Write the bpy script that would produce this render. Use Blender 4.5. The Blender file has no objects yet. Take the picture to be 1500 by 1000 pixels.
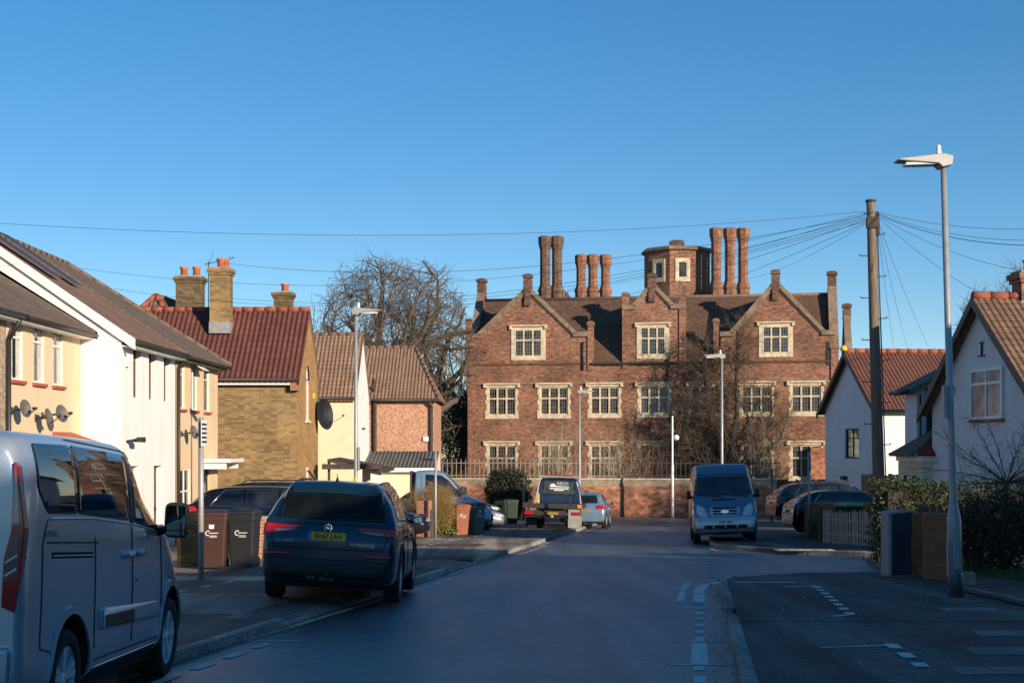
import bpy, bmesh, math, random
from mathutils import Vector, Matrix
from mathutils.bvhtree import BVHTree
R = math.radians
random.seed(7)
SC = bpy.context.scene
COL = SC.collection

# ---------------- camera, world, sun, exposure ----------------
FPX, HX, HY = 2100.0, 750.0, 655.0          # focal length in photo pixels, principal column, horizon row
CAMZ = 1.6
cam_d = bpy.data.cameras.new("camera"); cam = bpy.data.objects.new("camera", cam_d); COL.objects.link(cam)
cam.location = (0, 0, CAMZ); cam.rotation_euler = (R(90), 0, 0)
cam_d.sensor_width = 36; cam_d.lens = 36 * FPX / 1500; cam_d.shift_y = (HY - 500) / 1500
cam_d.clip_start = 0.1; cam_d.clip_end = 4000
SC.camera = cam

SUN_EL, SUN_AZ = R(15.0), R(140.0)          # azimuth clockwise from +Y (the way the street runs)
SV = Vector((math.sin(SUN_AZ) * math.cos(SUN_EL), math.cos(SUN_AZ) * math.cos(SUN_EL), math.sin(SUN_EL)))
world = bpy.data.worlds.new("World"); SC.world = world; world.use_nodes = True
wn = world.node_tree.nodes; wl = world.node_tree.links
sky = wn.new("ShaderNodeTexSky"); sky.sky_type = 'NISHITA'; sky.sun_disc = False
sky.sun_elevation = SUN_EL; sky.sun_rotation = SUN_AZ; sky.air_density = 0.7; sky.dust_density = 0.0; sky.ozone_density = 2.0
bg = wn["Background"]; bg.inputs["Strength"].default_value = 0.15
hs = wn.new('ShaderNodeHueSaturation'); hs.inputs['Hue'].default_value = .50; hs.inputs['Saturation'].default_value = 1.48
gm = wn.new('ShaderNodeGamma'); gm.inputs[1].default_value = .77; wl.new(sky.outputs[0], gm.inputs[0]); wl.new(gm.outputs[0], hs.inputs['Color']); wl.new(hs.outputs[0], bg.inputs[0])
sun_d = bpy.data.lights.new("sun", 'SUN'); sun_d.energy = 4.7; sun_d.angle = R(0.5); sun_d.color = (1.0, 0.84, 0.64)
sun = bpy.data.objects.new("sun", sun_d); COL.objects.link(sun)
sun.rotation_euler = SV.to_track_quat('Z', 'Y').to_euler()
SC.view_settings.view_transform = 'Standard'; SC.view_settings.look = 'None'
SC.view_settings.exposure = 0.45; SC.view_settings.gamma = 1.0; SC.view_settings.use_curve_mapping = False
SC.cycles.max_bounces = 6; SC.cycles.use_denoising = True

# ---------------- photo measurements -> places ----------------
SLOPE = -0.031
def gz(y, x=0):
    if y > 115: y = 115
    if y < -60: y = -60
    return SLOPE * y
def P(px, py, Y):
    return Vector(((px - HX) * Y / FPX, Y, CAMZ - (py - HY) * Y / FPX))
def G(px, py):                               # where a photo pixel meets the ground
    Y = FPX * CAMZ / (py - HY + SLOPE * FPX)
    return Vector(((px - HX) * Y / FPX, Y, gz(Y)))
def GX(px, Y): return Vector(((px - HX) * Y / FPX, Y, gz(Y)))

# ---------------- materials ----------------
M = {}
def nt(name):
    m = bpy.data.materials.new(name); m.use_nodes = True
    n = m.node_tree.nodes; l = m.node_tree.links
    return m, n, l, n["Principled BSDF"]
def setp(b, **k):
    for kk, v in k.items():
        b.inputs[kk.replace('_', ' ')].default_value = v
def c4(c): return (c[0], c[1], c[2], 1)
def noise(n, l, vec, scale, detail=4, rough=.55):
    t = n.new("ShaderNodeTexNoise"); t.inputs["Scale"].default_value = scale
    t.inputs["Detail"].default_value = detail; t.inputs["Roughness"].default_value = rough
    l.new(vec, t.inputs["Vector"]); return t.outputs["Fac"]
def ramp(n, l, fac, stops):
    r = n.new("ShaderNodeValToRGB"); e = r.color_ramp.elements
    while len(e) < len(stops): e.new(0.5)
    for el, (p, c) in zip(e, stops): el.position = p; el.color = c4(c)
    l.new(fac, r.inputs[0]); return r.outputs[0]
def mix(n, l, fac, a, b, mode='MIX'):
    m = n.new("ShaderNodeMixRGB"); m.blend_type = mode
    for s, v in ((0, fac), (1, a), (2, b)):
        if hasattr(v, 'links'): l.new(v, m.inputs[s])
        else: m.inputs[s].default_value = v if s == 0 else c4(v)
    return m.outputs[0]
def bump(n, l, b, h, strength, dist=0.02):
    t = n.new("ShaderNodeBump"); t.inputs["Strength"].default_value = strength; t.inputs["Distance"].default_value = dist
    l.new(h, t.inputs["Height"]); l.new(t.outputs[0], b.inputs["Normal"])
def coords(n, kind="Object"):
    return n.new("ShaderNodeTexCoord").outputs[kind]

def mat_plain(name, col, rough=.6, metal=0.0, var=.12, scale=6, spec=.5, coat=0.0, bumpy=0.0, bscale=60):
    m, n, l, b = nt(name)
    v = coords(n)
    f = noise(n, l, v, scale)
    c = ramp(n, l, f, [(.3, tuple(x * (1 - var) for x in col)), (.7, tuple(min(1, x * (1 + var)) for x in col))])
    l.new(c, b.inputs["Base Color"])
    setp(b, Roughness=rough, Metallic=metal, Specular_IOR_Level=spec, Coat_Weight=coat)
    if coat: b.inputs["Coat Roughness"].default_value = .04
    if bumpy: bump(n, l, b, noise(n, l, v, bscale, 3), bumpy, .01)
    M[name] = m; return m
def mat_paint(name, col, metal=.0, rough=.32, dirt=.25, dirtcol=(.10, .09, .08)):   # car paint with road dirt low down
    m, n, l, b = nt(name)
    v = coords(n)
    s = n.new("ShaderNodeSeparateXYZ"); l.new(v, s.inputs[0])
    mr = n.new("ShaderNodeMapRange"); mr.inputs[1].default_value = 1.0; mr.inputs[2].default_value = .2
    l.new(s.outputs[2], mr.inputs[0])
    f = noise(n, l, v, 3, 6, .65)
    mu = n.new("ShaderNodeMath"); mu.operation = 'MULTIPLY'; l.new(mr.outputs[0], mu.inputs[0]); l.new(f, mu.inputs[1])
    mu2 = n.new("ShaderNodeMath"); mu2.operation = 'MULTIPLY'; l.new(mu.outputs[0], mu2.inputs[0]); mu2.inputs[1].default_value = dirt * 2
    c = mix(n, l, mu2.outputs[0], col, dirtcol); l.new(c, b.inputs["Base Color"])
    rr = n.new("ShaderNodeMapRange"); rr.inputs[3].default_value = rough; rr.inputs[4].default_value = min(.8, rough + .45)
    l.new(mu2.outputs[0], rr.inputs[0]); l.new(rr.outputs[0], b.inputs["Roughness"])
    setp(b, Metallic=metal, Coat_Weight=.6); b.inputs["Coat Roughness"].default_value = .05
    bump(n, l, b, noise(n, l, v, 1.3, 2), .04, .05)
    M[name] = m; return m
def mat_brick(name, c1, c2, mortar, bw=.225, bh=.075, ms=.012, var=None, stain=.35, scale2=.5, b_str=.5, bias=0.0, mott=0):
    m, n, l, b = nt(name)
    v = coords(n, "UV")
    t = n.new("ShaderNodeTexBrick"); l.new(v, t.inputs["Vector"])
    t.inputs["Scale"].default_value = 1; t.inputs["Brick Width"].default_value = bw; t.inputs["Row Height"].default_value = bh
    t.inputs["Mortar Size"].default_value = ms; t.inputs["Mortar Smooth"].default_value = .3; t.inputs["Bias"].default_value = bias
    t.inputs["Color1"].default_value = c4(c1); t.inputs["Color2"].default_value = c4(c2); t.inputs["Mortar"].default_value = c4(mortar)
    c = t.outputs[0]
    if var:                                    # odd dark / pale bricks and weather patches
        mp = n.new("ShaderNodeMapping"); mp.inputs["Scale"].default_value = (1 / bw * .9, 1 / bh * .9, 1); l.new(v, mp.inputs[0])
        w = n.new("ShaderNodeTexWhiteNoise"); sn = n.new("ShaderNodeVectorMath"); sn.operation = 'FLOOR'
        l.new(mp.outputs[0], sn.inputs[0]); l.new(sn.outputs[0], w.inputs[0])
        f = ramp(n, l, w.outputs[0], [(.0, (0, 0, 0)), (.62, (0, 0, 0)), (.66, (1, 1, 1))])
        f.node.color_ramp.interpolation = 'CONSTANT'
        mm = n.new("ShaderNodeMath"); mm.operation = 'MULTIPLY'; l.new(f, mm.inputs[0]); mm.inputs[1].default_value = .75
        iv = n.new("ShaderNodeMath"); iv.operation = 'SUBTRACT'; iv.inputs[0].default_value = 1; l.new(t.outputs["Fac"], iv.inputs[1])
        m3 = n.new("ShaderNodeMath"); m3.operation = 'MULTIPLY'; l.new(mm.outputs[0], m3.inputs[0]); l.new(iv.outputs[0], m3.inputs[1])
        c = mix(n, l, m3.outputs[0], c, var)
    f1 = noise(n, l, v, scale2, 5, .65)
    g = ramp(n, l, f1, [(.35, (1 - stain,) * 3), (.62, (1.0, 1.0, 1.0)), (.8, (1.12, 1.08, 1.05))])
    c = mix(n, l, 1.0, c, g, 'MULTIPLY')
    if mott:
        mp2 = n.new('ShaderNodeMapping'); mp2.inputs['Scale'].default_value = (.45, 1, 1); l.new(v, mp2.inputs[0])
        f5 = noise(n, l, mp2.outputs[0], mott, 3, .75); c = mix(n, l, 1.0, c, ramp(n, l, f5, [(.36, (.52, .54, .58)), (.5, (1, 1, 1)), (.64, (1.45, 1.38, 1.28))]), 'MULTIPLY')
    l.new(c, b.inputs["Base Color"]); setp(b, Roughness=.9, Specular_IOR_Level=.2)
    iv2 = n.new("ShaderNodeMath"); iv2.operation = 'SUBTRACT'; iv2.inputs[0].default_value = 1; l.new(t.outputs["Fac"], iv2.inputs[1])
    fn = noise(n, l, v, 14, 3); ad = n.new("ShaderNodeMath"); ad.operation = 'ADD'; l.new(iv2.outputs[0], ad.inputs[0]); l.new(fn, ad.inputs[1])
    bump(n, l, b, ad.outputs[0], b_str, .012)
    M[name] = m; return m
def mat_tile(name, ca, cb, cw=.3, ch=.34, wave=1.0, lichen=None, gap=(.02, .015, .01)):   # roof tiles: u across, v up the slope
    m, n, l, b = nt(name)
    v = coords(n, "UV")
    t = n.new("ShaderNodeTexBrick"); l.new(v, t.inputs["Vector"]); t.offset = 0.0 if wave else .5
    t.inputs["Scale"].default_value = 1; t.inputs["Brick Width"].default_value = cw; t.inputs["Row Height"].default_value = ch
    t.inputs["Mortar Size"].default_value = .012 if wave else .009; t.inputs["Mortar Smooth"].default_value = .4
    t.inputs["Color1"].default_value = c4(ca); t.inputs["Color2"].default_value = c4(cb); t.inputs["Mortar"].default_value = c4(gap)
    c = t.outputs[0]
    f1 = noise(n, l, v, .9, 6, .7)
    c = mix(n, l, 1.0, c, ramp(n, l, f1, [(.3, (.7, .7, .7)), (.6, (1, 1, 1)), (.8, (1.2, 1.15, 1.1))]), 'MULTIPLY')
    if lichen:
        f2 = noise(n, l, v, 5, 5, .75)
        k = n.new("ShaderNodeMapRange"); k.inputs[1].default_value = .56; k.inputs[2].default_value = .68; k.inputs[4].default_value = .8
        l.new(f2, k.inputs[0]); c = mix(n, l, k.outputs[0], c, lichen)
    l.new(c, b.inputs["Base Color"]); setp(b, Roughness=.85, Specular_IOR_Level=.25)
    s = n.new("ShaderNodeSeparateXYZ"); l.new(v, s.inputs[0])
    def m2(op, a, bb):
        q = n.new("ShaderNodeMath"); q.operation = op
        for i, x in enumerate((a, bb)):
            if x is None: continue
            if hasattr(x, 'links'): l.new(x, q.inputs[i])
            else: q.inputs[i].default_value = x
        return q.outputs[0]
    su = m2('SINE', m2('MULTIPLY', s.outputs[0], 2 * math.pi / cw), None)
    sv = m2('FRACT', m2('MULTIPLY', s.outputs[1], 1 / ch), None)
    h = m2('SUBTRACT', m2('MULTIPLY', su, .5 * wave), sv)
    bump(n, l, b, h, 1.0, .045)
    M[name] = m; return m
def mat_render(name, col, stain=(.6, .55, .5), pebble=0, amt=.25):
    m, n, l, b = nt(name)
    v = coords(n)
    mp = n.new("ShaderNodeMapping"); mp.inputs["Scale"].default_value = (1, 1, .25); l.new(v, mp.inputs[0])
    f = noise(n, l, mp.outputs[0], 1.6, 7, .65)
    k = n.new("ShaderNodeMapRange"); k.inputs[1].default_value = .5; k.inputs[2].default_value = .8; k.inputs[4].default_value = amt
    l.new(f, k.inputs[0])
    c = mix(n, l, k.outputs[0], col, tuple(a * bb for a, bb in zip(col, stain)))
    if pebble:
        vo = n.new("ShaderNodeTexVoronoi"); vo.inputs["Scale"].default_value = pebble; l.new(v, vo.inputs["Vector"])
        c = mix(n, l, .75, c, mix(n, l, 1.0, c, ramp(n, l, vo.outputs["Color"], [(.1, (.45, .42, .4)), (.9, (1.35, 1.3, 1.3))]), 'MULTIPLY'))
    l.new(c, b.inputs["Base Color"]); setp(b, Roughness=.92, Specular_IOR_Level=.15)
    bump(n, l, b, noise(n, l, v, 70 if not pebble else pebble * 1.3, 3), .35 if not pebble else .9, .01)
    M[name] = m; return m

def mat_ground(name, col, col2, gran=55, rough=.75, patches=(), spec=.4, wet=.12):
    m, n, l, b = nt(name)
    v = coords(n)
    f = noise(n, l, v, gran, 3, .8)
    c = ramp(n, l, f, [(.36, tuple(x * .45 for x in col)), (.5, col), (.62, col2)])
    mp = n.new("ShaderNodeMapping"); mp.inputs["Rotation"].default_value = (0, 0, R(7.3)); mp.inputs["Scale"].default_value = (1, .16, 1); l.new(v, mp.inputs[0])
    f2 = noise(n, l, mp.outputs[0], 1.1, 6, .65)
    c = mix(n, l, 1.0, c, ramp(n, l, f2, [(.3, (.6, .6, .62)), (.55, (1, 1, 1)), (.72, (1.4, 1.38, 1.32))]), 'MULTIPLY')
    f6 = noise(n, l, v, 9, 5, .8); c = mix(n, l, 1.0, c, ramp(n, l, f6, [(.34, (.62, .62, .64)), (.5, (1, 1, 1)), (.66, (1.5, 1.48, 1.42))]), 'MULTIPLY')
    mp7 = n.new("ShaderNodeMapping"); mp7.inputs["Rotation"].default_value = (0, 0, R(7.3)); mp7.inputs["Scale"].default_value = (1, .03, 1); l.new(v, mp7.inputs[0])
    f7 = noise(n, l, mp7.outputs[0], 1.6, 3, .5); c = mix(n, l, 1.0, c, ramp(n, l, f7, [(.38, (.55, .55, .57)), (.5, (1, 1, 1)), (.62, (1.45, 1.45, 1.42))]), 'MULTIPLY')
    f3 = noise(n, l, v, .35, 4, .6)
    c = mix(n, l, 1.0, c, ramp(n, l, f3, [(.38, (.68, .68, .7)), (.6, (1.2, 1.2, 1.16))]), 'MULTIPLY')
    vo = n.new("ShaderNodeTexVoronoi"); vo.feature = 'DISTANCE_TO_EDGE'; vo.inputs["Scale"].default_value = .33
    nv = n.new("ShaderNodeTexNoise"); nv.inputs["Scale"].default_value = 2.5; l.new(v, nv.inputs["Vector"])
    mxv = n.new("ShaderNodeMixRGB"); mxv.inputs[0].default_value = .25; l.new(v, mxv.inputs[1]); l.new(nv.outputs["Color"], mxv.inputs[2])
    l.new(mxv.outputs[0], vo.inputs["Vector"])
    k = n.new("ShaderNodeMapRange"); k.inputs[1].default_value = .0; k.inputs[2].default_value = .008; k.inputs[3].default_value = .5; k.inputs[4].default_value = 0
    l.new(vo.outputs["Distance"], k.inputs[0]); c = mix(n, l, k.outputs[0], c, tuple(x * .35 for x in col))
    l.new(c, b.inputs["Base Color"])
    rr = n.new("ShaderNodeMapRange"); rr.inputs[3].default_value = rough - wet; rr.inputs[4].default_value = rough + wet
    l.new(f2, rr.inputs[0]); l.new(rr.outputs[0], b.inputs["Roughness"]); setp(b, Specular_IOR_Level=spec)
    bump(n, l, b, f, .6, .012)
    M[name] = m; return m

# ---------------- mesh builder ----------------
class MB:
    def __init__(s): s.v = []; s.f = []; s.m = []; s.sm = []
    def face(s, pts, mi=0, sm=False):
        i = len(s.v); s.v += [Vector(p) for p in pts]; s.f.append(list(range(i, i + len(pts)))); s.m.append(mi); s.sm.append(sm); return s
    def quad(s, a, b, c, d, mi=0): return s.face((a, b, c, d), mi)
    def hexa(s, p, mi=0):                       # p: 8 corners, bottom 4 then top 4
        i = len(s.v); s.v += [Vector(q) for q in p]
        for f in ((3, 2, 1, 0), (4, 5, 6, 7), (0, 1, 5, 4), (1, 2, 6, 5), (2, 3, 7, 6), (3, 0, 4, 7)):
            s.f.append([i + k for k in f]); s.m.append(mi); s.sm.append(False)
        return s
    def box(s, x0, x1, y0, y1, z0, z1, mi=0, tx=0, ty=0):     # tx, ty: taper of the top
        return s.hexa(((x0, y0, z0), (x1, y0, z0), (x1, y1, z0), (x0, y1, z0),
                       (x0 + tx, y0 + ty, z1), (x1 - tx, y0 + ty, z1), (x1 - tx, y1 - ty, z1), (x0 + tx, y1 - ty, z1)), mi)
    def fbox(s, F, u0, u1, z0, z1, n0, n1, mi=0):            # box on a face frame (origin, along, outward)
        O, U, N = F; Z = Vector((0, 0, 1)); q = lambda u, z, n: O + U * u + Z * z + N * n
        if U.cross(Z).dot(N) < 0: u0, u1 = u1, u0
        return s.hexa((q(u0, z0, n1), q(u1, z0, n1), q(u1, z0, n0), q(u0, z0, n0), q(u0, z1, n1), q(u1, z1, n1), q(u1, z1, n0), q(u0, z1, n0)), mi)
    def fpoly(s, F, poly, n0, n1, mi=0):                     # extruded outline on a face frame
        O, U, N = F; Z = Vector((0, 0, 1)); return s.prism([O + U * u + Z * z + N * n0 for u, z in poly], N * (n1 - n0), mi)
    def prism(s, pts, d, mi=0):
        pts = [Vector(p) for p in pts]; d = Vector(d); n = len(pts)
        nrm = Vector((0, 0, 0))
        for k in range(n): nrm += pts[k].cross(pts[(k + 1) % n])
        if nrm.dot(d) < 0: pts.reverse()
        i = len(s.v); s.v += pts + [p + d for p in pts]
        s.f.append([i + k for k in range(n - 1, -1, -1)]); s.f.append([i + n + k for k in range(n)]); s.m += [mi, mi]; s.sm += [False, False]
        for k in range(n):
            s.f.append([i + k, i + (k + 1) % n, i + n + (k + 1) % n, i + n + k]); s.m.append(mi); s.sm.append(False)
        return s
    def tube(s, a, b, r0, r1=None, n=8, mi=0, caps=True, sm=True):
        a, b = Vector(a), Vector(b); r1 = r0 if r1 is None else r1
        d = (b - a)
        if d.length < 1e-6: return s
        d.normalize(); t = Vector((0, 0, 1)) if abs(d.z) < .9 else Vector((1, 0, 0))
        x = d.cross(t).normalized(); y = d.cross(x)
        i = len(s.v)
        for p, r in ((a, r0), (b, r1)):
            for k in range(n):
                an = 2 * math.pi * k / n; s.v.append(p + (x * math.cos(an) + y * math.sin(an)) * r)
        for k in range(n):
            k2 = (k + 1) % n; s.f.append([i + k2, i + k, i + n + k, i + n + k2]); s.m.append(mi); s.sm.append(sm)
        if caps:
            s.f.append([i + k for k in range(n)]); s.f.append([i + n + k for k in range(n - 1, -1, -1)]); s.m += [mi, mi]; s.sm += [False, False]
        return s
    def path(s, pts, r, n=6, mi=0, r1=None):
        r1 = r if r1 is None else r1; m = len(pts) - 1
        for k in range(m): s.tube(pts[k], pts[k + 1], r + (r1 - r) * k / m, r + (r1 - r) * (k + 1) / m, n, mi, caps=(k in (0, m - 1)))
        return s
    def lathe(s, c, prof, n=16, mi=0, axis='z', sm=True, rot=0.0, caps=True):    # prof: (r, h)
        c = Vector(c); i = len(s.v); L = len(prof)
        for r, h in prof:
            for k in range(n):
                a = 2 * math.pi * k / n + rot; x, y = r * math.cos(a), r * math.sin(a)
                s.v.append(c + (Vector((x, y, h)) if axis == 'z' else Vector((h, x, y)) if axis == 'x' else Vector((y, h, x))))
        for j in range(L - 1):
            for k in range(n):
                k2 = (k + 1) % n; s.f.append([i + j * n + k, i + j * n + k2, i + (j + 1) * n + k2, i + (j + 1) * n + k]); s.m.append(mi); s.sm.append(sm)
        if caps: s.f.append([i + k for k in range(n - 1, -1, -1)]); s.f.append([i + (L - 1) * n + k for k in range(n)]); s.m += [mi, mi]; s.sm += [False, False]
        return s
    def build(s, name, mats, parent=None, bevel=0, smooth=False, loc=None):
        me = bpy.data.meshes.new(name)
        me.from_pydata([tuple(v) for v in s.v], [], s.f)
        if not isinstance(mats, (list, tuple)): mats = [mats]
        for m in mats: me.materials.append(M[m] if isinstance(m, str) else m)
        me.polygons.foreach_set("material_index", s.m)
        me.polygons.foreach_set("use_smooth", [True] * len(s.f) if smooth else s.sm)
        boxuv(me)
        o = bpy.data.objects.new(name, me); COL.objects.link(o)
        if loc: o.location = loc
        if parent: o.parent = parent
        if bevel:
            md = o.modifiers.new("bevel", 'BEVEL'); md.width = bevel; md.segments = 2; md.limit_method = 'ANGLE'; md.angle_limit = R(35)
        return o
def boxuv(me):
    uv = me.uv_layers.new(name="UVMap").data
    vs = me.vertices
    for p in me.polygons:
        nr = p.normal
        if abs(nr.z) > .93: U, V = Vector((1, 0, 0)), Vector((0, 1, 0))
        else:
            U = Vector((-nr.y, nr.x, 0)).normalized(); V = nr.cross(U)
            if V.z < 0: V = -V
        for li in p.loop_indices:
            co = vs[me.loops[li].vertex_index].co; uv[li].uv = (co.dot(U), co.dot(V))

def thing(name, label, cat, loc=(0, 0, 0), rz=0, group=None, rot=None):
    o = bpy.data.objects.new(name, None); COL.objects.link(o)
    o.location = loc; o.rotation_euler = rot or (0, 0, rz); o.empty_display_size = .2
    return tag(o, label, cat, group)
def tag(o, label, cat, group=None):
    o["label"] = label; o["category"] = cat
    if group: o["group"] = group
    return o
def kind(o, k): o["kind"] = k; return o
def kids(o): return [c for c in bpy.data.objects if c.parent is o]
def dup(root, loc=None, rz=None, label=None, group=None):
    def cp(o, parent):
        c = o.copy(); COL.objects.link(c); c.parent = parent
        for ch in KIDS.get(o.name, ()): cp(ch, c)
        return c
    KIDS = {}
    for c in bpy.data.objects:
        if c.parent: KIDS.setdefault(c.parent.name, []).append(c)
    r = cp(root, None)
    if loc is not None: r.location = loc
    if rz is not None: r.rotation_euler = (0, 0, rz)
    if label: r["label"] = label
    if group: r["group"] = group
    return r
def text_mesh(name, s, size, mat, parent, M4, extrude=.002, sx=1.0, align='CENTER', font_off=0.0):
    cu = bpy.data.curves.new(name, 'FONT'); cu.body = s; cu.size = size; cu.align_x = align; cu.align_y = 'CENTER'
    cu.extrude = extrude; cu.resolution_u = 2; cu.offset = font_off
    o = bpy.data.objects.new(name, cu); COL.objects.link(o)
    bpy.context.view_layer.update()
    me = bpy.data.meshes.new_from_object(o.evaluated_get(bpy.context.evaluated_depsgraph_get()))
    bpy.data.objects.remove(o)
    me.transform(M4 @ Matrix.Diagonal((sx, 1, 1, 1)))
    me.materials.clear(); me.materials.append(M[mat]); me.name = name
    o = bpy.data.objects.new(name, me); COL.objects.link(o); o.parent = parent
    return o
def frame_mat(o, right, up):                   # matrix placing a text's plane: x = right, y = up
    r = Vector(right).normalized(); u = Vector(up).normalized(); n = r.cross(u)
    m = Matrix((r, u, n)).transposed().to_4x4(); m.translation = Vector(o); return m
# ---------------- the place's materials ----------------
mat_ground('asphalt', (.050, .060, .074), (.125, .145, .165), 30, .42, spec=.7)  # base colour tinted towards the blue reflected from the sky
mat_ground('asphalt_path', (.064, .060, .056), (.15, .14, .125), 26, .8)
mat_ground('asphalt_patch', (.085, .08, .075), (.15, .14, .13), 50, .85)
mat_ground('pavement_tan', (.30, .245, .185), (.40, .33, .25), 40, .9)  # pale slabs, with the warm sunlit tone put into their colour
mat_ground('concrete', (.27, .25, .22), (.36, .33, .29), 30, .85)
mat_ground('concrete_kerb', (.30, .28, .25), (.42, .39, .34), 25, .8)
mat_ground('soil', (.06, .05, .035), (.12, .1, .07), 18, .95)
mat_brick('paving_slab', (.22, .2, .18), (.28, .25, .22), (.08, .07, .06), .9, .6, .012, None, .3, .6, .3)
mat_brick('block_paving', (.19, .075, .06), (.25, .11, .085), (.05, .035, .03), .2, .1, .006, (.14, .07, .06), .3, .6, .4)
def mat_worn(name, col, under, amt=.5):
    m, n, l, b = nt(name); v = coords(n)
    f = noise(n, l, v, 11, 6, .8); g = noise(n, l, v, 1.3, 3); a = n.new('ShaderNodeMath'); a.operation = 'ADD'; l.new(f, a.inputs[0]); l.new(g, a.inputs[1])
    k = n.new('ShaderNodeMapRange'); k.inputs[1].default_value = .98 + amt * .2; k.inputs[2].default_value = 1.16 + amt * .2; k.inputs[4].default_value = .85; l.new(a.outputs[0], k.inputs[0])
    l.new(mix(n, l, k.outputs[0], col, under), b.inputs['Base Color']); setp(b, Roughness=.75); bump(n, l, b, f, .5, .01); M[name] = m
mat_worn('road_paint', (.58, .58, .56), (.09, .09, .095), .35)
mat_worn('road_paint_yellow', (.52, .42, .24), (.09, .09, .09), .15)
mat_plain('tactile', (.45, .43, .4), .8)
mat_brick('manor_brick', (.41, .15, .08), (.25, .10, .062), (.38, .27, .19), .25, .08, .015, (.15, .09, .08), .45, .38, .8, -.1, mott=7.5)
mat_brick('manor_brick_dark', (.2, .09, .06), (.13, .065, .05), (.26, .2, .15), .26, .085, .016, (.08, .055, .05), .4, .5, .8, mott=5.5)
mat_brick('chimney_brick', (.37, .14, .075), (.29, .11, .065), (.32, .22, .16), .24, .08, .014, (.2, .1, .07), .35, .8, .7, mott=5)
mat_brick('wall_brick', (.56, .17, .08), (.42, .14, .07), (.55, .36, .25), .24, .078, .016, (.3, .13, .09), .5, .5, .8, mott=4.5)
mat_brick('yellow_brick', (.46, .30, .135), (.34, .215, .10), (.26, .19, .1), .225, .075, .013, (.19, .125, .065), .3, .8, .7)
mat_brick('orange_brick', (.58, .32, .11), (.50, .27, .1), (.33, .24, .14), .225, .075, .010, (.36, .2, .085), .25, .8, .6)
mat_brick('red_pier_brick', (.44, .12, .06), (.38, .11, .06), (.5, .36, .28), .225, .075, .012, (.33, .12, .08), .2, .8, .6)
mat_brick('brown_pier_brick', (.66, .21, .085), (.56, .17, .07), (.36, .15, .08), .225, .075, .010, (.42, .15, .07), .2, .8, .6)
mat_brick('old_stack_brick', (.28, .2, .1), (.2, .14, .075), (.17, .13, .085), .225, .075, .013, (.12, .08, .05), .4, 1.5, .8)
mat_tile('tile_brown', (.38, .225, .145), (.30, .18, .12), .2, .30, .7, (.24, .19, .1))
mat_tile('tile_grey', (.30, .215, .15), (.235, .17, .12), .18, .22, .5, (.19, .15, .085))
mat_tile('tile_red', (.19, .07, .052), (.155, .058, .044), .2, .35, .9, gap=(.07, .02, .015))
mat_tile('tile_terracotta', (.20, .085, .058), (.165, .072, .05), .17, .3, .8, gap=(.1, .04, .03))
mat_tile('tile_old_red', (.25, .145, .095), (.19, .115, .078), .17, .26, .6, (.34, .2, .12))
mat_tile('tile_manor', (.20, .11, .07), (.13, .08, .055), .25, .2, 0, (.18, .12, .065))
mat_tile('tile_corrugated', (.17, .16, .145), (.15, .14, .13), .2, 3.0, 1.6)
mat_tile('tile_scarlet', (.45, .05, .03), (.38, .045, .03), .22, .3, .9)
mat_plain('clay', (.50, .17, .08), .8, var=.2, scale=4)
mat_plain('ridge_clay', (.30, .085, .05), .85, var=.2, scale=3)
mat_plain('ridge_brown', (.17, .11, .08), .9, var=.2, scale=3)
mat_render('cream', (.74, .58, .39), amt=.5); mat_render('cream_warm', (.72, .53, .34), amt=.5); mat_render('white_wall', (.82, .80, .76), amt=.45)
mat_render('white_paint_wall', (.70, .71, .72), amt=.4); mat_render('pale_cream', (.78, .66, .46))
mat_render('pebbledash', (.52, .30, .20), pebble=14, amt=.2); mat_render('pebble_grey', (.42, .33, .24), pebble=14)
mat_plain('stone', (.60, .50, .35), .85, var=.28, scale=3.5, bumpy=.6, bscale=25)
mat_plain('stone_dark', (.30, .24, .17), .9, var=.35, scale=3, bumpy=.6, bscale=20)
mat_plain('coping', (.24, .17, .12), .9, var=.35, scale=2.5, bumpy=.6, bscale=20)
mat_plain('lead', (.28, .28, .28), .6, var=.2)
mat_plain('white_upvc', (.80, .79, .76), .35, var=.04); mat_plain('brown_frame', (.12, .05, .035), .5); mat_plain('black_plastic', (.018, .018, .02), .45, var=.1)
mat_plain('sill_red', (.42, .09, .05), .7); mat_plain('fascia_dark', (.03, .026, .022), .5); mat_plain('curtain', (.62, .58, .5), .9, var=.2, scale=9)
mat_plain('galv', (.36, .37, .37), .5, metal=.35, var=.14, scale=5); mat_plain('galv_dark', (.13, .14, .15), .5, metal=.6, var=.2)
mat_plain('lamp_head', (.36, .36, .35), .5, metal=.3, var=.08); mat_plain('lens', (.75, .78, .8), .15)
mat_plain('dark_metal', (.06, .055, .05), .55, metal=.5); mat_plain('dish_grey', (.12, .11, .10), .55, var=.1)
mat_plain('rail_pale', (.27, .23, .19), .7, var=.2); mat_plain('rail_dark', (.05, .045, .045), .6)
mat_plain('cable', (.03, .03, .034), .6)
mat_plain('yellow_paint', (.75, .5, .05), .5); mat_plain('white_paint', (.8, .8, .78), .5, var=.05)
mat_plain('timber_dark', (.06, .048, .038), .9, var=.35, scale=5); mat_plain('hedge_leaf', (.055, .085, .022), .6, var=.4, scale=3)
mat_plain('dark_leaf', (.022, .03, .014), .6, var=.4, scale=3); mat_plain('gold_twig', (.34, .20, .065), .85, var=.35, scale=3)
mat_plain('green_gold', (.24, .21, .05), .85, var=.35, scale=3); mat_plain('russet_twig', (.19, .10, .065), .9, var=.3, scale=2)
mat_plain('bark', (.115, .085, .06), .95, var=.35, scale=4, bumpy=.8, bscale=18); mat_plain('twig', (.15, .11, .08), .95, var=.25, scale=3)
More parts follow.
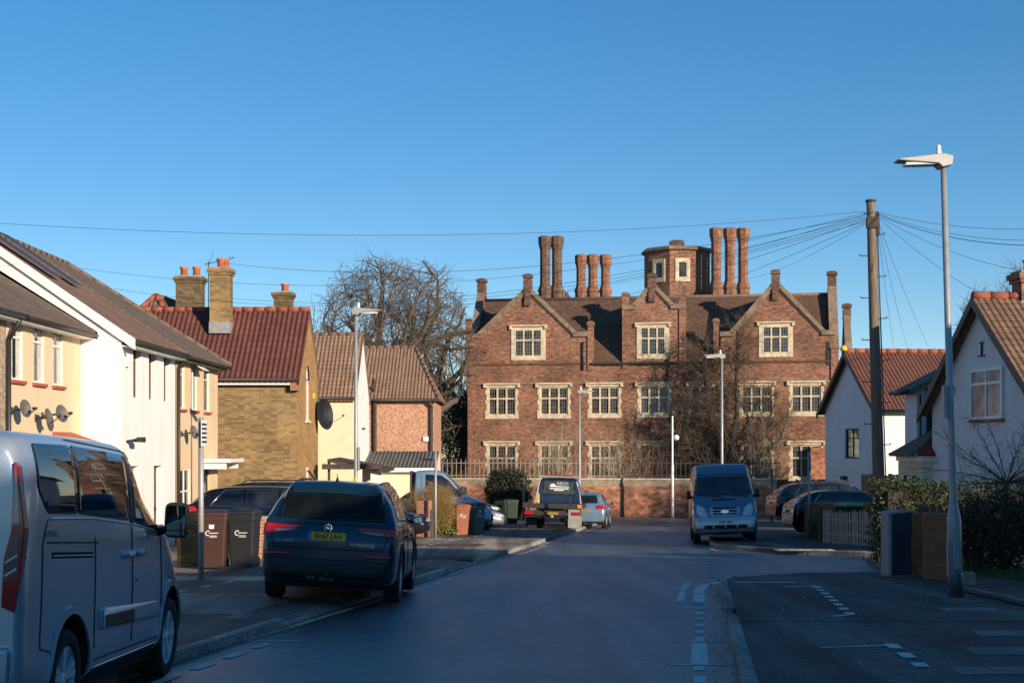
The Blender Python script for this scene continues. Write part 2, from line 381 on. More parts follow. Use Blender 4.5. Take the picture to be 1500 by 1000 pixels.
mat_plain('bark_dark', (.05, .038, .03), .95, var=.3); mat_plain('twig_dark', (.105, .08, .058), .95, var=.3); mat_plain('twig_pale', (.36, .28, .19), .9, var=.25)
mat_plain('grass_blade', (.05, .10, .02), .8, var=.4, scale=2)
mat_plain('bin_brown', (.055, .022, .015), .5, var=.12, scale=3); mat_plain('bin_charcoal', (.017, .018, .021), .5, var=.15, scale=3)
mat_plain('bin_terracotta', (.27, .085, .042), .55, var=.15, scale=3); mat_plain('bin_grey', (.10, .115, .10), .55, var=.15, scale=3)
mat_plain('bin_green', (.004, .022, .010), .5, var=.15, scale=3); mat_plain('bin_lime', (.15, .33, .06), .5, var=.15, scale=3)
mat_plain('decal_white', (.7, .7, .7), .6)
mat_plain('cabinet_blue', (.022, .028, .045), .5, var=.2, scale=2); mat_plain('cabinet_edge', (.3, .29, .26), .7)
mat_plain('bag_white', (.75, .8, .85), .4, var=.1, bumpy=.5)
# wood with a grain that runs up the post
def mat_wood(name, ca, cb, rough=.9):
    m, n, l, b = nt(name); v = coords(n)
    mp = n.new("ShaderNodeMapping"); mp.inputs["Scale"].default_value = (14, 14, .8); l.new(v, mp.inputs[0])
    f = noise(n, l, mp.outputs[0], 2.2, 6, .7); l.new(ramp(n, l, f, [(.3, ca), (.65, cb)]), b.inputs["Base Color"])
    setp(b, Roughness=rough, Specular_IOR_Level=.2); bump(n, l, b, f, .8, .02); M[name] = m
mat_wood('pole_wood', (.10, .075, .055), (.27, .21, .16)); mat_wood('picket_wood', (.34, .27, .19), (.62, .52, .40)); mat_wood('fence_wood', (.06, .05, .042), (.12, .1, .085))
# window glass: dark rooms behind, sky in the surface
def mat_glass(name, tint=(.02, .024, .026), rough=.03, trans=0.0, spec=.8):
    m, n, l, b = nt(name); v = coords(n)
    f = noise(n, l, v, 1.7, 3); l.new(ramp(n, l, f, [(.35, tuple(x * .5 for x in tint)), (.65, tuple(x * 1.9 for x in tint))]), b.inputs["Base Color"])
    setp(b, Roughness=rough, Specular_IOR_Level=spec, Transmission_Weight=trans)
    bump(n, l, b, noise(n, l, v, .9, 2), .05, .05)
    M[name] = m
mat_plain('panel_slate', (.045, .05, .058), .5); mat_glass('glass'); mat_glass('glass_manor', (.035, .033, .03), .12, spec=.5); mat_glass('car_glass', (.012, .014, .016), .02, spec=.9)
mat_glass('rear_glass', (.006, .008, .008), .06, spec=.25); mat_glass('glass_curtain', (.21, .23, .24), .25, spec=.5)
# cars
mat_paint('paint_silver_van', (.42, .49, .55), .5, .28, .15); mat_paint('paint_suv', (.008, .032, .058), .3, .2, .06, (.03, .03, .035))
mat_paint('paint_black', (.008, .008, .010), .2, .2, .05, (.03, .03, .03)); mat_paint('paint_white_van', (.55, .56, .56), .1, .35, .5, (.25, .2, .16))
mat_paint('paint_blue_van', (.17, .23, .31), .55, .28, .5, (.30, .23, .16)); mat_paint('paint_silver', (.48, .49, .50), .7, .3, .2)
mat_paint('paint_truck', (.007, .022, .075), .2, .35, .2); mat_paint('paint_blue', (.10, .20, .32), .5, .3, .25); mat_paint('paint_navy', (.008, .011, .020), .3, .22, .05, (.03, .03, .03))
mat_paint('paint_paleblue', (.22, .34, .46), .45, .33, .3)
mat_plain('plate_dirty', (.30, .19, .03), .7); mat_plain('rubber', (.014, .014, .015), .85, var=.2); mat_plain('trim_black', (.014, .014, .015), .55, var=.1); mat_plain('gap', (.004, .004, .004), .9)
mat_plain('alloy', (.66, .67, .68), .35, metal=.1, var=.1); mat_plain('alloy_black', (.02, .02, .022), .3, metal=.5)
mat_plain('chrome', (.75, .75, .75), .12, metal=1.0, var=.03); mat_plain('mirror_glass', (.30, .34, .36), .03, metal=1.0, var=.02)
mat_plain('lamp_red', (.42, .010, .014), .12, var=.1, coat=.8); mat_plain('lamp_clear', (.30, .28, .29), .12, var=.25, scale=14, coat=.8); mat_plain('lamp_smoke', (.12, .10, .10), .1, coat=.8)
mat_plain('lamp_bar', (.75, .75, .76), .2, var=.1); mat_plain('plate_yellow', (.95, .40, .012), .5, var=.05); mat_plain('plate_white', (.72, .72, .70), .5, var=.05)
mat_plain('plate_blue', (.02, .14, .45), .5); mat_plain('ink', (.008, .008, .009), .5); mat_plain('head_lamp', (.6, .62, .64), .08, var=.3, scale=12, coat=1.0)
mat_plain('orange_marker', (.75, .22, .05), .4)
# ---------------- ground, road, pavements, kerbs, markings ----------------
# street frame: s runs up the street from the camera, t across (0 at the left kerb of the road, W at the right kerb)
KL, KR, KS = -4.9, .35, .13
def XL(y): return KL + KS * y
def XR(y): return KR + KS * y
def sheet(name, pts, mat, h=0.0, ny=1, kindv='structure', thick=0.0):
    """ground sheet from outline (x, y) points, laid h above the ground plane"""
    mb = MB(); top = [(x, y, gz(y) + h) for x, y in pts]
    if thick: mb.prism([(x, y, z - thick) for x, y, z in top], (0, 0, thick))
    else:
        a = sum(top[k][0] * top[(k + 1) % len(top)][1] - top[(k + 1) % len(top)][0] * top[k][1] for k in range(len(top)))
        mb.face(top if a > 0 else top[::-1])
    o = mb.build(name, mat); return kind(o, kindv) if kindv else o
def gpx(*pp): return [tuple(G(x, y)[:2]) for x, y in pp]
g = MB()
ys = [-300, -60, 0, 30, 60, 90, 115, 200, 700]
for a, b in zip(ys, ys[1:]):
    g.face(((-600, a, gz(a) - .05), (600, a, gz(a) - .05), (600, b, gz(b) - .05), (-600, b, gz(b) - .05)))
kind(g.build('ground', 'soil'), 'structure')
# the carriageway, then the side road mouth to the right
road = MB()
for a, b in ((-60, 0), (0, 30), (30, 60), (60, 91.2)):
    road.face(((XL(a), a, gz(a)), (XR(a), a, gz(a)), (XR(b), b, gz(b)), (XL(b), b, gz(b))))
kind(road.build('road', 'asphalt'), 'structure')
side = [(XR(26.2) - .02, 26.2), (4.6, 26.9), (7.0, 27.7), (30, 31), (30, 37.2), (9.2, 34.6), (6.9, 37.0), (XR(40.5) - .02, 40.5)]
sheet('side_road', side, 'asphalt', .004)
cross = [(-40, 91.2), (45, 91.2), (45, 85.5), (XR(85.5), 85.5), (XR(85.5), 85.7), (-40, 85.7)]
# pavements stand a kerb's height (0.1 m) above the road
KH = .10
pavL = MB()
for a, b, w0, w1 in ((-60, 17.1, 5.4, 4.0), (17.1, 21.4, 4.0, 3.9), (21.4, 28.2, 3.9, 4.4), (28.2, 32.0, 4.4, 4.4), (32.0, 84.0, 4.4, 4.4)):
    i_ = .74 if a in (17.1, 28.2) else .13
    pavL.prism([(XL(a) - w0 - .13, a, gz(a) + KH - .2), (XL(a) - i_, a, gz(a) + KH - .2), (XL(b) - i_, b, gz(b) + KH - .2), (XL(b) - w1 - .13, b, gz(b) + KH - .2)], (0, 0, .2))
pavL.face(((XL(84) - 14, 84, gz(84) + KH), (XL(84) - .13, 84, gz(84) + KH), (XL(91.2) - .13, 91.2, gz(91.2) + KH), (XL(91.2) - 14, 91.2, gz(91.2) + KH)))
# dropped strip by each driveway
kind(pavL.build('pavement', 'asphalt_path'), 'structure')
# front gardens on the left, hard paved for parking
def strip(name, mat, side_f, y0, y1, t0, t1, h):
    mb = MB(); mb.face(((side_f(y0) + t0, y0, gz(y0) + h), (side_f(y0) + t1, y0, gz(y0) + h), (side_f(y1) + t1, y1, gz(y1) + h), (side_f(y1) + t0, y1, gz(y1) + h)))
    return kind(mb.build(name, mat), 'structure')
strip('front_garden', 'paving_slab', XL, -20, 84, -16, -4.0, KH - .03)
strip('concrete_driveway', 'concrete', XL, 17.6, 21.2, -4.6, -.7, KH + .004)
strip('concrete_driveway', 'concrete', XL, 28.4, 31.6, -4.6, -.7, KH + .004)
for sf, y0, y1, sg in ((XL, 17.1, 21.4, -1), (XL, 28.2, 32.0, -1), (XR, 17.2, 18.6, 1)):
    mb = MB(); a, b = .12 * sg, .75 * sg
    mb.prism([(sf(y0) + a, y0, gz(y0) + .036 - .2), (sf(y1) + a, y1, gz(y1) + .036 - .2), (sf(y1) + b, y1, gz(y1) + KH - .2), (sf(y0) + b, y0, gz(y0) + KH - .2)], (0, 0, .203)); kind(mb.build('dropped_crossing', 'concrete'), 'structure')
strip('pavement_patch', 'pavement_tan', XL, 33.2, 37.8, -4.4, -.14, KH + .004)
strip('pavement_patch', 'pavement_tan', XL, 38.0, 46.5, -4.4, -.14, KH + .004)
strip('pavement_patch', 'block_paving', XL, 39.5, 41.2, -4.2, -1.2, KH + .007)
strip('pavement_patch', 'asphalt_patch', XL, 13.0, 17.2, -4.8, -1.2, KH + .004)
strip('pavement_patch', 'concrete', XL, 24.2, 25.4, -4.4, -1.9, KH + .004)
# right pavement: near block, then beyond the side road
curveR = [(XR(y) + .13, y) for y in (-60, 10, 24.4)] + [(3.95, 25.5), (4.5, 26.1), (5.4, 26.6), (7.0, 27.0), (12, 27.7), (12, -60)]
mb = MB(); mb.face([(x, y, gz(y) + KH) for x, y in [(XR(-60) + .13, -60), (9.5, -60), (9.5, 0), (XR(0) + .13, 0)]])
mb.face([(x, y, gz(y) + KH) for x, y in [(XR(0) + .13, 0), (9.5, 0), (9.5, 24.4), (XR(24.4) + .13, 24.4)]])
mb.face([(x, y, gz(y) + KH) for x, y in [(XR(24.4) + .13, 24.4), (9.5, 24.4), (9.5, 27.3), (7.0, 27.0), (5.4, 26.6), (4.5, 26.1), (3.95, 25.5)]])
kind(mb.build('pavement', 'asphalt_path'), 'structure')
mb = MB(); mb.face([(x, y, gz(y) + KH) for x, y in [(7.0, 37.4), (9.3, 35.0), (16, 35.9), (18, 60), (XR(60) + .13, 60), (XR(42) + .13, 42), (6.1, 40.0)]])
mb.face([(x, y, gz(y) + KH) for x, y in [(XR(60) + .13, 60), (18, 60), (22, 91.2), (XR(91.2) + .13, 91.2)]])
kind(mb.build('pavement', 'asphalt_path'), 'structure')
def kerb(pts, name='kerb', w=.13, h=KH + .012, up=.15):
    n = len(pts); segs = []
    for (x0, y0), (x1, y1) in zip(pts, pts[1:]):
        L = math.hypot(x1 - x0, y1 - y0); k = max(1, round(L / .92))
        for i in range(k):
            a, b = (i + .008) / k, (i + 1 - .008) / k
            segs.append((x0 + (x1 - x0) * a, y0 + (y1 - y0) * a, x0 + (x1 - x0) * b, y0 + (y1 - y0) * b))
    mb = MB()
    for i, (x0, y0, x1, y1) in enumerate(segs):
        dx, dy = x1 - x0, y1 - y0; L = math.hypot(dx, dy); nx, ny = -dy / L * w, dx / L * w; j = random.uniform(-.006, .006)
        hh = h + j
        if dropped(y0): hh = .035
        mb.prism([(x0, y0, gz(y0) - .1), (x1, y1, gz(y1) - .1), (x1 + nx, y1 + ny, gz(y1) - .1), (x0 + nx, y0 + ny, gz(y0) - .1)], (0, 0, hh + .1))
    return kind(mb.build(name, 'concrete_kerb', bevel=.015), 'structure')
def dropped(y): return False
kerb([(XL(-8), -8), (XL(17), 17)]); kerb([(XL(21.4), 21.4), (XL(28.2), 28.2)]); kerb([(XL(32), 32), (XL(84), 84)])
kerb([(XR(17.2), 17.2), (XR(-8), -8)])
kerb([(3.82, 25.45), (XR(24.4), 24.4), (XR(18.6), 18.6)]); kerb([(9.5, 27.3), (7.0, 27.0), (5.4, 26.6), (4.5, 26.1), (3.9, 25.3)])
kerb([(XR(84), 84), (XR(42), 42), (6.1, 40.0), (7.0, 37.4), (9.3, 35.0), (16, 35.9)])
def dropped(y): return True
kerb([(XL(17), 17), (XL(21.4), 21.4)]); kerb([(XL(28.2), 28.2), (XL(32), 32)]); kerb([(XR(18.6), 18.6), (XR(17.2), 17.2)])
strip('concrete_driveway', 'asphalt_patch', XR, 16.6, 18.2, .14, 7.0, KH + .004)

# pavement joints, slabs and patches on the right
for (y0, y1, t0, t1, m_) in ((19.4, 20.6, 3.0, 9, 'asphalt_patch'), (22.6, 23.3, 2.6, 5.2, 'asphalt_patch'), (13.2, 13.9, 2.2, 7, 'paving_slab'), (14.9, 15.5, 2.6, 7, 'paving_slab'), (11.8, 12.3, 1.8, 6, 'paving_slab'), (38.5, 41.6, 1.5, 4.8, 'asphalt_patch'), (45, 50, .4, 3.6, 'asphalt_patch')):
    strip('pavement_patch', m_, XR, y0, y1, t0, t1, KH + .004)
# markings
mk = MB()
def dash(mb, x0, y0, x1, y1, w, h, on=None, off=None):
    L = math.hypot(x1 - x0, y1 - y0); dx, dy = (x1 - x0) / L, (y1 - y0) / L; nx, ny = -dy * w / 2, dx * w / 2; t = 0
    while t < L:
        e = min(L, t + (on or L))
        mb.face([(x0 + dx * a + nx * s, y0 + dy * a + ny * s, gz(y0 + dy * a) + h) for a, s in ((t, 1), (t, -1), (e, -1), (e, 1))])
        t = e + (off or 1e9)
R0 = lambda y: XR(y) - .34
for (a, b) in ((12.0, 13.15), (15.35, 24.0)): dash(mk, R0(a), a, R0(b), b, .1, .006, .42, .42)
dash(mk, R0(13.3), 13.3, R0(15.2), 15.2, .16, .006)
for y in (13.25, 15.3, 20.6): dash(mk, R0(y) - .28, y, R0(y) + .3, y, .05, .007)
dash(mk, R0(20.7), 20.7, R0(23.2), 23.2, .17, .0065); dash(mk, R0(20.6) - .25, 20.9, R0(23.4) - .28, 23.2, .11, .006)
dash(mk, R0(23.2), 23.2, R0(24.6) + .1, 24.6, .17, .006); dash(mk, R0(24.6) + .1, 24.6, 3.8, 25.6, .16, .006); dash(mk, R0(23.3) - .28, 23.3, 3.1, 25.2, .14, .0075)
for x in (3.75, 5.05): dash(mk, x, 26.9, x + .95, 33.8, .15, .012, .22, .5)
dash(mk, R0(43), 39, R0(43), 42.3, .1, .006, .5, .4); dash(mk, XR(52) - .34, 52, XR(80) - .34, 80, .1, .006, 1.2, .9)
L0 = lambda y: XL(y) + .36
dash(mk, L0(12), 12, L0(15.4), 15.4, .11, .006, .5, .4); dash(mk, L0(15.2) - .45, 15.4, L0(15.6) + .25, 15.4, .05, .006)
for a, b in ((22.6, 27.0), (36.5, 42.5), (46, 53), (57, 80)): dash(mk, L0(a), a, L0(b), b, .1, .006, .6, .5)
for y in (42.6, 45.5): dash(mk, L0(y) - .4, y, L0(y) + .25, y, .06, .006)
kind(mk.build('road_marking', 'road_paint'), 'structure')
my = MB(); dash(my, L0(15.5) - .32, 15.5, L0(22) - .16, 22, .1, .0065); dash(my, L0(27.2) - .2, 27.2, L0(36.3) - .16, 36.3, .1, .0065); dash(my, L0(42.7) - .2, 42.7, L0(46) - .2, 46, .14, .0065)
kind(my.build('road_marking', 'road_paint_yellow'), 'structure')
mp_ = MB()
dash(mp_, XL(16) - 2.9, 16, XL(24) - 2.9, 24, .09, KH + .008, .4, .7); dash(mp_, XL(31.8) - 2.7, 31.8, XL(43) - 2.7, 43, .12, KH + .008, .55, .55); dash(mp_, XL(45) - 2.6, 45, XL(60) - 2.6, 60, .12, KH + .008, .55, .9)
RM = lambda y: XR(y) + 1.42 - .0 * y
a = G(1196, 868); b = G(1246, 912); dash(mp_, a.x, a.y, b.x, b.y, .12, KH + .008, .36, .34)
a = G(1304, 958); b = G(1352, 994); dash(mp_, a.x, a.y, b.x, b.y, .13, KH + .008, .42, .36)
a = G(1204, 964); b = G(1308, 960); dash(mp_, a.x, a.y, b.x, b.y, .06, KH + .008)
a = G(1150, 869); b = G(1196, 867); dash(mp_, a.x, a.y, b.x, b.y, .07, KH + .008)
a = G(1218, 915); b = G(1248, 912); dash(mp_, a.x, a.y, b.x, b.y, .07, KH + .008)
kind(mp_.build('pavement_marking', 'road_paint'), 'structure')
# gully grate and utility covers
for i, (px, py, w, d, m_) in enumerate(((1122, 862, 1.0, .12, 'tactile'), (1420, 905, .7, .45, 'galv_dark'), (1178, 811, 1.5, .5, 'tactile'))):
    p = G(px, py); mb = MB(); mb.box(-w / 2, w / 2, -d / 2, d / 2, 0, .008)
    for k in range(6): mb.box(-w / 2 + w * (k + .3) / 6, -w / 2 + w * (k + .7) / 6, -d * .4, d * .4, .008, .014)
    o = mb.build('manhole_cover', m_, loc=p + Vector((0, 0, KH + .006 if i != 3 else KH + .006))); kind(o, 'structure')
# brick paved drive, its pale kerb and lawn on the far right
dr = [tuple(G(x, y)[:2]) for x, y in ((1400, 838), (1434, 884), (1500, 915))] + [(9.5, 10), (14, 12), (12.5, 28), (9.4, 28.5)]
dr = [(7.15, 24.3), (7.05, 20.9), (6.95, 17.9), (7.4, 13), (16, 13), (16, 26.5), (9.0, 26.8)]
sheet('driveway', dr, 'block_paving', KH + .010)
mb = MB()
for (a, b) in (((6.88, 22.0), (6.86, 20.0)), ((6.86, 20.0), (6.80, 17.6)), ((6.80, 17.6), (7.2, 13))):
    dash(mb, a[0], a[1], b[0], b[1], .16, KH + .055); dash(mb, a[0] - .1, a[1], b[0] - .1, b[1], .07, KH + .03)
kind(mb.build('kerb', 'concrete_kerb'), 'structure')
sheet('lawn', [(8.4, 22.6), (8.3, 20.6), (16, 20.0), (16, 30), (9.0, 27)], 'soil', KH + .03)
gr = MB(); random.seed(3)
for i in range(9000):
    x = random.uniform(8.35, 12.5); y = random.uniform(20.6, 27); z = gz(y) + KH + .03; a = random.uniform(0, 6.28); h = random.uniform(.05, .12)
    d = Vector((math.cos(a), math.sin(a), 0)) * .012; t = Vector((random.uniform(-.04, .04), random.uniform(-.04, .04), h))
    gr.face(((x - d.x, y - d.y, z), (x + d.x, y + d.y, z), (x + t.x, y + t.y, z + t.z)))
kind(tag(gr.build('grass', 'grass_blade'), 'short green grass growing beside the brick paved drive', 'grass'), 'stuff')
# ---------------- vehicles: lofted bodies, parts laid on the body's own surface ----------------
def pchip(xs, ys, x):
    n = len(xs)
    if x <= xs[0]: return ys[0]
    if x >= xs[-1]: return ys[-1]
    k = 0
    while xs[k + 1] < x: k += 1
    h = [xs[i + 1] - xs[i] for i in range(n - 1)]; d = [(ys[i + 1] - ys[i]) / h[i] for i in range(n - 1)]
    def m(i):
        if i == 0: return d[0]
        if i == n - 1: return d[-1]
        if d[i - 1] * d[i] <= 0: return 0
        a, b = 2 * h[i] + h[i - 1], h[i] + 2 * h[i - 1]
        return (a + b) / (a / d[i - 1] + b / d[i])
    t = (x - xs[k]) / h[k]; t2, t3 = t * t, t * t * t
    return (2 * t3 - 3 * t2 + 1) * ys[k] + (t3 - 2 * t2 + t) * h[k] * m(k) + (-2 * t3 + 3 * t2) * ys[k + 1] + (t3 - t2) * h[k] * m(k + 1)
def crom(pts, per):
    out = []; n = len(pts)
    for i in range(n - 1):
        p0 = pts[max(0, i - 1)]; p1 = pts[i]; p2 = pts[i + 1]; p3 = pts[min(n - 1, i + 2)]
        for k in range(per):
            t = k / per; t2 = t * t; t3 = t2 * t; q = []
            for c in (0, 1):
                m1 = (p2[c] - p0[c]) * .36; m2 = (p3[c] - p1[c]) * .36
                q.append((2 * t3 - 3 * t2 + 1) * p1[c] + (t3 - 2 * t2 + t) * m1 + (-2 * t3 + 3 * t2) * p2[c] + (t3 - t2) * m2)
            out.append(q)
    out.append(list(pts[-1])); return out
def fillet(poly, r, seg=4):
    out = []; n = len(poly)
    for i in range(n):
        a, p, b = Vector(poly[i - 1]), Vector(poly[i]), Vector(poly[(i + 1) % n])
        d1 = (a - p); d2 = (b - p); rr = min(r, d1.length * .45, d2.length * .45); s = p + d1.normalized() * rr; e = p + d2.normalized() * rr
        for k in range(seg + 1):
            t = k / seg; out.append(tuple(s * (1 - t) ** 2 + p * 2 * t * (1 - t) + e * t * t))
    return out
class Veh:
    """st: stations (y, z_bottom, z_mid, z_belt, z_top, w_bottom, w_mid, w_belt, w_top)"""
    def __init__(s, name, label, cat, st, loc, rz, paint, roll=0, group=None, arches=(), ar=.36, body='body', step=.05, bodymats=None, track=None):
        s.root = thing(name, label, cat, loc, group=group)
        s.root.rotation_euler = (R(-1.78) * math.cos(rz), roll + R(1.78) * math.sin(rz), rz)
        ys = [q[0] for q in st]; L = ys[-1]; Y = []
        y = 0.0
        while y < L - 1e-4: Y.append(y); y += step if (y > .15 and y < L - .2) else step * .4
        Y.append(L); Y = sorted(set(Y + ys))
        Y = [Y[0]] + [b for a, b in zip(Y, Y[1:]) if b - a > 1e-3]
        rings = []
        for y in Y:
            zb, zm, zl, zt, wb, wm, wl, wt = [pchip(ys, [q[i] for q in st], y) for i in range(1, 9)]
            h = zt - zl
            rings.append(crom([(0, zb), (wb, zb), (wm, zm), (wl, zl), ((wl + wt) / 2 * 1.015, zl + h * .5), (wt, zt - min(.10, h * .3)), (wt * .86, zt - min(.025, h * .1)), (0, zt)], 5))
        mb = MB(); n = len(rings[0]); full = []
        for y, rg in zip(Y, rings):
            c = [(x, y, z) for x, z in rg] + [(-x, y, z) for x, z in rg[-2:0:-1]]; full.append(c)
        m = len(full[0]); mb.v = [Vector(p) for c in full for p in c]
        for j in range(len(full) - 1):
            for k in range(m):
                k2 = (k + 1) % m; mb.f.append([j * m + k, j * m + k2, (j + 1) * m + k2, (j + 1) * m + k]); mb.m.append(0); mb.sm.append(True)
        mb.f.append(list(range(m))); mb.m.append(0); mb.sm.append(False)
        mb.f.append([(len(full) - 1) * m + k for k in range(m - 1, -1, -1)]); mb.m.append(0); mb.sm.append(False)
        s.L = L; o = mb.build(body, [paint, 'gap'], s.root)
        bm = bmesh.new(); bm.from_mesh(o.data); bmesh.ops.recalc_face_normals(bm, faces=bm.faces); s.bvh = BVHTree.FromBMesh(bm); bm.to_mesh(o.data); bm.free()
        s.body = o; s.paint = paint
        W = max(q[6] for q in st)
        if arches:
            for wy, wz in arches:
                for sx in (-1, 1):
                    c = MB(); c.lathe((sx * (W - .02), wy, wz), [(ar, -.30), (ar, .30)], 36, 0, 'x'); co = c.build('cut', ['gap'], s.root)
                    cb = bmesh.new(); cb.from_mesh(co.data); bmesh.ops.recalc_face_normals(cb, faces=cb.faces); cb.to_mesh(co.data); cb.free()
                    md = o.modifiers.new('b', 'BOOLEAN'); md.operation = 'DIFFERENCE'; md.object = co; md.solver = 'EXACT'; md.material_mode = 'TRANSFER'; bpy.context.view_layer.update()
                    dg = bpy.context.evaluated_depsgraph_get(); me = bpy.data.meshes.new_from_object(o.evaluated_get(dg))
                    o.modifiers.clear(); o.data = me; me.name = body; bpy.data.objects.remove(co)
    def hit(s, axis, a, b):
        if axis == '+x': r = s.bvh.ray_cast(Vector((4, a, b)), Vector((-1, 0, 0)))
        elif axis == '-x': r = s.bvh.ray_cast(Vector((-4, a, b)), Vector((1, 0, 0)))
        elif axis == '-y': r = s.bvh.ray_cast(Vector((a, -4, b)), Vector((0, 1, 0)))
        elif axis == '+y': r = s.bvh.ray_cast(Vector((a, s.L + 4, b)), Vector((0, -1, 0)))
        else: r = s.bvh.ray_cast(Vector((a, b, 5)), Vector((0, 0, -1)))
        if r[0] is None:
            g = {'+x': (1, a, b), '-x': (-1, a, b), '-y': (a, 0, b), '+y': (a, s.L, b), '+z': (a, b, 1.5)}[axis]
            q = s.bvh.find_nearest(Vector(g)); return q[0], q[1]
        return r[0], r[1]
    def patch(s, name, poly, axis, mat, off=.005, parent=None, step=.07, both=False, label=None, skirt=.012):
        out = []
        for ax in ((axis, {'+x': '-x'}.get(axis)) if both and axis == '+x' else (axis,)):
            polys = [poly] if not (both and axis != '+x') else [poly, [(-a, b) for a, b in poly]]
            for pl in polys:
                bm = bmesh.new(); bm.faces.new([bm.verts.new((a, b, 0)) for a, b in pl])
                for c in (0, 1):
                    lo = min(p[c] for p in pl); hi = max(p[c] for p in pl); q = math.floor(lo / step) * step
                    while q < hi:
                        no = Vector((1, 0, 0)) if c == 0 else Vector((0, 1, 0))
                        bmesh.ops.bisect_plane(bm, geom=bm.verts[:] + bm.edges[:] + bm.faces[:], dist=1e-5, plane_co=no * q, plane_no=no); q += step
                base = {}
                for v in bm.verts:
                    p, nr = s.hit(ax, v.co.x, v.co.y)
                    if ax in ('+x', '-x') and nr.x * (1 if ax == '+x' else -1) < 0: nr = -nr
                    base[v] = (p, nr)
                be = [e for e in bm.edges if e.is_boundary]
                for v in list(bm.verts): v.co = base[v][0] + base[v][1] * off
                nv = {}
                for e in be:
                    for v in e.verts:
                        if v not in nv: nv[v] = bm.verts.new(base[v][0] - base[v][1] * skirt)
                    try: bm.faces.new((e.verts[0], e.verts[1], nv[e.verts[1]], nv[e.verts[0]]))
                    except ValueError: pass
                bmesh.ops.recalc_face_normals(bm, faces=bm.faces)
                me = bpy.data.meshes.new(name); bm.to_mesh(me); bm.free(); me.materials.append(M[mat])
                cen = sum((v.co for v in me.vertices), Vector()) / len(me.vertices)
                outv = {'+x': Vector((1, 0, 0)), '-x': Vector((-1, 0, 0)), '-y': Vector((0, -1, 0)), '+y': Vector((0, 1, 0)), '+z': Vector((0, 0, 1))}[ax]
                t = sum((p.normal * p.area for p in me.polygons), Vector())
                if t.dot(outv) < 0: me.flip_normals()
                for p in me.polygons: p.use_smooth = True
                boxuv(me); o = bpy.data.objects.new(name, me); COL.objects.link(o); o.parent = parent or s.root
                if label: o['label'] = label
                out.append(o)
        return out[0] if len(out) == 1 else out
    def line(s, pts, axis, w=.008, off=.003, both=True, mat='gap', name='panel_gap', parent=None):
        out = None
        for sgn in ((1, -1) if both else (1,)):
            mb = MB()
            ax = axis if sgn == 1 or axis != '+x' else '-x'
            P3 = []
            for (a0, b0), (a1, b1) in zip(pts, pts[1:]):
                k = max(1, int(math.hypot(a1 - a0, b1 - b0) / .08))
                for i in range(k + (1 if (a1, b1) == pts[-1] else 0)):
                    a = a0 + (a1 - a0) * i / k; b = b0 + (b1 - b0) * i / k
                    if axis != '+x': a *= sgn
                    p, nr = s.hit(ax, a, b); P3.append(p + nr * off)
            mb.path(P3, w, 4)
            out = mb.build(name, mat, parent or s.body)
        return out
    def wheel(s, y, r, x, wdt=.22, spokes=5, mat='alloy', zc=None, dual=False, split=True):
        for sx in (-1, 1):
            zc_ = zc if zc is not None else r
            t = MB(); e = wdt / 2
            t.lathe((0, 0, 0), [(r * .66, -e), (r * .93, -e), (r * .985, -e * .8), (r, -e * .55), (r, e * .55), (r * .985, e * .8), (r * .93, e), (r * .70, e), (r * .66, e * .9)], 32, 0, 'x', caps=False)
            for k in range(40):                      # tread blocks
                a = 2 * math.pi * k / 40
                for xx in (-e * .5, 0, e * .5): 
                    c = Vector((xx, math.cos(a) * r, math.sin(a) * r)); tg = Vector((0, -math.sin(a), math.cos(a))); 
                    t.tube(c - tg * r * .045 + Vector((0, 0, 0)), c + tg * r * .045, .006, None, 4, 0, True, False)
            o = t.build('wheel', 'rubber', s.root); o.location = (sx * x, y, zc_); o.rotation_euler = (0, 0, 0 if sx > 0 else math.pi)
            m = MB(); rr = r * .69
            m.lathe((0, 0, 0), [(rr, -e * .8), (rr, e * .86), (rr * .94, e * .9), (rr * .92, e * .6), (rr * .90, -e * .2), (rr * .2, -e * .25)], 32, 0, 'x')
            for k in range(spokes):
                a0 = 2 * math.pi * k / spokes + .3
                for da in ((-.16, .16) if split else (0,)):
                    p0 = Vector((e * .80, math.cos(a0) * rr * .18, math.sin(a0) * rr * .18)); p1 = Vector((e * .92, math.cos(a0 + da) * rr * .94, math.sin(a0 + da) * rr * .94))
                    d = (p1 - p0).normalized(); w_ = Vector((1, 0, 0)).cross(d).normalized() * (rr * (.075 if split else .13)); th = Vector((.035, 0, 0))
                    m.hexa((p0 - w_ - th, p0 + w_ - th, p1 + w_ - th, p1 - w_ - th, p0 - w_, p0 + w_, p1 + w_ * 1.2, p1 - w_ * 1.2))
            m.lathe((0, 0, 0), [(rr * .26, e * .3), (rr * .24, e * .82), (rr * .1, e * .88)], 16, 0, 'x')
            m.build('rim', mat, o)
            d = MB(); d.lathe((0, 0, 0), [(rr * .6, -e * .3), (rr * .6, -e * .1)], 20, 0, 'x'); d.build('brake_disc', 'galv_dark', o)
            if dual:
                t2 = o.copy(); COL.objects.link(t2); t2.location = (sx * (x - .24), y, zc_)
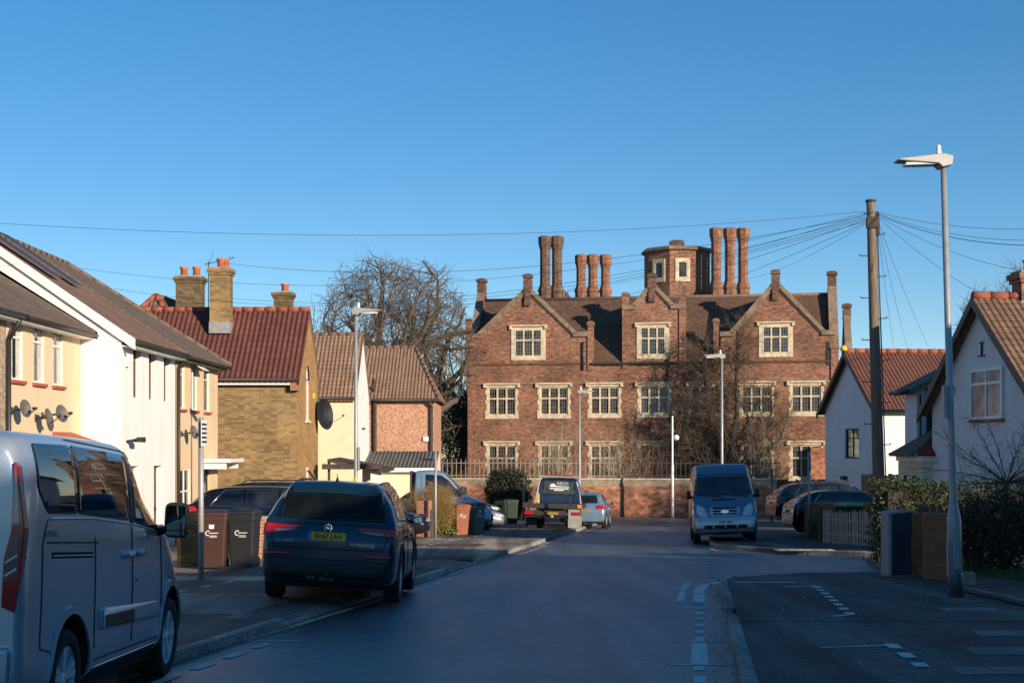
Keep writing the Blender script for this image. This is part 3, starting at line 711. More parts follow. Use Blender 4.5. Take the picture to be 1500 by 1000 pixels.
    def mirror(s, y, z, x, w=.2, h=.16, tall=False, mat=None):
        for sx in (-1, 1):
            mb = MB(); prof = fillet([(-w / 2, -h / 2), (w / 2, -h / 2), (w / 2, h / 2), (-w / 2, h / 2)], min(w, h) * .3)
            c = Vector((sx * (x + w / 2 + .06), y, z))
            pts = lambda k, dy: [c + Vector((a * k, dy, b * k)) for a, b in prof]
            lay = [pts(1, 0), pts(1.02, .05), pts(.9, .11), pts(.55, .15)]
            for A, B in zip(lay, lay[1:]):
                for i in range(len(A)): j = (i + 1) % len(A); mb.face((A[i], A[j], B[j], B[i]), 0, True)
            mb.face(lay[0][::-1]); mb.face(lay[-1])
            mb.tube(c + Vector((-sx * w * .3, .06, -h * .25)), (sx * (x - .05), y + .1, z - h * .4), .03, .04, 8)
            o = mb.build('wing_mirror', mat or s.paint, s.root)
            bm = bmesh.new(); bm.from_mesh(o.data); bmesh.ops.recalc_face_normals(bm, faces=bm.faces); bm.to_mesh(o.data); bm.free()
            g = MB()
            if tall:
                for z0, z1 in ((-.28, .42), (-.43, -.31)):
                    g.prism([c + Vector((a, -.004, b)) for a, b in fillet([(-w * .4, h * z0), (w * .4, h * z0), (w * .4, h * z1), (-w * .4, h * z1)], .02)], (0, -.004, 0))
            else: g.prism([c + Vector((a * .86, -.004, b * .84)) for a, b in prof], (0, -.004, 0))
            g.build('mirror_glass', 'mirror_glass', o)
    def plate(s, txt, x, y, z, front=False, mat='plate_yellow', w=.52, h=.112, blue=True, tilt=0):
        mb = MB(); mb.box(-w / 2, w / 2, -.006, .006, -h / 2, h / 2); o = mb.build('number_plate', mat, s.root, bevel=.002)
        o.location = (x, y, z); o.rotation_euler = (tilt, 0, math.pi if front else 0)
        if txt: text_mesh('lettering', txt, h * .92, 'ink', o, frame_mat((.02 if blue else 0, -.008, -.002), (1, 0, 0), (0, 0, 1)), .001, .80, font_off=.0015)
        if blue:
            b = MB(); b.box(-w / 2, -w / 2 + .045, -.008, -.006, -h / 2, h / 2); b.build('country_band', 'plate_blue', o)
        return o

def car_stations(L, W, H, kind='estate', zb=.22, belt=.92):
    w = W / 2
    if kind == 'estate': tail = [(.0, .62, .66), (.03, .86, .90), (.10, 1.0, 1.02), (.62, belt + .06, H - .06), (1.1, belt + .04, H)]
    elif kind == 'hatch': tail = [(.0, .62, .66), (.04, .84, .88), (.14, .98, 1.02), (.62, belt + .06, H - .10), (1.05, belt + .04, H - .01)]
    else: tail = [(.0, .62, .66), (.03, .9, .92), (.10, 1.04, 1.10), (.50, belt + .08, H - .06), (1.0, belt + .06, H)]
    st = []
    for y, zl, zt in tail:
        k = 1 - .12 * max(0, 1 - y / .25) ** 2
        a = min(1, y / .6); st.append((y, zb + .1 * max(0, 1 - y / .3), .60, zl, zt, w * .84 * k, w * .985 * k, w * .94 * k, w * (.80 * k if a < .3 else .70)))
    st.append((L * .40, zb - .02, .60, belt, H + .01, w * .88, w, w * .95, w * .72))
    st.append((L * .55, zb - .02, .60, belt - .01, H - .02, w * .88, w, w * .95, w * .71))
    st.append((L * .62, zb - .02, .60, belt - .02, H - .12, w * .88, w, w * .95, w * .70))
    st.append((L * .755, zb, .60, belt - .06, belt + .06, w * .88, w, w * .93, w * .78))
    st.append((L * .86, zb, .58, belt - .12, belt - .04, w * .86, w * .99, w * .90, w * .76))
    st.append((L * .94, zb + .02, .55, .70, .80, w * .80, w * .93, w * .84, w * .70))
    st.append((L * .985, zb + .06, .50, .60, .68, w * .70, w * .82, w * .74, w * .60))
    st.append((L, zb + .12, .48, .56, .60, w * .55, w * .68, w * .62, w * .48))
    return st
def car(name, label, L, W, H, kind, paint, loc, rz, rim='alloy', roll=0, group=None, rails=False, belt=.92, glass='car_glass', chrome=True):
    r = .33; wy = (.86 if kind != 'hatch' else .72, L - .86)
    v = Veh(name, label, 'car', car_stations(L, W, H, kind, belt=belt), loc, rz, paint, roll, group, [(wy[0], r), (wy[1], r)], .38)
    w = W / 2
    b0, b1 = belt + .06, H - .115
    x0, x1 = .55, L * .70
    v.patch('rear_side_window', fillet([(x0 + .12, b0 + .03), (L * .30, b0), (L * .30, b1 + .015), (x0 + .42, b1 - .02)], .04), '+x', glass, .004, both=True)
    v.patch('rear_door_window', fillet([(L * .315, b0), (L * .475, b0 - .005), (L * .475, b1 + .02), (L * .315, b1 + .02)], .03), '+x', glass, .004, both=True)
    v.patch('front_door_window', fillet([(L * .492, b0 - .005), (L * .705, b0 - .02), (L * .60, b1 - .04), (L * .55, b1 + .015), (L * .492, b1 + .02)], .04), '+x', glass, .004, both=True)
    if chrome: v.line([(x0 + .1, b0 + .01), (L * .30, b0 - .02), (L * .715, b0 - .035)], '+x', .008, .004, mat='chrome', name='window_trim')
    if chrome: v.line([(x0 + .1, b0 + .02), (x0 + .42, b1 + .015), (L * .3, b1 + .045), (L * .56, b1 + .04), (L * .62, b1 - .03), (L * .715, b0 - .03)], '+x', .007, .004, mat='chrome', name='window_trim')
    for yy, z0 in ((L * .31, .42), (L * .483, .30), (L * .70, .32)): v.line([(yy, z0), (yy, b0 - .03)], '+x', .006, .001)
    v.patch('windscreen', fillet([(-w * .66, belt + .08), (w * .66, belt + .08), (w * .56, H - .12), (-w * .56, H - .12)], .06), '+y', glass, .004)
    v.patch('rear_window', fillet([(-w * .62, 1.08), (w * .62, 1.08), (w * .52, H - .12), (-w * .52, H - .12)], .06), '-y', glass, .004)
    v.patch('tail_lamp', fillet([(w * .50, .84), (w * .90, .82), (w * .86, 1.0), (w * .55, .97)], .03), '-y', 'lamp_red', .012, both=True)
    v.patch('tail_lamp', fillet([(.03, .82), (.34, .86), (.26, .97), (.07, .99)], .03), '+x', 'lamp_red', .012, both=True)
    v.patch('headlamp', fillet([(w * .34, .60), (w * .76, .64), (w * .80, .76), (w * .40, .68)], .03), '+y', 'head_lamp', .012, both=True)
    v.patch('headlamp', fillet([(L - .34, .66), (L - .10, .58), (L - .12, .66), (L - .40, .76)], .02), '+x', 'head_lamp', .012, both=True)
    v.patch('grille', fillet([(-w * .36, .40), (w * .36, .40), (w * .32, .62), (-w * .32, .62)], .05), '+y', 'trim_black', .006)
    v.patch('sill_trim', [(wy[0] + .42, .22), (wy[1] - .42, .22), (wy[1] - .44, .31), (wy[0] + .44, .31)], '+x', 'trim_black', .008, both=True)
    for yy in (L * .455, L * .68): v.patch('door_handle', fillet([(yy - .19, .80), (yy - .02, .80), (yy - .02, .835), (yy - .19, .835)], .012), '+x', paint, .03, both=True)
    v.wheel(wy[0], r, w - .11, mat=rim); v.wheel(wy[1], r, w - .11, mat=rim)
    v.mirror(L * .66, b0 + .06, w * .90, .2, .14)
    v.plate('', 0, .012, .74, mat='plate_dirty')
    if rails:
        mb = MB()
        for sx in (-1, 1): mb.path([(sx * w * .66, L * .18, H - .03), (sx * w * .66, L * .22, H + .05), (sx * w * .66, L * .54, H + .045), (sx * w * .66, L * .58, H - .05)], .017)
        mb.build('roof_rail', 'trim_black' if rails == 1 else 'alloy', v.root)
    return v

# --- near silver passenger van, half up on the left kerb ---
w = .99
st = [(0, .40, .75, 1.38, 1.84, .88, .925, .905, .80), (.02, .36, .75, 1.40, 1.91, .90, .955, .935, .84), (.10, .32, .75, 1.42, 1.965, .92, .98, .955, .87), (.25, .30, .75, 1.42, 1.99, .93, .99, .965, .885),
      (1.4, .28, .75, 1.40, 2.0, .93, .995, .965, .885), (2.3, .28, .75, 1.34, 1.99, .93, .995, .965, .875), (2.72, .28, .74, 1.31, 1.94, .93, .995, .96, .84), (3.1, .28, .72, 1.28, 1.68, .93, .99, .955, .80), (3.62, .28, .70, 1.22, 1.34, .92, .985, .94, .80),
      (4.05, .28, .66, 1.08, 1.18, .90, .97, .90, .74), (4.45, .30, .62, .90, 1.02, .84, .92, .82, .66), (4.72, .33, .58, .74, .86, .74, .82, .72, .56), (4.85, .38, .54, .62, .70, .60, .68, .60, .46)]
VX = -3.97
van = Veh('passenger_van', 'silver grey passenger van with dark side windows, nearest vehicle, cut by the photo edge', 'van', st, (VX, 8.62, gz(8.62) + .045), 0, 'paint_silver_van', roll=R(2.6), arches=[(.92, .36), (3.8, .36)], ar=.43, step=.04)
van.patch('rear_side_window', fillet([(.25, 1.90), (.24, 1.62), (.42, 1.46), (1.05, 1.45), (1.02, 1.91)], .05), '+x', 'car_glass', .005, both=True)
van.patch('sliding_door_window', fillet([(1.07, 1.45), (2.36, 1.38), (2.36, 1.88), (1.04, 1.91)], .04), '+x', 'car_glass', .005, both=True)
van.patch('front_door_window', fillet([(2.56, 1.36), (3.42, 1.27), (3.40, 1.33), (2.92, 1.78), (2.56, 1.83)], .05), '+x', 'car_glass', .006, both=True)
van.patch('door_pillar', [(2.40, 1.35), (2.53, 1.35), (2.53, 1.86), (2.40, 1.88)], '+x', 'trim_black', .003, both=True)
van.patch('front_pillar_trim', [(3.45, 1.26), (3.64, 1.22), (3.05, 1.74), (2.96, 1.77)], '+x', 'trim_black', .003, both=True)
van.patch('windscreen', fillet([(-.78, 1.30), (.78, 1.30), (.72, 1.86), (-.72, 1.86)], .07), '+y', 'car_glass', .004)
van.patch('rear_window', fillet([(-.70, 1.32), (.70, 1.32), (.66, 1.84), (-.66, 1.84)], .07), '-y', 'car_glass', .005)
for sx in (-1, 1):
    q = lambda pts: [(sx * a, b) for a, b in pts]
    def lam(pts, y0, y1, nm, mt, par): mb = MB(); mb.prism([(a, y0, b) for a, b in q(pts)], (0, y1 - y0, 0)); return mb.build(nm, mt, par, bevel=.006)
    L_ = lam([(.85, .90), (.93, .87), (.958, 1.1), (.968, 1.38), (.925, 1.62), (.905, 1.75), (.88, 1.78), (.885, 1.36), (.85, 1.20)], -.014, .075, 'tail_lamp', 'lamp_red', van.root)
    lam([(.893, 1.40), (.94, 1.40), (.918, 1.60), (.90, 1.72), (.893, 1.73)], -.017, -.012, 'tail_lamp_lens', 'lamp_clear', L_)
    lam([(.862, 1.05), (.938, 1.10), (.945, 1.34), (.893, 1.34), (.862, 1.19)], -.017, -.012, 'tail_lamp_lens', 'lamp_smoke', L_)
    for z in (1.08, 1.16): lam([(.862, z), (.935, z + .05), (.935, z + .065), (.862, z + .015)], -.020, -.015, 'tail_lamp_bar', 'lamp_bar', L_)
van.patch('slide_rail', [(.50, 1.175), (1.42, 1.14), (1.42, 1.18), (.50, 1.215)], '+x', 'gap', .002, both=True)
van.line([(.52, 1.19), (1.40, 1.158)], '+x', .006, .004, mat='alloy', name='rail_bar')
van.line([(.40, 1.28), (1.55, 1.24)], '+x', .005, .001); van.line([(1.46, .50), (1.46, 1.28)], '+x', .005, .001)
van.line([(.30, .62), (.32, 1.27), (.42, 1.42)], '+x', .005, .001); van.line([(.30, .62), (.50, .58)], '+x', .005, .001)
van.line([(2.46, .45), (2.46, 1.33)], '+x', .006, .001); van.line([(3.42, .62), (3.44, 1.24)], '+x', .006, .001); van.line([(1.46, .42), (3.30, .40)], '+x', .005, .001)
van.line([(1.0, 1.945), (2.6, 1.90), (3.0, 1.78)], '+x', .006, .002, name='roof_gutter')
van.patch('side_moulding', fillet([(1.60, .62), (3.24, .57), (3.24, .70), (1.60, .77)], .02), '+x', 'paint_silver_van', .03, both=True)
van.patch('moulding_insert', fillet([(1.66, .63), (2.44, .605), (2.44, .70), (1.66, .72)], .01), '+x', 'trim_black', .033, both=True)
van.patch('sill_trim', [(1.42, .29), (3.3, .28), (3.3, .35), (1.42, .36)], '+x', 'trim_black', .012, both=True)
van.line([(1.42, .37), (3.3, .36)], '+x', .008, .012, mat='chrome', name='sill_strip')
def arch_lip(v, y, z, r, mat, wd=.05, off=.02, a0=-10, a1=190, ext=0):
    poly = [(y + math.cos(R(a)) * (r + wd), z + math.sin(R(a)) * (r + wd)) for a in range(a0, a1 + 1, 8)] + [(y + math.cos(R(a)) * r, z + math.sin(R(a)) * r) for a in range(a1, a0 - 1, -8)]
    # laid in short pieces so each stays convex
    n = len(poly) // 2
    for ax, sg in (('+x', 1), ('-x', -1)):
        mb = MB()
        out = [v.hit(ax, *p) for p in poly[:n]]; inn = [v.hit(ax, poly[len(poly) - 1 - i][0], poly[len(poly) - 1 - i][1]) for i in range(n)]
        for i in range(n - 1):
            x_ = Vector((sg * off, 0, 0)); q = [out[i][0], out[i + 1][0], inn[i + 1][0], inn[i][0]]
            if max(abs(c.x) for c in q) - min(abs(c.x) for c in q) > .15: continue
            p4 = [c + x_ for c in q]
            if sg > 0: p4 = p4[::-1]; q = q[::-1]
            mb.face(p4[::-1] if sg > 0 else p4[::-1], 0, True)
            for k in range(4): mb.face((q[k], q[(k + 1) % 4], p4[(k + 1) % 4], p4[k]))
        o = mb.build('wheel_arch_lip', mat, v.root)
    return o
van.line([(.44, 1.43), (1.4, 1.415), (2.4, 1.355), (3.5, 1.26)], '+x', .016, -.006, mat='paint_silver_van', name='shoulder_crease')
arch_lip(van, .92, .36, .43, 'paint_silver_van', .05, .018); arch_lip(van, 3.8, .36, .43, 'paint_silver_van', .05, .018)
for yy in (2.30, 2.64): van.patch('door_handle', fillet([(yy - .10, 1.10), (yy + .10, 1.10), (yy + .10, 1.15), (yy - .10, 1.15)], .02), '+x', 'paint_silver_van', .045, both=True)
fc = MB(); fc.lathe((0, 0, 0), [(.035, 0), (.03, .012)], 16, 0, 'x'); o = fc.build('lock', 'chrome', van.root); o.location = van.hit('+x', 2.60, .93)[0]
van.wheel(.92, .345, .87, .235, 5, 'alloy'); van.wheel(3.8, .345, .87, .235, 5, 'alloy')
van.mirror(3.30, 1.37, .955, .19, .29, True, 'trim_black')
p_, n_ = van.hit('+x', .42, 1.335); text_mesh('lettering', 'KOMBI', .062, 'chrome', van.root, frame_mat(p_ + Vector((.010, 0.06, 0)), (0, 1, -.05), (0, 0, 1)), .003, 1.3)
van.patch('rear_bumper', fillet([(-.92, .40), (.92, .40), (.92, .66), (-.92, .66)], .04), '-y', 'paint_silver_van', .05)
bk = MB(); bk.box(-.9, .9, .15, 4.5, .20, .32); bk.build('underbody', 'gap', van.root)

# --- dark blue estate SUV with its back to us ---
w = .94
st = [(0, .42, .62, .80, .84, .70, .82, .82, .66), (.04, .34, .62, .95, 1.0, .78, .88, .87, .72), (.10, .30, .62, 1.06, 1.14, .80, .905, .885, .72), (.20, .28, .62, 1.10, 1.30, .82, .92, .895, .70), (.42, .27, .62, 1.11, 1.60, .84, .935, .90, .66),
      (.50, .27, .62, 1.11, 1.645, .85, .938, .90, .655), (1.1, .26, .62, 1.09, 1.69, .86, .94, .905, .67), (2.1, .26, .62, 1.06, 1.70, .86, .94, .905, .68), (2.6, .26, .62, 1.04, 1.66, .86, .94, .905, .67), (2.95, .26, .62, 1.03, 1.52, .86, .94, .90, .67),
      (3.55, .26, .62, 1.01, 1.12, .86, .94, .89, .72), (4.1, .28, .62, .96, 1.04, .85, .93, .87, .70), (4.5, .32, .60, .84, .92, .78, .86, .78, .62), (4.66, .36, .56, .70, .78, .66, .74, .66, .52), (4.70, .42, .54, .62, .66, .55, .62, .55, .42)]
suv = Veh('estate_suv', 'dark blue SUV with yellow plate, parked half on the left kerb beyond the silver van', 'car', st, (-2.53, 19.40, gz(19.4) + .07), 0, 'paint_suv', roll=R(3.0), arches=[(.93, .36), (3.72, .36)], ar=.42, step=.045)
suv.patch('rear_window', fillet([(-.77, 1.15), (.77, 1.15), (.64, 1.61), (-.64, 1.61)], .06), '-y', 'rear_glass', .006)
suv.patch('roof_spoiler', fillet([(-.58, .34), (.58, .34), (.60, .60), (-.60, .60)], .04), '+z', 'paint_suv', .022)
suv.patch('rear_side_window', fillet([(.55, 1.17), (1.22, 1.14), (1.18, 1.56), (.85, 1.55)], .05), '+x', 'car_glass', .005, both=True)
suv.patch('rear_door_window', fillet([(1.27, 1.14), (2.02, 1.12), (2.02, 1.585), (1.23, 1.57)], .04), '+x', 'car_glass', .005, both=True)
suv.patch('front_door_window', fillet([(2.08, 1.12), (3.18, 1.09), (2.78, 1.50), (2.5, 1.57), (2.08, 1.585)], .05), '+x', 'car_glass', .005, both=True)
suv.line([(.50, 1.16), (.82, 1.585), (1.3, 1.61), (2.5, 1.60), (2.82, 1.52), (3.24, 1.08)], '+x', .007, .004, mat='chrome', name='window_trim')
suv.line([(.52, 1.145), (2.0, 1.10), (3.24, 1.07)], '+x', .008, .004, mat='chrome', name='window_trim')
suv.patch('windscreen', fillet([(-.70, 1.14), (.70, 1.14), (.60, 1.58), (-.60, 1.58)], .06), '+y', 'car_glass', .005)
suv.patch('tail_lamp', fillet([(.36, 1.055), (.42, 1.01), (.62, .96), (.875, .935), (.86, 1.07), (.70, 1.06)], .012), '-y', 'lamp_red', .016, both=True)
suv.patch('tail_lamp_lens', fillet([(.42, 1.01), (.50, .985), (.74, .96), (.74, .99)], .008), '-y', 'lamp_clear', .019, both=True)
suv.patch('tail_lamp', fillet([(.05, .90), (.30, .98), (.34, 1.05), (.08, 1.07)], .015), '+x', 'lamp_red', .016, both=True)
suv.patch('reflector', fillet([(.50, .645), (.84, .65), (.84, .70), (.50, .695)], .01), '-y', 'lamp_red', .010, both=True)
suv.patch('bumper_cladding', fillet([(-.74, .36), (.74, .36), (.84, .62), (-.84, .62)], .03), '-y', 'trim_black', .012)
suv.patch('sill_cladding', [(1.36, .27), (3.26, .27), (3.28, .40), (1.34, .40)], '+x', 'trim_black', .014, both=True)
arch_lip(suv, .93, .36, .42, 'trim_black', .07, .016); arch_lip(suv, 3.72, .36, .42, 'trim_black', .07, .016)
suv.line([(-.82, 1.075), (-.3, 1.09), (.3, 1.09), (.82, 1.075)], '-y', .006, .002, both=False)
suv.line([(-.74, .76), (.74, .76)], '-y', .007, .002, both=False); suv.line([(-.74, .76), (-.80, .95)], '-y', .006, .002)
for q in ([(1.36, .42), (1.30, .8), (1.24, 1.12)], [(2.05, .32), (2.05, 1.10)], [(3.2, .42), (3.2, 1.06)]): suv.line(q, '+x', .006, .001)
suv.line([(.35, .93), (2.0, .96), (3.9, .95)], '+x', .010, -.004, mat='paint_suv', name='shoulder_crease')
for yy in (1.98, 3.0): suv.patch('door_handle', fillet([(yy - .24, .90), (yy - .03, .90), (yy - .03, .935), (yy - .24, .935)], .014), '+x', 'paint_suv', .035, both=True)
suv.plate('BH67 LAH', -.03, .012, .925, tilt=R(-8))
bd = MB(); bd.lathe((0, 0, 0), [(.055, -.012), (.055, 0)], 24, 0, 'y'); bd_ = bd.build('badge', 'chrome', suv.root); bd_.location = suv.hit('-y', -.02, 1.04)[0] + Vector((0, -.002, 0))
b2 = MB(); b2.lathe((0, 0, 0), [(.043, -.014), (.043, -.011)], 24, 0, 'y'); b2.build('badge_disc', 'ink', bd_)
b3 = MB(); b3.prism([(-.028, -.0165, -.006), (.0, -.0165, -.02), (.03, -.0165, -.004), (.006, -.0165, .004), (.02, -.0165, .024), (-.008, -.0165, .012), (-.026, -.0165, .02)], (0, .002, 0)); b3.build('badge_emblem', 'chrome', bd_)
for txt, xx, zz, sz in (('KODIAQ', .46, .83, .062), ('SKODA', -.60, .85, .055)):
    p_, n_ = suv.hit('-y', xx, zz); text_mesh('lettering', txt, sz, 'chrome', suv.root, frame_mat(p_ + n_ * .008, (1, 0, 0), (0, 0, 1)), .003, 1.35)
wp = MB(); wp.path([(.0, .16, 1.19), (.0, .13, 1.21), (.34, .15, 1.215)], .010, 6); wp.build('rear_wiper', 'trim_black', suv.root)
an = MB(); an.tube((0, .62, 1.66), (0, .60, 1.73), .035, .012, 8); an.tube((0, .60, 1.72), (0, .57, 1.78), .008, .005, 6); an.build('aerial', 'trim_black', suv.root)
for sx in (-1, 1):
    rp = [suv.hit('+z', sx * .585, yy)[0] + Vector((0, 0, hh)) for yy, hh in ((.80, .0), (1.0, .014), (1.2, .02), (1.6, .022), (2.1, .02), (2.35, .014), (2.5, .0))]; mb = MB(); mb.path(rp, .014, 8); mb.build('roof_rail', 'trim_black', suv.root)
tb = MB(); tb.box(-.10, .10, -.02, .3, .33, .38); tb.tube((0, -.04, .36), (0, -.06, .45), .02, None, 8); tb.lathe((0, -.06, .46), [(.01, -.02), (.025, 0), (.01, .02)], 10); tb.box(-.28, -.16, .0, .08, .34, .42); tb.build('tow_bar', 'dark_metal', suv.root)
ub = MB(); ub.box(-.78, .78, .2, 4.4, .22, .34); ub.build('underbody', 'gap', suv.root)
suv.wheel(.93, .355, .83, .225, 5, 'alloy'); suv.wheel(3.72, .355, .83, .225, 5, 'alloy')
suv.mirror(3.0, 1.17, .87, .20, .15)

# --- blue high-roofed van coming towards us at the far right kerb ---
w = .98
st = [(0, .45, .85, 1.45, 2.30, .88, .93, .90, .74), (.06, .42, .85, 1.45, 2.42, .92, .97, .94, .80), (1.0, .40, .85, 1.42, 2.47, .92, .98, .95, .82), (3.5, .38, .85, 1.40, 2.44, .92, .98, .95, .81), (3.85, .36, .85, 1.38, 2.30, .92, .98, .95, .80),
      (4.05, .36, .84, 1.36, 2.10, .92, .98, .95, .80), (4.55, .34, .82, 1.30, 1.38, .92, .98, .94, .84), (4.80, .32, .80, 1.16, 1.22, .92, .97, .92, .80), (4.98, .30, .70, .90, 1.0, .90, .95, .90, .76), (5.06, .34, .62, .70, .74, .86, .92, .88, .76), (5.10, .38, .60, .64, .66, .80, .86, .82, .7)]
tv = Veh('panel_van', 'blue and grey high-roofed van facing us at the far right kerb', 'van', st, (7.0, 48.6, gz(48.6) + .04), R(180 - 5.5), 'paint_blue_van', roll=0, arches=[(1.1, .34), (4.2, .34)], ar=.40)
tv.root.rotation_euler = (R(1.78), R(2.2), R(180 - 5.5))
tv.patch('windscreen', fillet([(-.86, 1.44), (.86, 1.44), (.80, 2.04), (-.80, 2.04)], .07), '+y', 'glass', .006)
tv.line([(-.84, 2.10), (.84, 2.10)], '+y', .012, .006, both=False, mat='trim_black', name='windscreen_seal')
tv.line([(-.7, 1.40), (.1, 1.50)], '+y', .012, .02, both=False, mat='trim_black', name='wiper'); tv.line([(.05, 1.40), (.78, 1.49)], '+y', .012, .02, both=False, mat='trim_black', name='wiper')
tv.patch('bonnet_vent', [(-.34, 1.30), (.34, 1.30), (.36, 1.34), (-.36, 1.34)], '+y', 'trim_black', .01)
g_ = tv.patch('grille', fillet([(-.40, .82), (.40, .82), (.46, 1.10), (-.46, 1.10)], .05), '+y', 'paint_silver', .03)
for z in (.865, .945, 1.035): tv.patch('grille_slot', fillet([(-.36, z), (.36, z), (.37, z + .045), (-.37, z + .045)], .01), '+y', 'gap', .034)
for z in (.96,):
    p_, n_ = tv.hit('+y', 0, z); e = MB(); e.lathe((0, 0, 0), [(1, -.01), (1, .012)], 24, 0, 'y'); e_ = e.build('badge', 'chrome', tv.root); e_.location = p_ + Vector((0, .05, 0)); e_.scale = (.12, 1, .05)
tv.patch('headlamp', fillet([(.52, .80), (.80, .82), (.86, 1.0), (.82, 1.20), (.60, 1.06)], .03), '+y', 'head_lamp', .03, both=True)
tv.patch('headlamp', fillet([(4.72, .86), (4.95, .84), (4.90, 1.02), (4.70, 1.18)], .03), '+x', 'head_lamp', .02, both=True)
tv.patch('front_bumper', fillet([(-.88, .42), (.88, .42), (.88, .80), (-.88, .80)], .05), '+y', 'paint_silver', .06)
tv.patch('bumper_intake', fillet([(-.62, .46), (.62, .46), (.66, .56), (-.66, .56)], .03), '+y', 'gap', .068)
for x in (-.36, 0, .36): tv.patch('intake_bar', [(x - .02, .46), (x + .02, .46), (x + .02, .56), (x - .02, .56)], '+y', 'paint_silver', .072)
tv.plate('GU58 UMC', 0, 5.185, .655, True, 'plate_white', blue=False)
for z0, z1 in ((.5, 1.36),): tv.line([(4.3, z0 + .1), (4.32, z1)], '+x', .008, .001); tv.line([(3.35, .5), (3.35, 1.95)], '+x', .008, .001)
tv.patch('front_door_window', fillet([(3.42, 1.42), (4.42, 1.38), (4.10, 1.98), (3.42, 2.02)], .05), '+x', 'car_glass', .006, both=True)
tv.patch('side_moulding', [(1.6, .62), (3.7, .62), (3.7, .78), (1.6, .78)], '+x', 'trim_black', .02, both=True)
tv.wheel(1.1, .34, .85, .22, 6, 'galv_dark', split=False); tv.wheel(4.2, .34, .85, .22, 6, 'galv_dark', split=False)
tv.mirror(4.28, 1.50, .93, .13, .26, True, 'trim_black')
mb = MB(); mb.box(-.8, .8, .3, 4.8, .26, .42); mb.build('underbody', 'gap', tv.root)

# --- parked cars on drives ---
car('estate_car', 'black estate car with chrome window trim parked behind the two wheelie bins on the left', 4.85, 1.86, 1.47, 'estate', 'paint_black', (-8.15, 36.3, gz(36.3) + .27), R(-90 + 2))
car('estate_car', 'dark estate car with roof rails glimpsed over the roof of the blue SUV', 4.7, 1.82, 1.5, 'estate', 'paint_black', (-8.4, 40.6, gz(40.6) + .38), R(-90), rails=1)
car('hatchback', 'black hatchback parked on a drive between the blue SUV and the golden shrub', 4.1, 1.76, 1.5, 'hatch', 'paint_navy', (-6.75, 46.2, gz(46.2) + .05), R(-90))
car('hatchback', 'silver car with black alloy wheels poking out of a drive behind the bins', 4.4, 1.8, 1.42, 'hatch', 'paint_silver', (-4.70, 56.8, gz(56.8) + .02), R(-90), rim='alloy_black')
car('hatchback', 'dark car with a pale headlamp parked beyond the silver car with black wheels', 4.4, 1.8, 1.46, 'hatch', 'paint_black', (-4.9, 60.6, gz(60.6) + .25), R(-90))
car('estate_car', 'dark estate car with roof bars parked farther back beside the far white house', 4.7, 1.82, 1.48, 'estate', 'paint_navy', (9.35, 51.8, gz(51.8) + .46), R(-90 + 3), rails=1)
car('hatchback', 'dark hatchback with a pale roof line parked behind the picket fence', 4.3, 1.78, 1.44, 'hatch', 'paint_black', (9.2, 47.9, gz(47.9) + .22), R(-90 + 3))
car('hatchback', 'blue car parked at the kerb beyond the recovery truck', 4.2, 1.8, 1.55, 'hatch', 'paint_paleblue', (3.13, 61.6, gz(61.6) + .03), R(-7.3), chrome=False)

# --- light cab-and-bed van with its nose to the street ---
st = [(0, .55, .85, 1.35, 2.16, .88, .94, .92, .74), (.06, .50, .85, 1.36, 2.26, .90, .97, .94, .79), (.6, .46, .85, 1.34, 2.29, .92, .98, .95, .81), (1.0, .44, .85, 1.32, 2.22, .92, .98, .95, .80), (1.25, .42, .84, 1.30, 2.04, .92, .98, .95, .80),
      (2.05, .40, .80, 1.20, 1.30, .92, .98, .93, .82), (2.45, .38, .72, 1.04, 1.12, .90, .96, .90, .78), (2.70, .38, .64, .82, .90, .86, .90, .84, .68), (2.80, .42, .60, .70, .74, .78, .82, .76, .6)]
cb = Veh('flatbed_van', 'pale blue-grey flatbed van, nose to the street, behind the golden shrub', 'van', st, (-3.55, 53.0, gz(53.0) + .12), R(-90), 'paint_paleblue', arches=[(2.0, .36)], ar=.42, body='cab')
cb.patch('door_window', fillet([(.40, 1.36), (1.75, 1.30), (1.22, 1.92), (.98, 2.08), (.40, 2.12)], .05), '+x', 'car_glass', .006, both=True)
cb.patch('windscreen', fillet([(-.84, 1.36), (.84, 1.36), (.74, 2.12), (-.74, 2.12)], .06), '+y', 'glass', .006)
cb.line([(.25, .6), (.25, 2.1)], '+x', .008, .001); cb.line([(1.85, .75), (1.85, 1.26)], '+x', .008, .001)
cb.patch('headlamp', fillet([(2.46, .74), (2.68, .70), (2.60, .88), (2.42, .98)], .02), '+x', 'head_lamp', .02, both=True)
cb.patch('headlamp', fillet([(.5, .72), (.8, .74), (.82, .96), (.58, .9)], .02), '+y', 'head_lamp', .02, both=True)
cb.patch('bumper', fillet([(-.8, .42), (.8, .42), (.8, .66), (-.8, .66)], .03), '+y', 'trim_black', .05)
mb = MB(); mb.box(-1.0, 1.0, -3.1, -.12, .82, .92); mb.box(-1.0, 1.0, -.16, -.10, .92, 2.25); mb.box(-1.0, -.96, -3.1, -.16, .92, 1.25); mb.box(.96, 1.0, -3.1, -.16, .92, 1.25); mb.box(-.4, .4, -3.0, 0, .5, .82)
mb.build('flatbed', 'timber_dark', cb.root)
cb.wheel(2.0, .34, .84, .2, 6, 'galv_dark', split=False); cb.wheel(-2.0, .34, .84, .2, 6, 'galv_dark', split=False); cb.mirror(1.7, 1.52, .95, .18, .3, True, 'trim_black')

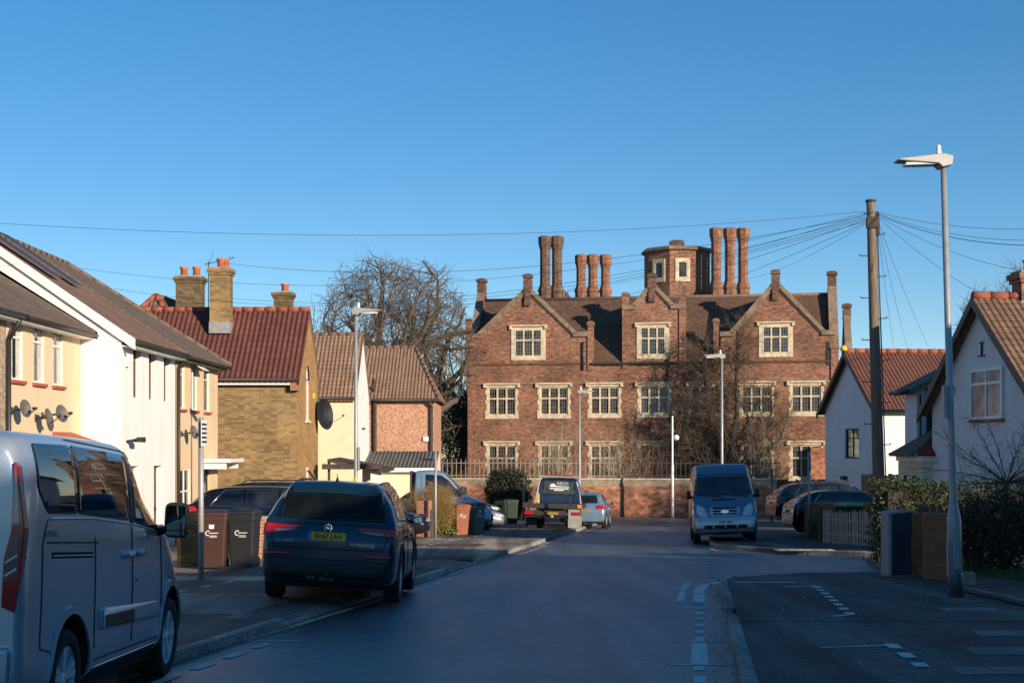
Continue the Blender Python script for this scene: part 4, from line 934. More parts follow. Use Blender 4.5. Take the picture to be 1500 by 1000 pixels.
# --- recovery truck, back to us ---
st = [(0, .60, .9, 1.30, 2.05, .86, .92, .90, .74), (.06, .56, .9, 1.32, 2.14, .90, .96, .93, .79), (.7, .5, .9, 1.32, 2.18, .92, .98, .94, .80), (1.1, .5, .9, 1.3, 2.08, .92, .98, .94, .80), (1.8, .5, .8, 1.2, 1.3, .92, .98, .92, .8), (2.3, .5, .7, .95, 1.05, .88, .92, .86, .7), (2.45, .55, .66, .75, .8, .8, .84, .78, .6)]
tr = Veh('recovery_truck', 'blue recovery truck with a bare black flat bed seen from behind at the left kerb', 'truck', st, (1.98, 61.6, gz(61.6) + .05), R(-6), 'paint_truck', body='cab', roll=R(1.5))
bed = MB(); bed.box(-1.16, 1.16, -3.6, -.2, .93, 1.03); bed.box(-1.2, 1.2, -3.66, -3.58, .88, 1.08)
for sx in (-1, 1): bed.box(sx * 1.16 - .04, sx * 1.16 + .04, -3.6, -.2, .90, 1.10)
for k in range(8): bed.box(-1.1, 1.1, -3.5 + k * .4, -3.46 + k * .4, 1.03, 1.05)
bed.build('flatbed', 'dark_metal', tr.root)
fr = MB()
for sx in (-1, 1):
    fr.tube((sx * .98, -.35, 1.03), (sx * .80, -.12, 2.20), .026, .022, 8); fr.tube((sx * .98, -.9, 1.03), (sx * .86, -.2, 1.9), .02, None, 6)
fr.box(-.84, .84, -.15, -.10, 2.17, 2.22)
fr.build('headboard_frame', 'lamp_head', tr.root, bevel=.008)
lb = MB(); lb.box(-.62, .62, -.12, .10, 2.24, 2.29); lb.build('light_bar', 'lamp_red', tr.root, bevel=.02)
tr.patch('rear_window', fillet([(-.72, 1.42), (.72, 1.42), (.66, 2.06), (-.66, 2.06)], .05), '-y', 'glass', .01)
yw = MB(); yw.box(-.90, -.80, -.30, -.26, 1.06, 1.48, tx=.02); yw.build('marker_board', 'yellow_paint', tr.root)
ch = MB(); ch.box(-.42, -.30, -3.4, 0, .62, .92); ch.box(.30, .42, -3.4, 0, .62, .92); ch.box(-1.1, 1.1, -3.5, -3.4, .52, .80); ch.box(-.95, .95, -3.62, -3.5, .60, .74); ch.tube((0, -3.66, .56), (0, -3.5, .56), .05); ch.tube((-.5, -3.4, .5), (-.5, -2.2, .5), .08); ch.tube((.4, -3.2, .42), (.4, -2.4, .42), .12)
ch.build('chassis', 'dark_metal', tr.root)
wt = MB(); wt.lathe((-.02, -3.68, .50), [(.05, 0), (.09, .05), (.05, .12)], 12); wt.build('tow_hook', 'lamp_head', tr.root)
for sx in (-1, 1):
    l_ = MB(); l_.box(sx * .95 - .17, sx * .95 + .17, -3.66, -3.62, .62, .76); l_.build('tail_lamp', 'lamp_red', tr.root, bevel=.01)
    m_ = MB(); m_.box(sx * .93 - .22, sx * .93 + .22, -2.55, -2.51, .06, .56); mo = m_.build('mud_flap', 'stone_dark' if sx > 0 else 'trim_black', tr.root)
fl = MB(); fl.box(.66, 1.12, -3.63, -3.60, .12, .86); fl.build('mud_flap', 'cabinet_edge', tr.root)
mk_ = MB(); mk_.box(1.02, 1.20, -3.70, -3.66, .92, 1.06); mk_.build('marker_board', 'orange_marker', tr.root)
tr.wheel(-2.1, .34, .86, .22, 6, 'galv_dark', split=False, dual=True); tr.wheel(1.7, .34, .86, .22, 6, 'galv_dark', split=False)
pl = MB(); pl.box(-.26, .26, -3.64, -3.62, .63, .74); pl_ = pl.build('number_plate', 'plate_dirty', tr.root)
for txt, zz, sz, sxx in (('RECOVERY', 1.86, .19, 1.0), ('BREAKDOWN SERVICE', 1.72, .085, 1.0), ('24 HOUR', 1.62, .08, 1.0)):
    pass
sg = MB(); y0 = -.035
sg.prism([(-.40, y0, 1.76), (.42, y0, 1.76), (.44, y0, 1.79), (-.12, y0, 1.81), (-.20, y0, 1.90), (-.32, y0, 1.90), (-.40, y0, 1.81)], (0, -.006, 0)); sg_ = sg.build('rear_sign', 'decal_white', tr.root)
text_mesh('lettering', 'RECO', .17, 'decal_white', sg_, frame_mat((.16, y0 - .008, 1.91), (1, 0, 0), (0, 0, 1)), .001, 1.1)
s2 = MB()
s2.prism([(-.40, y0 - .001, 1.665), (.42, y0 - .001, 1.665), (.42, y0 - .001, 1.715), (-.40, y0 - .001, 1.715)], (0, -.004, 0)); s2.prism([(-.22, y0 - .001, 1.60), (.2, y0 - .001, 1.60), (.2, y0 - .001, 1.645), (-.22, y0 - .001, 1.645)], (0, -.004, 0)); s2.build('rear_sign', 'decal_white', tr.root)
tr.mirror(1.35, 1.5, .95, .18, .3, True, 'trim_black')
# ---------------- houses ----------------
Z3 = Vector((0, 0, 1))
def FR(o, u): # face frame: origin, along; outward normal is to the right of "along"
    u = Vector(u).normalized(); return (Vector(o), u, u.cross(Z3))
def facade(mb, F, u0, u1, z0, z1, ops=(), depth=.12, mi=0):
    """flat wall with rectangular openings (u, z, w, h) and their reveals"""
    O, U, N = F; q = lambda u, z, n=0: O + U * u + Z3 * z + N * n
    us = sorted({u0, u1} | {a for o in ops for a in (o[0], o[0] + o[2]) if u0 < a < u1}); zs = sorted({z0, z1} | {a for o in ops for a in (o[1], o[1] + o[3]) if z0 < a < z1})
    for a, b in zip(us, us[1:]):
        for c, d in zip(zs, zs[1:]):
            cu, cz = (a + b) / 2, (c + d) / 2
            if any(o[0] < cu < o[0] + o[2] and o[1] < cz < o[1] + o[3] for o in ops): continue
            mb.face((q(a, c), q(b, c), q(b, d), q(a, d)), mi)
    for u, z, w, h in [o[:4] for o in ops]:
        for p in (((u, z), (u + w, z)), ((u + w, z), (u + w, z + h)), ((u + w, z + h), (u, z + h)), ((u, z + h), (u, z))):
            (a, b), (c, d) = p; mb.face((q(a, b), q(a, b, -depth), q(c, d, -depth), q(c, d)), mi)
def window(parent, F, u, z, w, h, depth=.10, mat='white_upvc', glass='glass', v=(), t=(), fw=.055, name='window', curtain=None, sill=None, label=None):
    """frame with mullions at fractions v and transoms at fractions t; the pane and sill are sub-parts"""
    mb = MB(); n0, n1 = -depth - .03, -depth + .03
    mb.fbox(F, u, u + w, z, z + fw, n0, n1); mb.fbox(F, u, u + w, z + h - fw, z + h, n0, n1)
    mb.fbox(F, u, u + fw, z + fw, z + h - fw, n0, n1); mb.fbox(F, u + w - fw, u + w, z + fw, z + h - fw, n0, n1)
    vs = [u + fw] + [u + w * a for a in v] + [u + w - fw]
    for a in v: mb.fbox(F, u + w * a - fw * .4, u + w * a + fw * .4, z + fw, z + h - fw, n0 + .002, n1 - .004)
    for b in t: mb.fbox(F, u + fw, u + w - fw, z + h * b - fw * .45, z + h * b + fw * .45, n0 + .001, n1 - .002)
    o = mb.build(name, mat, parent)
    if label: o['label'] = label
    p = MB(); p.fbox(F, u + fw * .5, u + w - fw * .5, z + fw * .5, z + h - fw * .5, -depth - .01, -depth - .002); p.build('pane', glass, o)
    if curtain:
        c = MB()
        for a, b in curtain: c.fbox(F, u + w * a, u + w * b, z + .06, z + h - .06, -depth - .001, -depth + .0015)
        c.build('curtain', 'curtain', o)
    if sill:
        s = MB(); s.fbox(F, u - .06, u + w + .06, z - .075, z, -depth, .075); s.build('sill', sill, o, bevel=.008)
    return o
def door(parent, F, u, z, w, h, depth=.12, mat='brown_frame', glassm='glass'):
    mb = MB(); mb.fbox(F, u, u + w, z, z + h, -depth - .05, -depth); mb.fbox(F, u, u + .06, z, z + h, -depth, -depth + .02); mb.fbox(F, u + w - .06, u + w, z, z + h, -depth, -depth + .02); mb.fbox(F, u + .06, u + w - .06, z + h * .82, z + h * .85, -depth, -depth + .02)
    o = mb.build('door', mat, parent); p = MB(); p.fbox(F, u + w * .25, u + w * .75, z + h * .45, z + h * .78, -depth, -depth + .012); p.build('pane', glassm, o)
    k = MB(); k.fbox(F, u + w * .84, u + w * .9, z + h * .42, z + h * .5, -depth + .02, -depth + .06); k.build('handle', 'chrome', o); return o
def roof(parent, polys, mat, th=.10, name='roof', ridge=None, ridgemat='ridge_brown', hips=(), rr=.11):
    mb = MB()
    for p in polys:
        p = [Vector(q) for q in p]; n = (p[1] - p[0]).cross(p[2] - p[0]).normalized()
        if n.z < 0: p.reverse(); n = -n
        mb.prism(p, -n * th)
    o = mb.build(name, mat, parent)
    if ridge:
        r = MB()
        for a, b in [ridge] + list(hips):
            a, b = Vector(a), Vector(b); L = (b - a).length; k = max(1, int(L / .45))
            for i in range(k):
                r.tube(a + (b - a) * ((i + .02) / k), a + (b - a) * ((i + .98) / k), rr, rr * .94, 8)
        r.build('ridge_tile', ridgemat, o)
    return o
def gutter(parent, a, b, r=.055, mat='fascia_dark', brackets=True):
    mb = MB(); mb.tube(a, b, r, None, 8)
    return mb.build('gutter', mat, parent)
def downpipe(parent, pts, r=.04, mat='fascia_dark'):
    mb = MB(); mb.path(pts, r, 8); return mb.build('downpipe', mat, parent)
def chimney(parent, x, y, z0, z1, w, d, mat, pots=((0, 0),), potr=.13, poth=.42, flash=True):
    mb = MB(); mb.box(x - w / 2, x + w / 2, y - d / 2, y + d / 2, z0, z1 - .32)
    mb.box(x - w / 2 - .05, x + w / 2 + .05, y - d / 2 - .05, y + d / 2 + .05, z1 - .32, z1 - .22); mb.box(x - w / 2 - .10, x + w / 2 + .10, y - d / 2 - .10, y + d / 2 + .10, z1 - .22, z1 - .08)
    o = mb.build('chimney', mat, parent)
    f = MB(); f.box(x - w / 2 - .06, x + w / 2 + .06, y - d / 2 - .06, y + d / 2 + .06, z1 - .08, z1, tx=.06, ty=.06); f.build('flaunching', 'stone_dark', o)
    for px, py in pots:
        p = MB(); p.lathe((x + px, y + py, z1 - .02), [(potr * .95, 0), (potr * .9, poth * .75), (potr * 1.12, poth * .8), (potr * 1.15, poth * .95), (potr, poth)], 14)
        p.build('chimney_pot', 'clay', o)
    if flash:
        g_ = MB(); g_.box(x - w / 2 - .02, x + w / 2 + .02, y - d / 2 - .02, y + d / 2 + .02, z0, z0 + flash if flash is not True else z0 + .9); g_.build('flashing', 'lead', o)
    return o
def dish(parent, p, facing, r=.30, arm=(0, 0, 0), mat='dish_grey', label=None):
    """satellite dish: shallow bowl, arm with receiver, wall bracket at p"""
    f = Vector(facing).normalized(); c = Vector(p) + Vector(arm)
    x = f.cross(Z3).normalized(); y = x.cross(f)
    mb = MB(); n = 22; prev = None
    for j, (rr, dd) in enumerate(((.0, -.10), (.35, -.085), (.7, -.045), (1, 0), (1.03, .0), (1.0, -.015), (.6, -.075), (.0, -.12))):
        ring = [c + (x * math.cos(2 * math.pi * k / n) + y * math.sin(2 * math.pi * k / n) * 1.08) * r * rr + f * dd * r / .3 for k in range(n)]
        if prev:
            for k in range(n): mb.face((prev[k], prev[(k + 1) % n], ring[(k + 1) % n], ring[k]), 0, True)
        prev = ring
    o = mb.build('satellite_dish', mat, parent)
    a = MB(); a.tube(c - y * r * .8, c + f * r * 1.5 - y * r * .35, .012, None, 6); h = c + f * r * 1.5 - y * r * .3; a.tube(h, h - f * .09 + y * .02, .035, .03, 10)
    a.tube(c - f * .05, p, .022, None, 8); a.tube(Vector(p) - Z3 * .08, Vector(p) + Z3 * .08, .03, None, 8); a.build('bracket', 'dark_metal', o)
    if label: o['label'] = label
    return o
def base(y): return gz(y)

# ---- left terrace. local x runs up the street, local y away from it ----
def leftpos(X, Y): return (X, Y, gz(Y))
def left_house(name, label, X, Y, Ym, L, depth, zev, zri, wall, overhang=.38):
    t = thing(name, label, 'house', (X, Y, gz(Ym)), R(90)); t['group'] = 'terraced houses on the left'; g0 = gz(Ym)
    return t, zev - g0, zri - g0
def wz(z, Ym): return z - gz(Ym)
# nearest: pebbledashed, only its last metre shows
def terrace(label, X, Y, L, depth, zev, zri, wall, ops, roofmat, near_gable, far_gable, dp=.12, hip=False, ov=.38, verge=None):
    Ym = Y + L / 2; t = thing('terraced_house', label, 'house', (X, Y, gz(Ym)), R(90), group='terraced houses on the left')
    e, r = wz(zev, Ym), wz(zri, Ym); mb = MB()
    F = FR((0, 0, 0), (1, 0, 0)); facade(mb, F, 0, L, -.6, e, ops, dp)
    mb.face(((0, depth, -.6), (0, depth, e), (L, depth, e), (L, depth, -.6)))
    s = (r - e) / (depth / 2)
    for x, nx in ((0, -1), (L, 1)):
        if (x == 0 and near_gable) or (x == L and far_gable):
            pts = [(x, 0, -.6), (x, 0, e), (x, depth / 2, r - .1), (x, depth, e), (x, depth, -.6)]
            if hip and x == L: pts = [(x, 0, -.6), (x, 0, e), (x, depth, e), (x, depth, -.6)]
            mb.face(pts if nx > 0 else pts[::-1])
    t_wall = mb.build('wall', wall, t)
    e0 = e - ov * s + .08; o_ = ov
    if hip:
        hx = L - 2.3; x1 = L + .32
        polys = [[(0, -o_, e0), (x1, -o_, e0), (hx, depth / 2, r), (0, depth / 2, r)], [(0, depth + o_, e0), (x1, depth + o_, e0), (hx, depth / 2, r), (0, depth / 2, r)], [(x1, -o_, e0), (x1, depth + o_, e0), (hx, depth / 2, r)]]
        roof(t, polys, roofmat, ridge=((0, depth / 2, r), (hx, depth / 2, r)), hips=[((x1, -o_, e0), (hx, depth / 2, r))], rr=.09, ridgemat='ridge_brown')
    else:
        x0 = -.06 if near_gable else 0; x1 = L + (.08 if far_gable else 0)
        roof(t, [[(x0, -o_, e0), (x1, -o_, e0), (x1, depth / 2, r), (x0, depth / 2, r)], [(x0, depth + o_, e0), (x1, depth + o_, e0), (x1, depth / 2, r), (x0, depth / 2, r)]], roofmat, ridge=((x0, depth / 2, r), (x1, depth / 2, r)), ridgemat='ridge_brown')
    fb = MB(); fb.box(0, L, -o_ + .06, -o_ + .09, e0 - .20, e0 - .04); fb.box(0, L, -o_ + .09, .0, e0 - .20, e0 - .17); fb.build('fascia', 'white_upvc' if not hip else 'fascia_dark', t)
    gutter(t, (0 - .05, -o_ - .02, e0 - .10), (L + .15, -o_ - .02, e0 - .10))
    return t, F, e, r
def zz(z, t): return z - t.location.z
# N: pebbledash
ta, F, e, r = terrace('pebbledashed terraced house at the left photo edge, before the first cream house', -10.8, 20.0, 10.6, 9, 4.65, 7.45, 'pebble_grey', [(2, 3.6, 1, 1.4), (6, 3.6, 1, 1.4)], 'tile_grey', True, False)
for u in (2, 6): window(ta, F, u, 3.6, 1, 1.4, .06, t=(.68,))
# A: first cream house
opsA = []
ta, F, e, r = terrace('cream rendered house with three red-silled windows and a pair of dishes, nearest cream one', -10.8, 30.6, 5.3, 9, 4.65, 7.45, 'cream', [(u, 4.09, .78, 1.42) for u in (.28, 1.72, 3.10)] + [(.4, .9, 1.6, 1.5), (3.3, .1, .95, 2.2)], 'tile_grey', False, True, .07)
for u in (.28, 1.72, 3.10): window(ta, F, u, 4.09, .78, 1.42, .06, t=(.66,), curtain=((.1, .35), (.62, .9)), sill='sill_red')
window(ta, F, .4, .9, 1.6, 1.5, .06, v=(.33, .66), sill='sill_red'); door(ta, F, 3.3, .1, .95, 2.2)
s = (r - e) / 4.5
vg = MB(); vg.hexa([(5.3, -.42, e - .42 * s - .1), (5.42, -.42, e - .42 * s - .1), (5.42, 4.5, r - .02), (5.3, 4.5, r - .02), (5.3, -.42, e - .42 * s + .10), (5.42, -.42, e - .42 * s + .10), (5.42, 4.5, r + .14), (5.3, 4.5, r + .14)]); vg.build('verge', 'ridge_clay', ta)
cp = MB(); cp.box(3.0, 4.7, -.62, 0, 2.62, 2.68); cp.hexa([(2.9, -.7, 2.68), (4.8, -.7, 2.68), (4.8, 0, 2.68), (2.9, 0, 2.68), (2.95, -.66, 2.76), (4.75, -.66, 2.76), (4.6, 0, 3.0), (3.1, 0, 3.0)]); cp.build('door_canopy', 'sill_red', ta)
downpipe(ta, [(-.05, -.40, e - .2), (-.05, -.08, e - .75), (-.05, -.08, 0)], .05)
for (u, z, ax, fac, r_) in ((.30, 3.42, (-.0, -.30, .05), (-.35, -1, .2), .18), (1.85, 3.30, (-.15, -.35, .02), (-.1, -1, .25), .18), (2.3, 3.36, (.10, -.42, .05), (-.45, -1, .25), .19)): dish(ta, (u, -.02, z), fac, r_, ax)
sk = MB(); sk.box(.6, 4.2, -.012, .0, 3.42, 3.45); sk.build('render_band', 'cream', ta)
lt = MB(); lt.box(-.02 + 2.6, 2.72, -.12, 0, 5.3, 5.5); lt.build('alarm_box', 'white_upvc', ta)
br = MB(); br.path([(5.3, -.1, e - .35), (5.45, -.5, e - .40)], .02); br.build('hook', 'dark_metal', ta)

# B: white house with deep dark slit windows
wa = (1.12, 2.72, 4.38)
ta, F, e, r = terrace('white rendered house with three deep dark slit windows, between the two cream houses', -9.78, 35.9, 5.75, 8.6, 4.5, 7.4, 'white_wall', [(u, wz(2.89, 38.8), .80, 1.45) for u in wa] + [(.6, .9, 1.1, 1.42), (3.25, .0, .98, 2.30)], 'tile_brown', True, False, .20)
for u in wa: window(ta, F, u, wz(2.89, 38.8), .80, 1.45, .18, 'brown_frame', t=(.68,), fw=.07)
window(ta, F, .6, .9, 1.1, 1.42, .18, 'brown_frame', v=(.5,)); door(ta, F, 3.25, .0, .98, 2.30, .2)
for u in (.0,):
    vg = MB(); s_ = (r - e) / 4.3; vg.hexa([(-.10, -.36, e - .36 * s_ - .22), (-.03, -.36, e - .36 * s_ - .22), (-.03, 4.3, r - .12), (-.10, 4.3, r - .12), (-.10, -.36, e - .36 * s_ + .05), (-.03, -.36, e - .36 * s_ + .05), (-.03, 4.3, r + .10), (-.10, 4.3, r + .10)]); vg.build('bargeboard', 'white_wall', ta)
s_ = (r - e) / 4.3
for x0 in (.9, 2.6):
    sl = MB(); q = lambda x, y, h: Vector((x, y, e + y * s_ + .17 + h)); sl.hexa([q(x0, 2.0, 0), q(x0 + .75, 2.0, 0), q(x0 + .75, 4.0, 0), q(x0, 4.0, 0), q(x0, 2.0, .03), q(x0 + .75, 2.0, .03), q(x0 + .75, 4.0, .03), q(x0, 4.0, .03)]); o = sl.build('skylight', 'panel_slate', ta)
al = MB(); al.box(.35, .47, -.10, 0, wz(3.65, 38.8), wz(3.95, 38.8)); al.build('alarm_box', 'white_upvc', ta)
for u_ in (.45, ): 
    cc = MB(); cc.tube((u_, 0, wz(1.75, 38.8)), (u_ + .1, -.35, wz(1.8, 38.8)), .03, .05, 8); cc.box(u_ - .08, u_ + .3, -.42, -.28, wz(1.73, 38.8), wz(1.86, 38.8)); cc.build('security_light', 'dark_metal', ta)
# C: second cream house
wc = (.25, 1.95, 3.75)
ta, F, e, r = terrace('warm cream house with one dish and an open top window, beyond the white one', -9.76, 41.65, 5.9, 8.6, 4.5, 7.4, 'cream_warm', [(u, wz(2.73, 44.6), .85, 1.5) for u in wc] + [(.5, .1, 1.35, 2.25), (3.6, .1, 1.0, 2.25)], 'tile_grey', False, True, .08, hip=True)
for i, u in enumerate(wc): window(ta, F, u, wz(2.73, 44.6), .85, 1.5, .06, t=(.68,), sill='sill_red', v=(.5,) if i == 1 else ())
sa = MB(); a = Vector((wc[1] + .05, -.03, wz(4.17, 44.6))); sa.hexa([a, a + Vector((.75, 0, 0)), a + Vector((.75, 0, .03)), a + Vector((0, 0, .03)), a + Vector((0, -.34, -.22)), a + Vector((.75, -.34, -.22)), a + Vector((.75, -.34, -.19)), a + Vector((0, -.34, -.19))]); sa.build('open_casement', 'white_upvc', ta)
window(ta, F, .5, .1, 1.35, 2.25, .06, t=(.7,), v=(.5,)); door(ta, F, 3.6, .1, 1.0, 2.25, .08, 'fascia_dark')
cp = MB(); cp.box(3.2, 5.5, -.95, 0, 2.50, 2.62, tx=0); cp.box(3.3, 3.4, -.8, 0, 2.3, 2.5); cp.box(5.2, 5.3, -.8, 0, 2.3, 2.5); cp.build('door_canopy', 'white_upvc', ta, bevel=.015)
dish(ta, (.6, -.02, wz(2.0, 44.6)), (-.4, -1, .3), .19, (.35, -.30, .05)); downpipe(ta, [(.05, -.38, e - .2), (.05, -.07, e - .6), (.05, -.07, 0)], .045)
# brick house, end on to the street
bx, by = -19.0, 54.9; g0 = gz(57)
t = thing('brick_house', 'yellow brick house with bright red tiled roof and tall central chimney', 'house', (bx, by, g0))
W_, D_, e, r = 10.8, 5.7, 4.32 - g0, 7.1 - g0
mb = MB(); Ff = FR((0, 0, 0), (1, 0, 0)); facade(mb, Ff, 0, W_, -.5, e); mb.face(((0, D_, -.5), (0, D_, e), (W_, D_, e), (W_, D_, -.5)))
mb.face(((0, 0, -.5), (0, 0, e), (0, D_ / 2, r), (0, D_, e), (0, D_, -.5))); mb.build('wall', 'yellow_brick', t)
Fg = FR((W_, 0, 0), (0, 1, 0)); mb = MB(); facade(mb, Fg, 0, D_, -.5, e, [(2.15, 4.45, 1.0, e - 4.45), (2.15, .95, 1.0, 1.65)], .10)
O, U, N = Fg; s = (r - e) / (D_ / 2)
mb.face([O + U * a + Z3 * b for a, b in ((0, e), (2.15, e), (2.15, e + .25), (2.4, e + .48), (2.65, e + .55), (D_ / 2, e + .55), (D_ / 2, r))])
mb.face([O + U * a + Z3 * b for a, b in ((D_ / 2, r), (D_ / 2, e + .55), (2.9, e + .48), (3.15, e + .25), (3.15, e), (D_, e))])
mb.build('gable_wall', 'orange_brick', t)  # sun's brighter, warmer look on this gable put into its brick colour
wn_ = window(t, Fg, 2.15, 4.45, 1.0, e - 4.45 + .02, .09, t=(.45,), v=(.5,), fw=.07)
am = MB(); am.fpoly(Fg, [(2.15, e), (3.15, e), (3.15, e + .25), (2.9, e + .48), (2.65, e + .55), (2.4, e + .48), (2.15, e + .25)], -.12, -.06); am.fbox(Fg, 2.08, 3.22, 4.36, 4.45, -.08, .06); am.build('arched_head', 'white_upvc', wn_)
w2 = window(t, Fg, 2.15, .95, 1.0, 1.65, .09, t=(.5,), v=(.5,), fw=.07)
oc = MB(); A = Fg[0] + Fg[2] * .02 + Z3 * 2.45; n_ = Fg[2]
for u0, u1, f0, f1 in ((2.2, 2.65, 0, 1), (2.2, 2.65, 0, .08), (2.2, 2.65, .92, 1)):
    for uu in (2.2, 2.62):
        p = A + Fg[1] * uu; oc.hexa([p, p + Fg[1] * .05, p + Fg[1] * .05 + n_ * .55 - Z3 * .72, p + n_ * .55 - Z3 * .72, p + n_ * .04 + Z3 * .02, p + Fg[1] * .05 + n_ * .04 + Z3 * .02, p + Fg[1] * .05 + n_ * .59 - Z3 * .70, p + n_ * .59 - Z3 * .70])
p = A + Fg[1] * 2.2 + n_ * .55 - Z3 * .74; oc.hexa([p, p + Fg[1] * .47, p + Fg[1] * .47 + n_ * .05, p + n_ * .05, p + Z3 * .05, p + Fg[1] * .47 + Z3 * .05, p + Fg[1] * .47 + n_ * .05 + Z3 * .05, p + n_ * .05 + Z3 * .05])
oc.build('open_casement', 'white_upvc', w2)
roof(t, [[(-.1, -.30, e - .30 * s + .05), (W_ + .08, -.30, e - .30 * s + .05), (W_ + .08, D_ / 2, r + .05), (-.1, D_ / 2, r + .05)], [(-.1, D_ + .3, e - .3 * s + .05), (W_ + .08, D_ + .3, e - .3 * s + .05), (W_ + .08, D_ / 2, r + .05), (-.1, D_ / 2, r + .05)]], 'tile_red', ridge=((-.1, D_ / 2, r + .05), (W_ + .08, D_ / 2, r + .05)), ridgemat='ridge_clay', th=.08)
fa = MB(); fa.box(0, W_ + .05, -.27, -.24, e - .34, e - .14); fa.build('fascia', 'white_upvc', t)
gutter(t, (0, -.34, e - .14), (W_ + .1, -.34, e - .14), .06, 'fascia_dark')
vb = MB()
for sy in (-1, 1):
    y0 = D_ / 2 + sy * (D_ / 2 + .28); z0 = e - .28 * s - .02
    vb.hexa([(W_, y0, z0 - .05), (W_ + .07, y0, z0 - .05), (W_ + .07, D_ / 2, r - .07), (W_, D_ / 2, r - .07), (W_, y0, z0 + .04), (W_ + .07, y0, z0 + .04), (W_ + .07, D_ / 2, r + .02), (W_, D_ / 2, r + .02)])
vb.build('verge', 'stone_dark', t)
kn = MB(); kn.box(W_ - .25, W_ + .08, -.28, 0, e - .55, e - .2); kn.build('kneeler', 'red_pier_brick', t)
chimney(t, -11.53 - bx, 1.95, 6.1 - g0, 8.72 - g0, .80, .62, 'yellow_brick', pots=((.0, -.02), (.14, .12)), potr=.16, poth=.38, flash=.45)
an = MB(); ax_, ay_, az_ = -12.05 - bx, 2.0, 6.7 - g0
an.tube((ax_, ay_, az_), (ax_, ay_, 9.0 - g0), .018, None, 6); an.tube((ax_ - .15, ay_, 8.85 - g0), (ax_ + 1.05, ay_ + .1, 9.15 - g0), .012, None, 5)
for k in range(11):
    q = Vector((ax_ - .1 + k * .105, ay_, 8.86 - g0 + k * .027)); an.tube(q - Vector((0, .22 - k * .01, .02)), q + Vector((0, .22 - k * .01, .02)), .006, None, 4); an.tube(q - Vector((0, 0, .06)), q + Vector((0, 0, .06)), .006, None, 4)
an.tube((ax_, ay_, 8.8 - g0), (ax_ + .2, ay_, 9.35 - g0), .008, None, 4); an.build('television_aerial', 'dark_metal', t)
dish(t, (W_ + .03, D_ - .1, 3.0 - g0), (.9, -.42, .12), .60, (.35, -.45, -.0), 'trim_black', label='big black satellite dish on the gable corner')
yb = MB(); yb.box(W_, W_ + .05, 4.2, 4.5, 3.6 - g0, 3.85 - g0); yb.build('alarm_box', 'yellow_paint', t)
# house behind it
bx, by = -19.5, 61.5; g0 = gz(63)
t = thing('rear_house', 'old house behind the bright red roof, with a hipped red roof and brick stacks', 'house', (bx, by, g0))
mb = MB(); mb.box(0, 10.2, 0, 6, -.4, 3.6 - g0); mb.build('wall', 'yellow_brick', t)
zr = 6.9 - g0; ze = 3.4 - g0
roof(t, [[(-.2, -.2, ze), (10.4, -.2, ze), (10.4, 3, zr), (-.2, 3, zr)], [(-.2, 6.2, ze), (10.4, 6.2, ze), (10.4, 3, zr), (-.2, 3, zr)]], 'tile_old_red', ridge=((0, 3, zr), (10.4, 3, zr)), ridgemat='ridge_clay')
ap = (3.9, 1.2, 8.25 - g0); zb_ = 6.2 - g0
roof(t, [[(2.2, -.6, zb_), (5.6, -.6, zb_), ap], [(5.6, -.6, zb_), (7.4, 4.5, zb_ + .9), ap], [(2.2, -.6, zb_), (2.2, 4.5, zb_), ap]], 'tile_old_red', name='hipped_roof', ridge=(ap, (5.6, -.6, zb_)), hips=[(ap, (2.2, -.6, zb_)), (ap, (7.4, 4.5, zb_ + .9))], ridgemat='ridge_clay')
chimney(t, -14.0 - bx, .9, 5.6 - g0, 9.05 - g0, 1.12, .7, 'old_stack_brick', pots=((-.27, 0), (.27, 0)), potr=.17, poth=.42, flash=.2)
chimney(t, -10.05 - bx, 1.6, 5.2 - g0, 8.45 - g0, .78, .6, 'old_stack_brick', pots=((.06, 0),), potr=.17, poth=.36, flash=.2)
pp = MB(); pp.lathe((-10.15 - bx - .0, -1.0, 7.3 - g0), [(.16, 0), (.2, .12), (.16, .25)], 12); pp.build('chimney_pot', 'clay', t)
# cream end-on house
bx, by = -16.0, 69.7; g0 = gz(72)
t = thing('cream_house', 'cream end-on house with dull brown roof, behind the left lamp post', 'house', (bx, by, g0))
W_, D_, e, r = 8.4, 6.6, 4.2 - g0, 7.3 - g0; s = (r - e) / (D_ / 2)
mb = MB(); F1 = FR((0, 0, 0), (1, 0, 0)); facade(mb, F1, 0, W_, -.4, e); mb.face(((0, D_, -.4), (0, D_, e), (W_, D_, e), (W_, D_, -.4))); mb.face(((0, 0, -.4), (0, 0, e), (0, D_ / 2, r), (0, D_, e), (0, D_, -.4))); mb.build('wall', 'pale_cream', t)
Fg = FR((W_, 0, 0), (0, 1, 0)); mb = MB(); facade(mb, Fg, 0, D_, -.4, e, [(2.9, wz(2.6, 72), 1.0, 1.55)], .08); mb.face([(W_, 0, e), (W_, D_, e), (W_, D_ / 2, r)]); mb.build('gable_wall', 'white_wall', t)
window(t, Fg, 2.9, wz(2.6, 72), 1.0, 1.55, .07, t=(.7,), sill='fascia_dark')
roof(t, [[(-.1, -.3, e - .3 * s), (W_ + .05, -.3, e - .3 * s), (W_ + .05, D_ / 2, r + .05), (-.1, D_ / 2, r + .05)], [(-.1, D_ + .3, e - .3 * s), (W_ + .05, D_ + .3, e - .3 * s), (W_ + .05, D_ / 2, r + .05), (-.1, D_ / 2, r + .05)]], 'tile_brown', ridge=((-.1, D_ / 2, r + .05), (W_ + .05, D_ / 2, r + .05)))
gutter(t, (0, -.32, e - .22), (W_, -.32, e - .22), .07); 
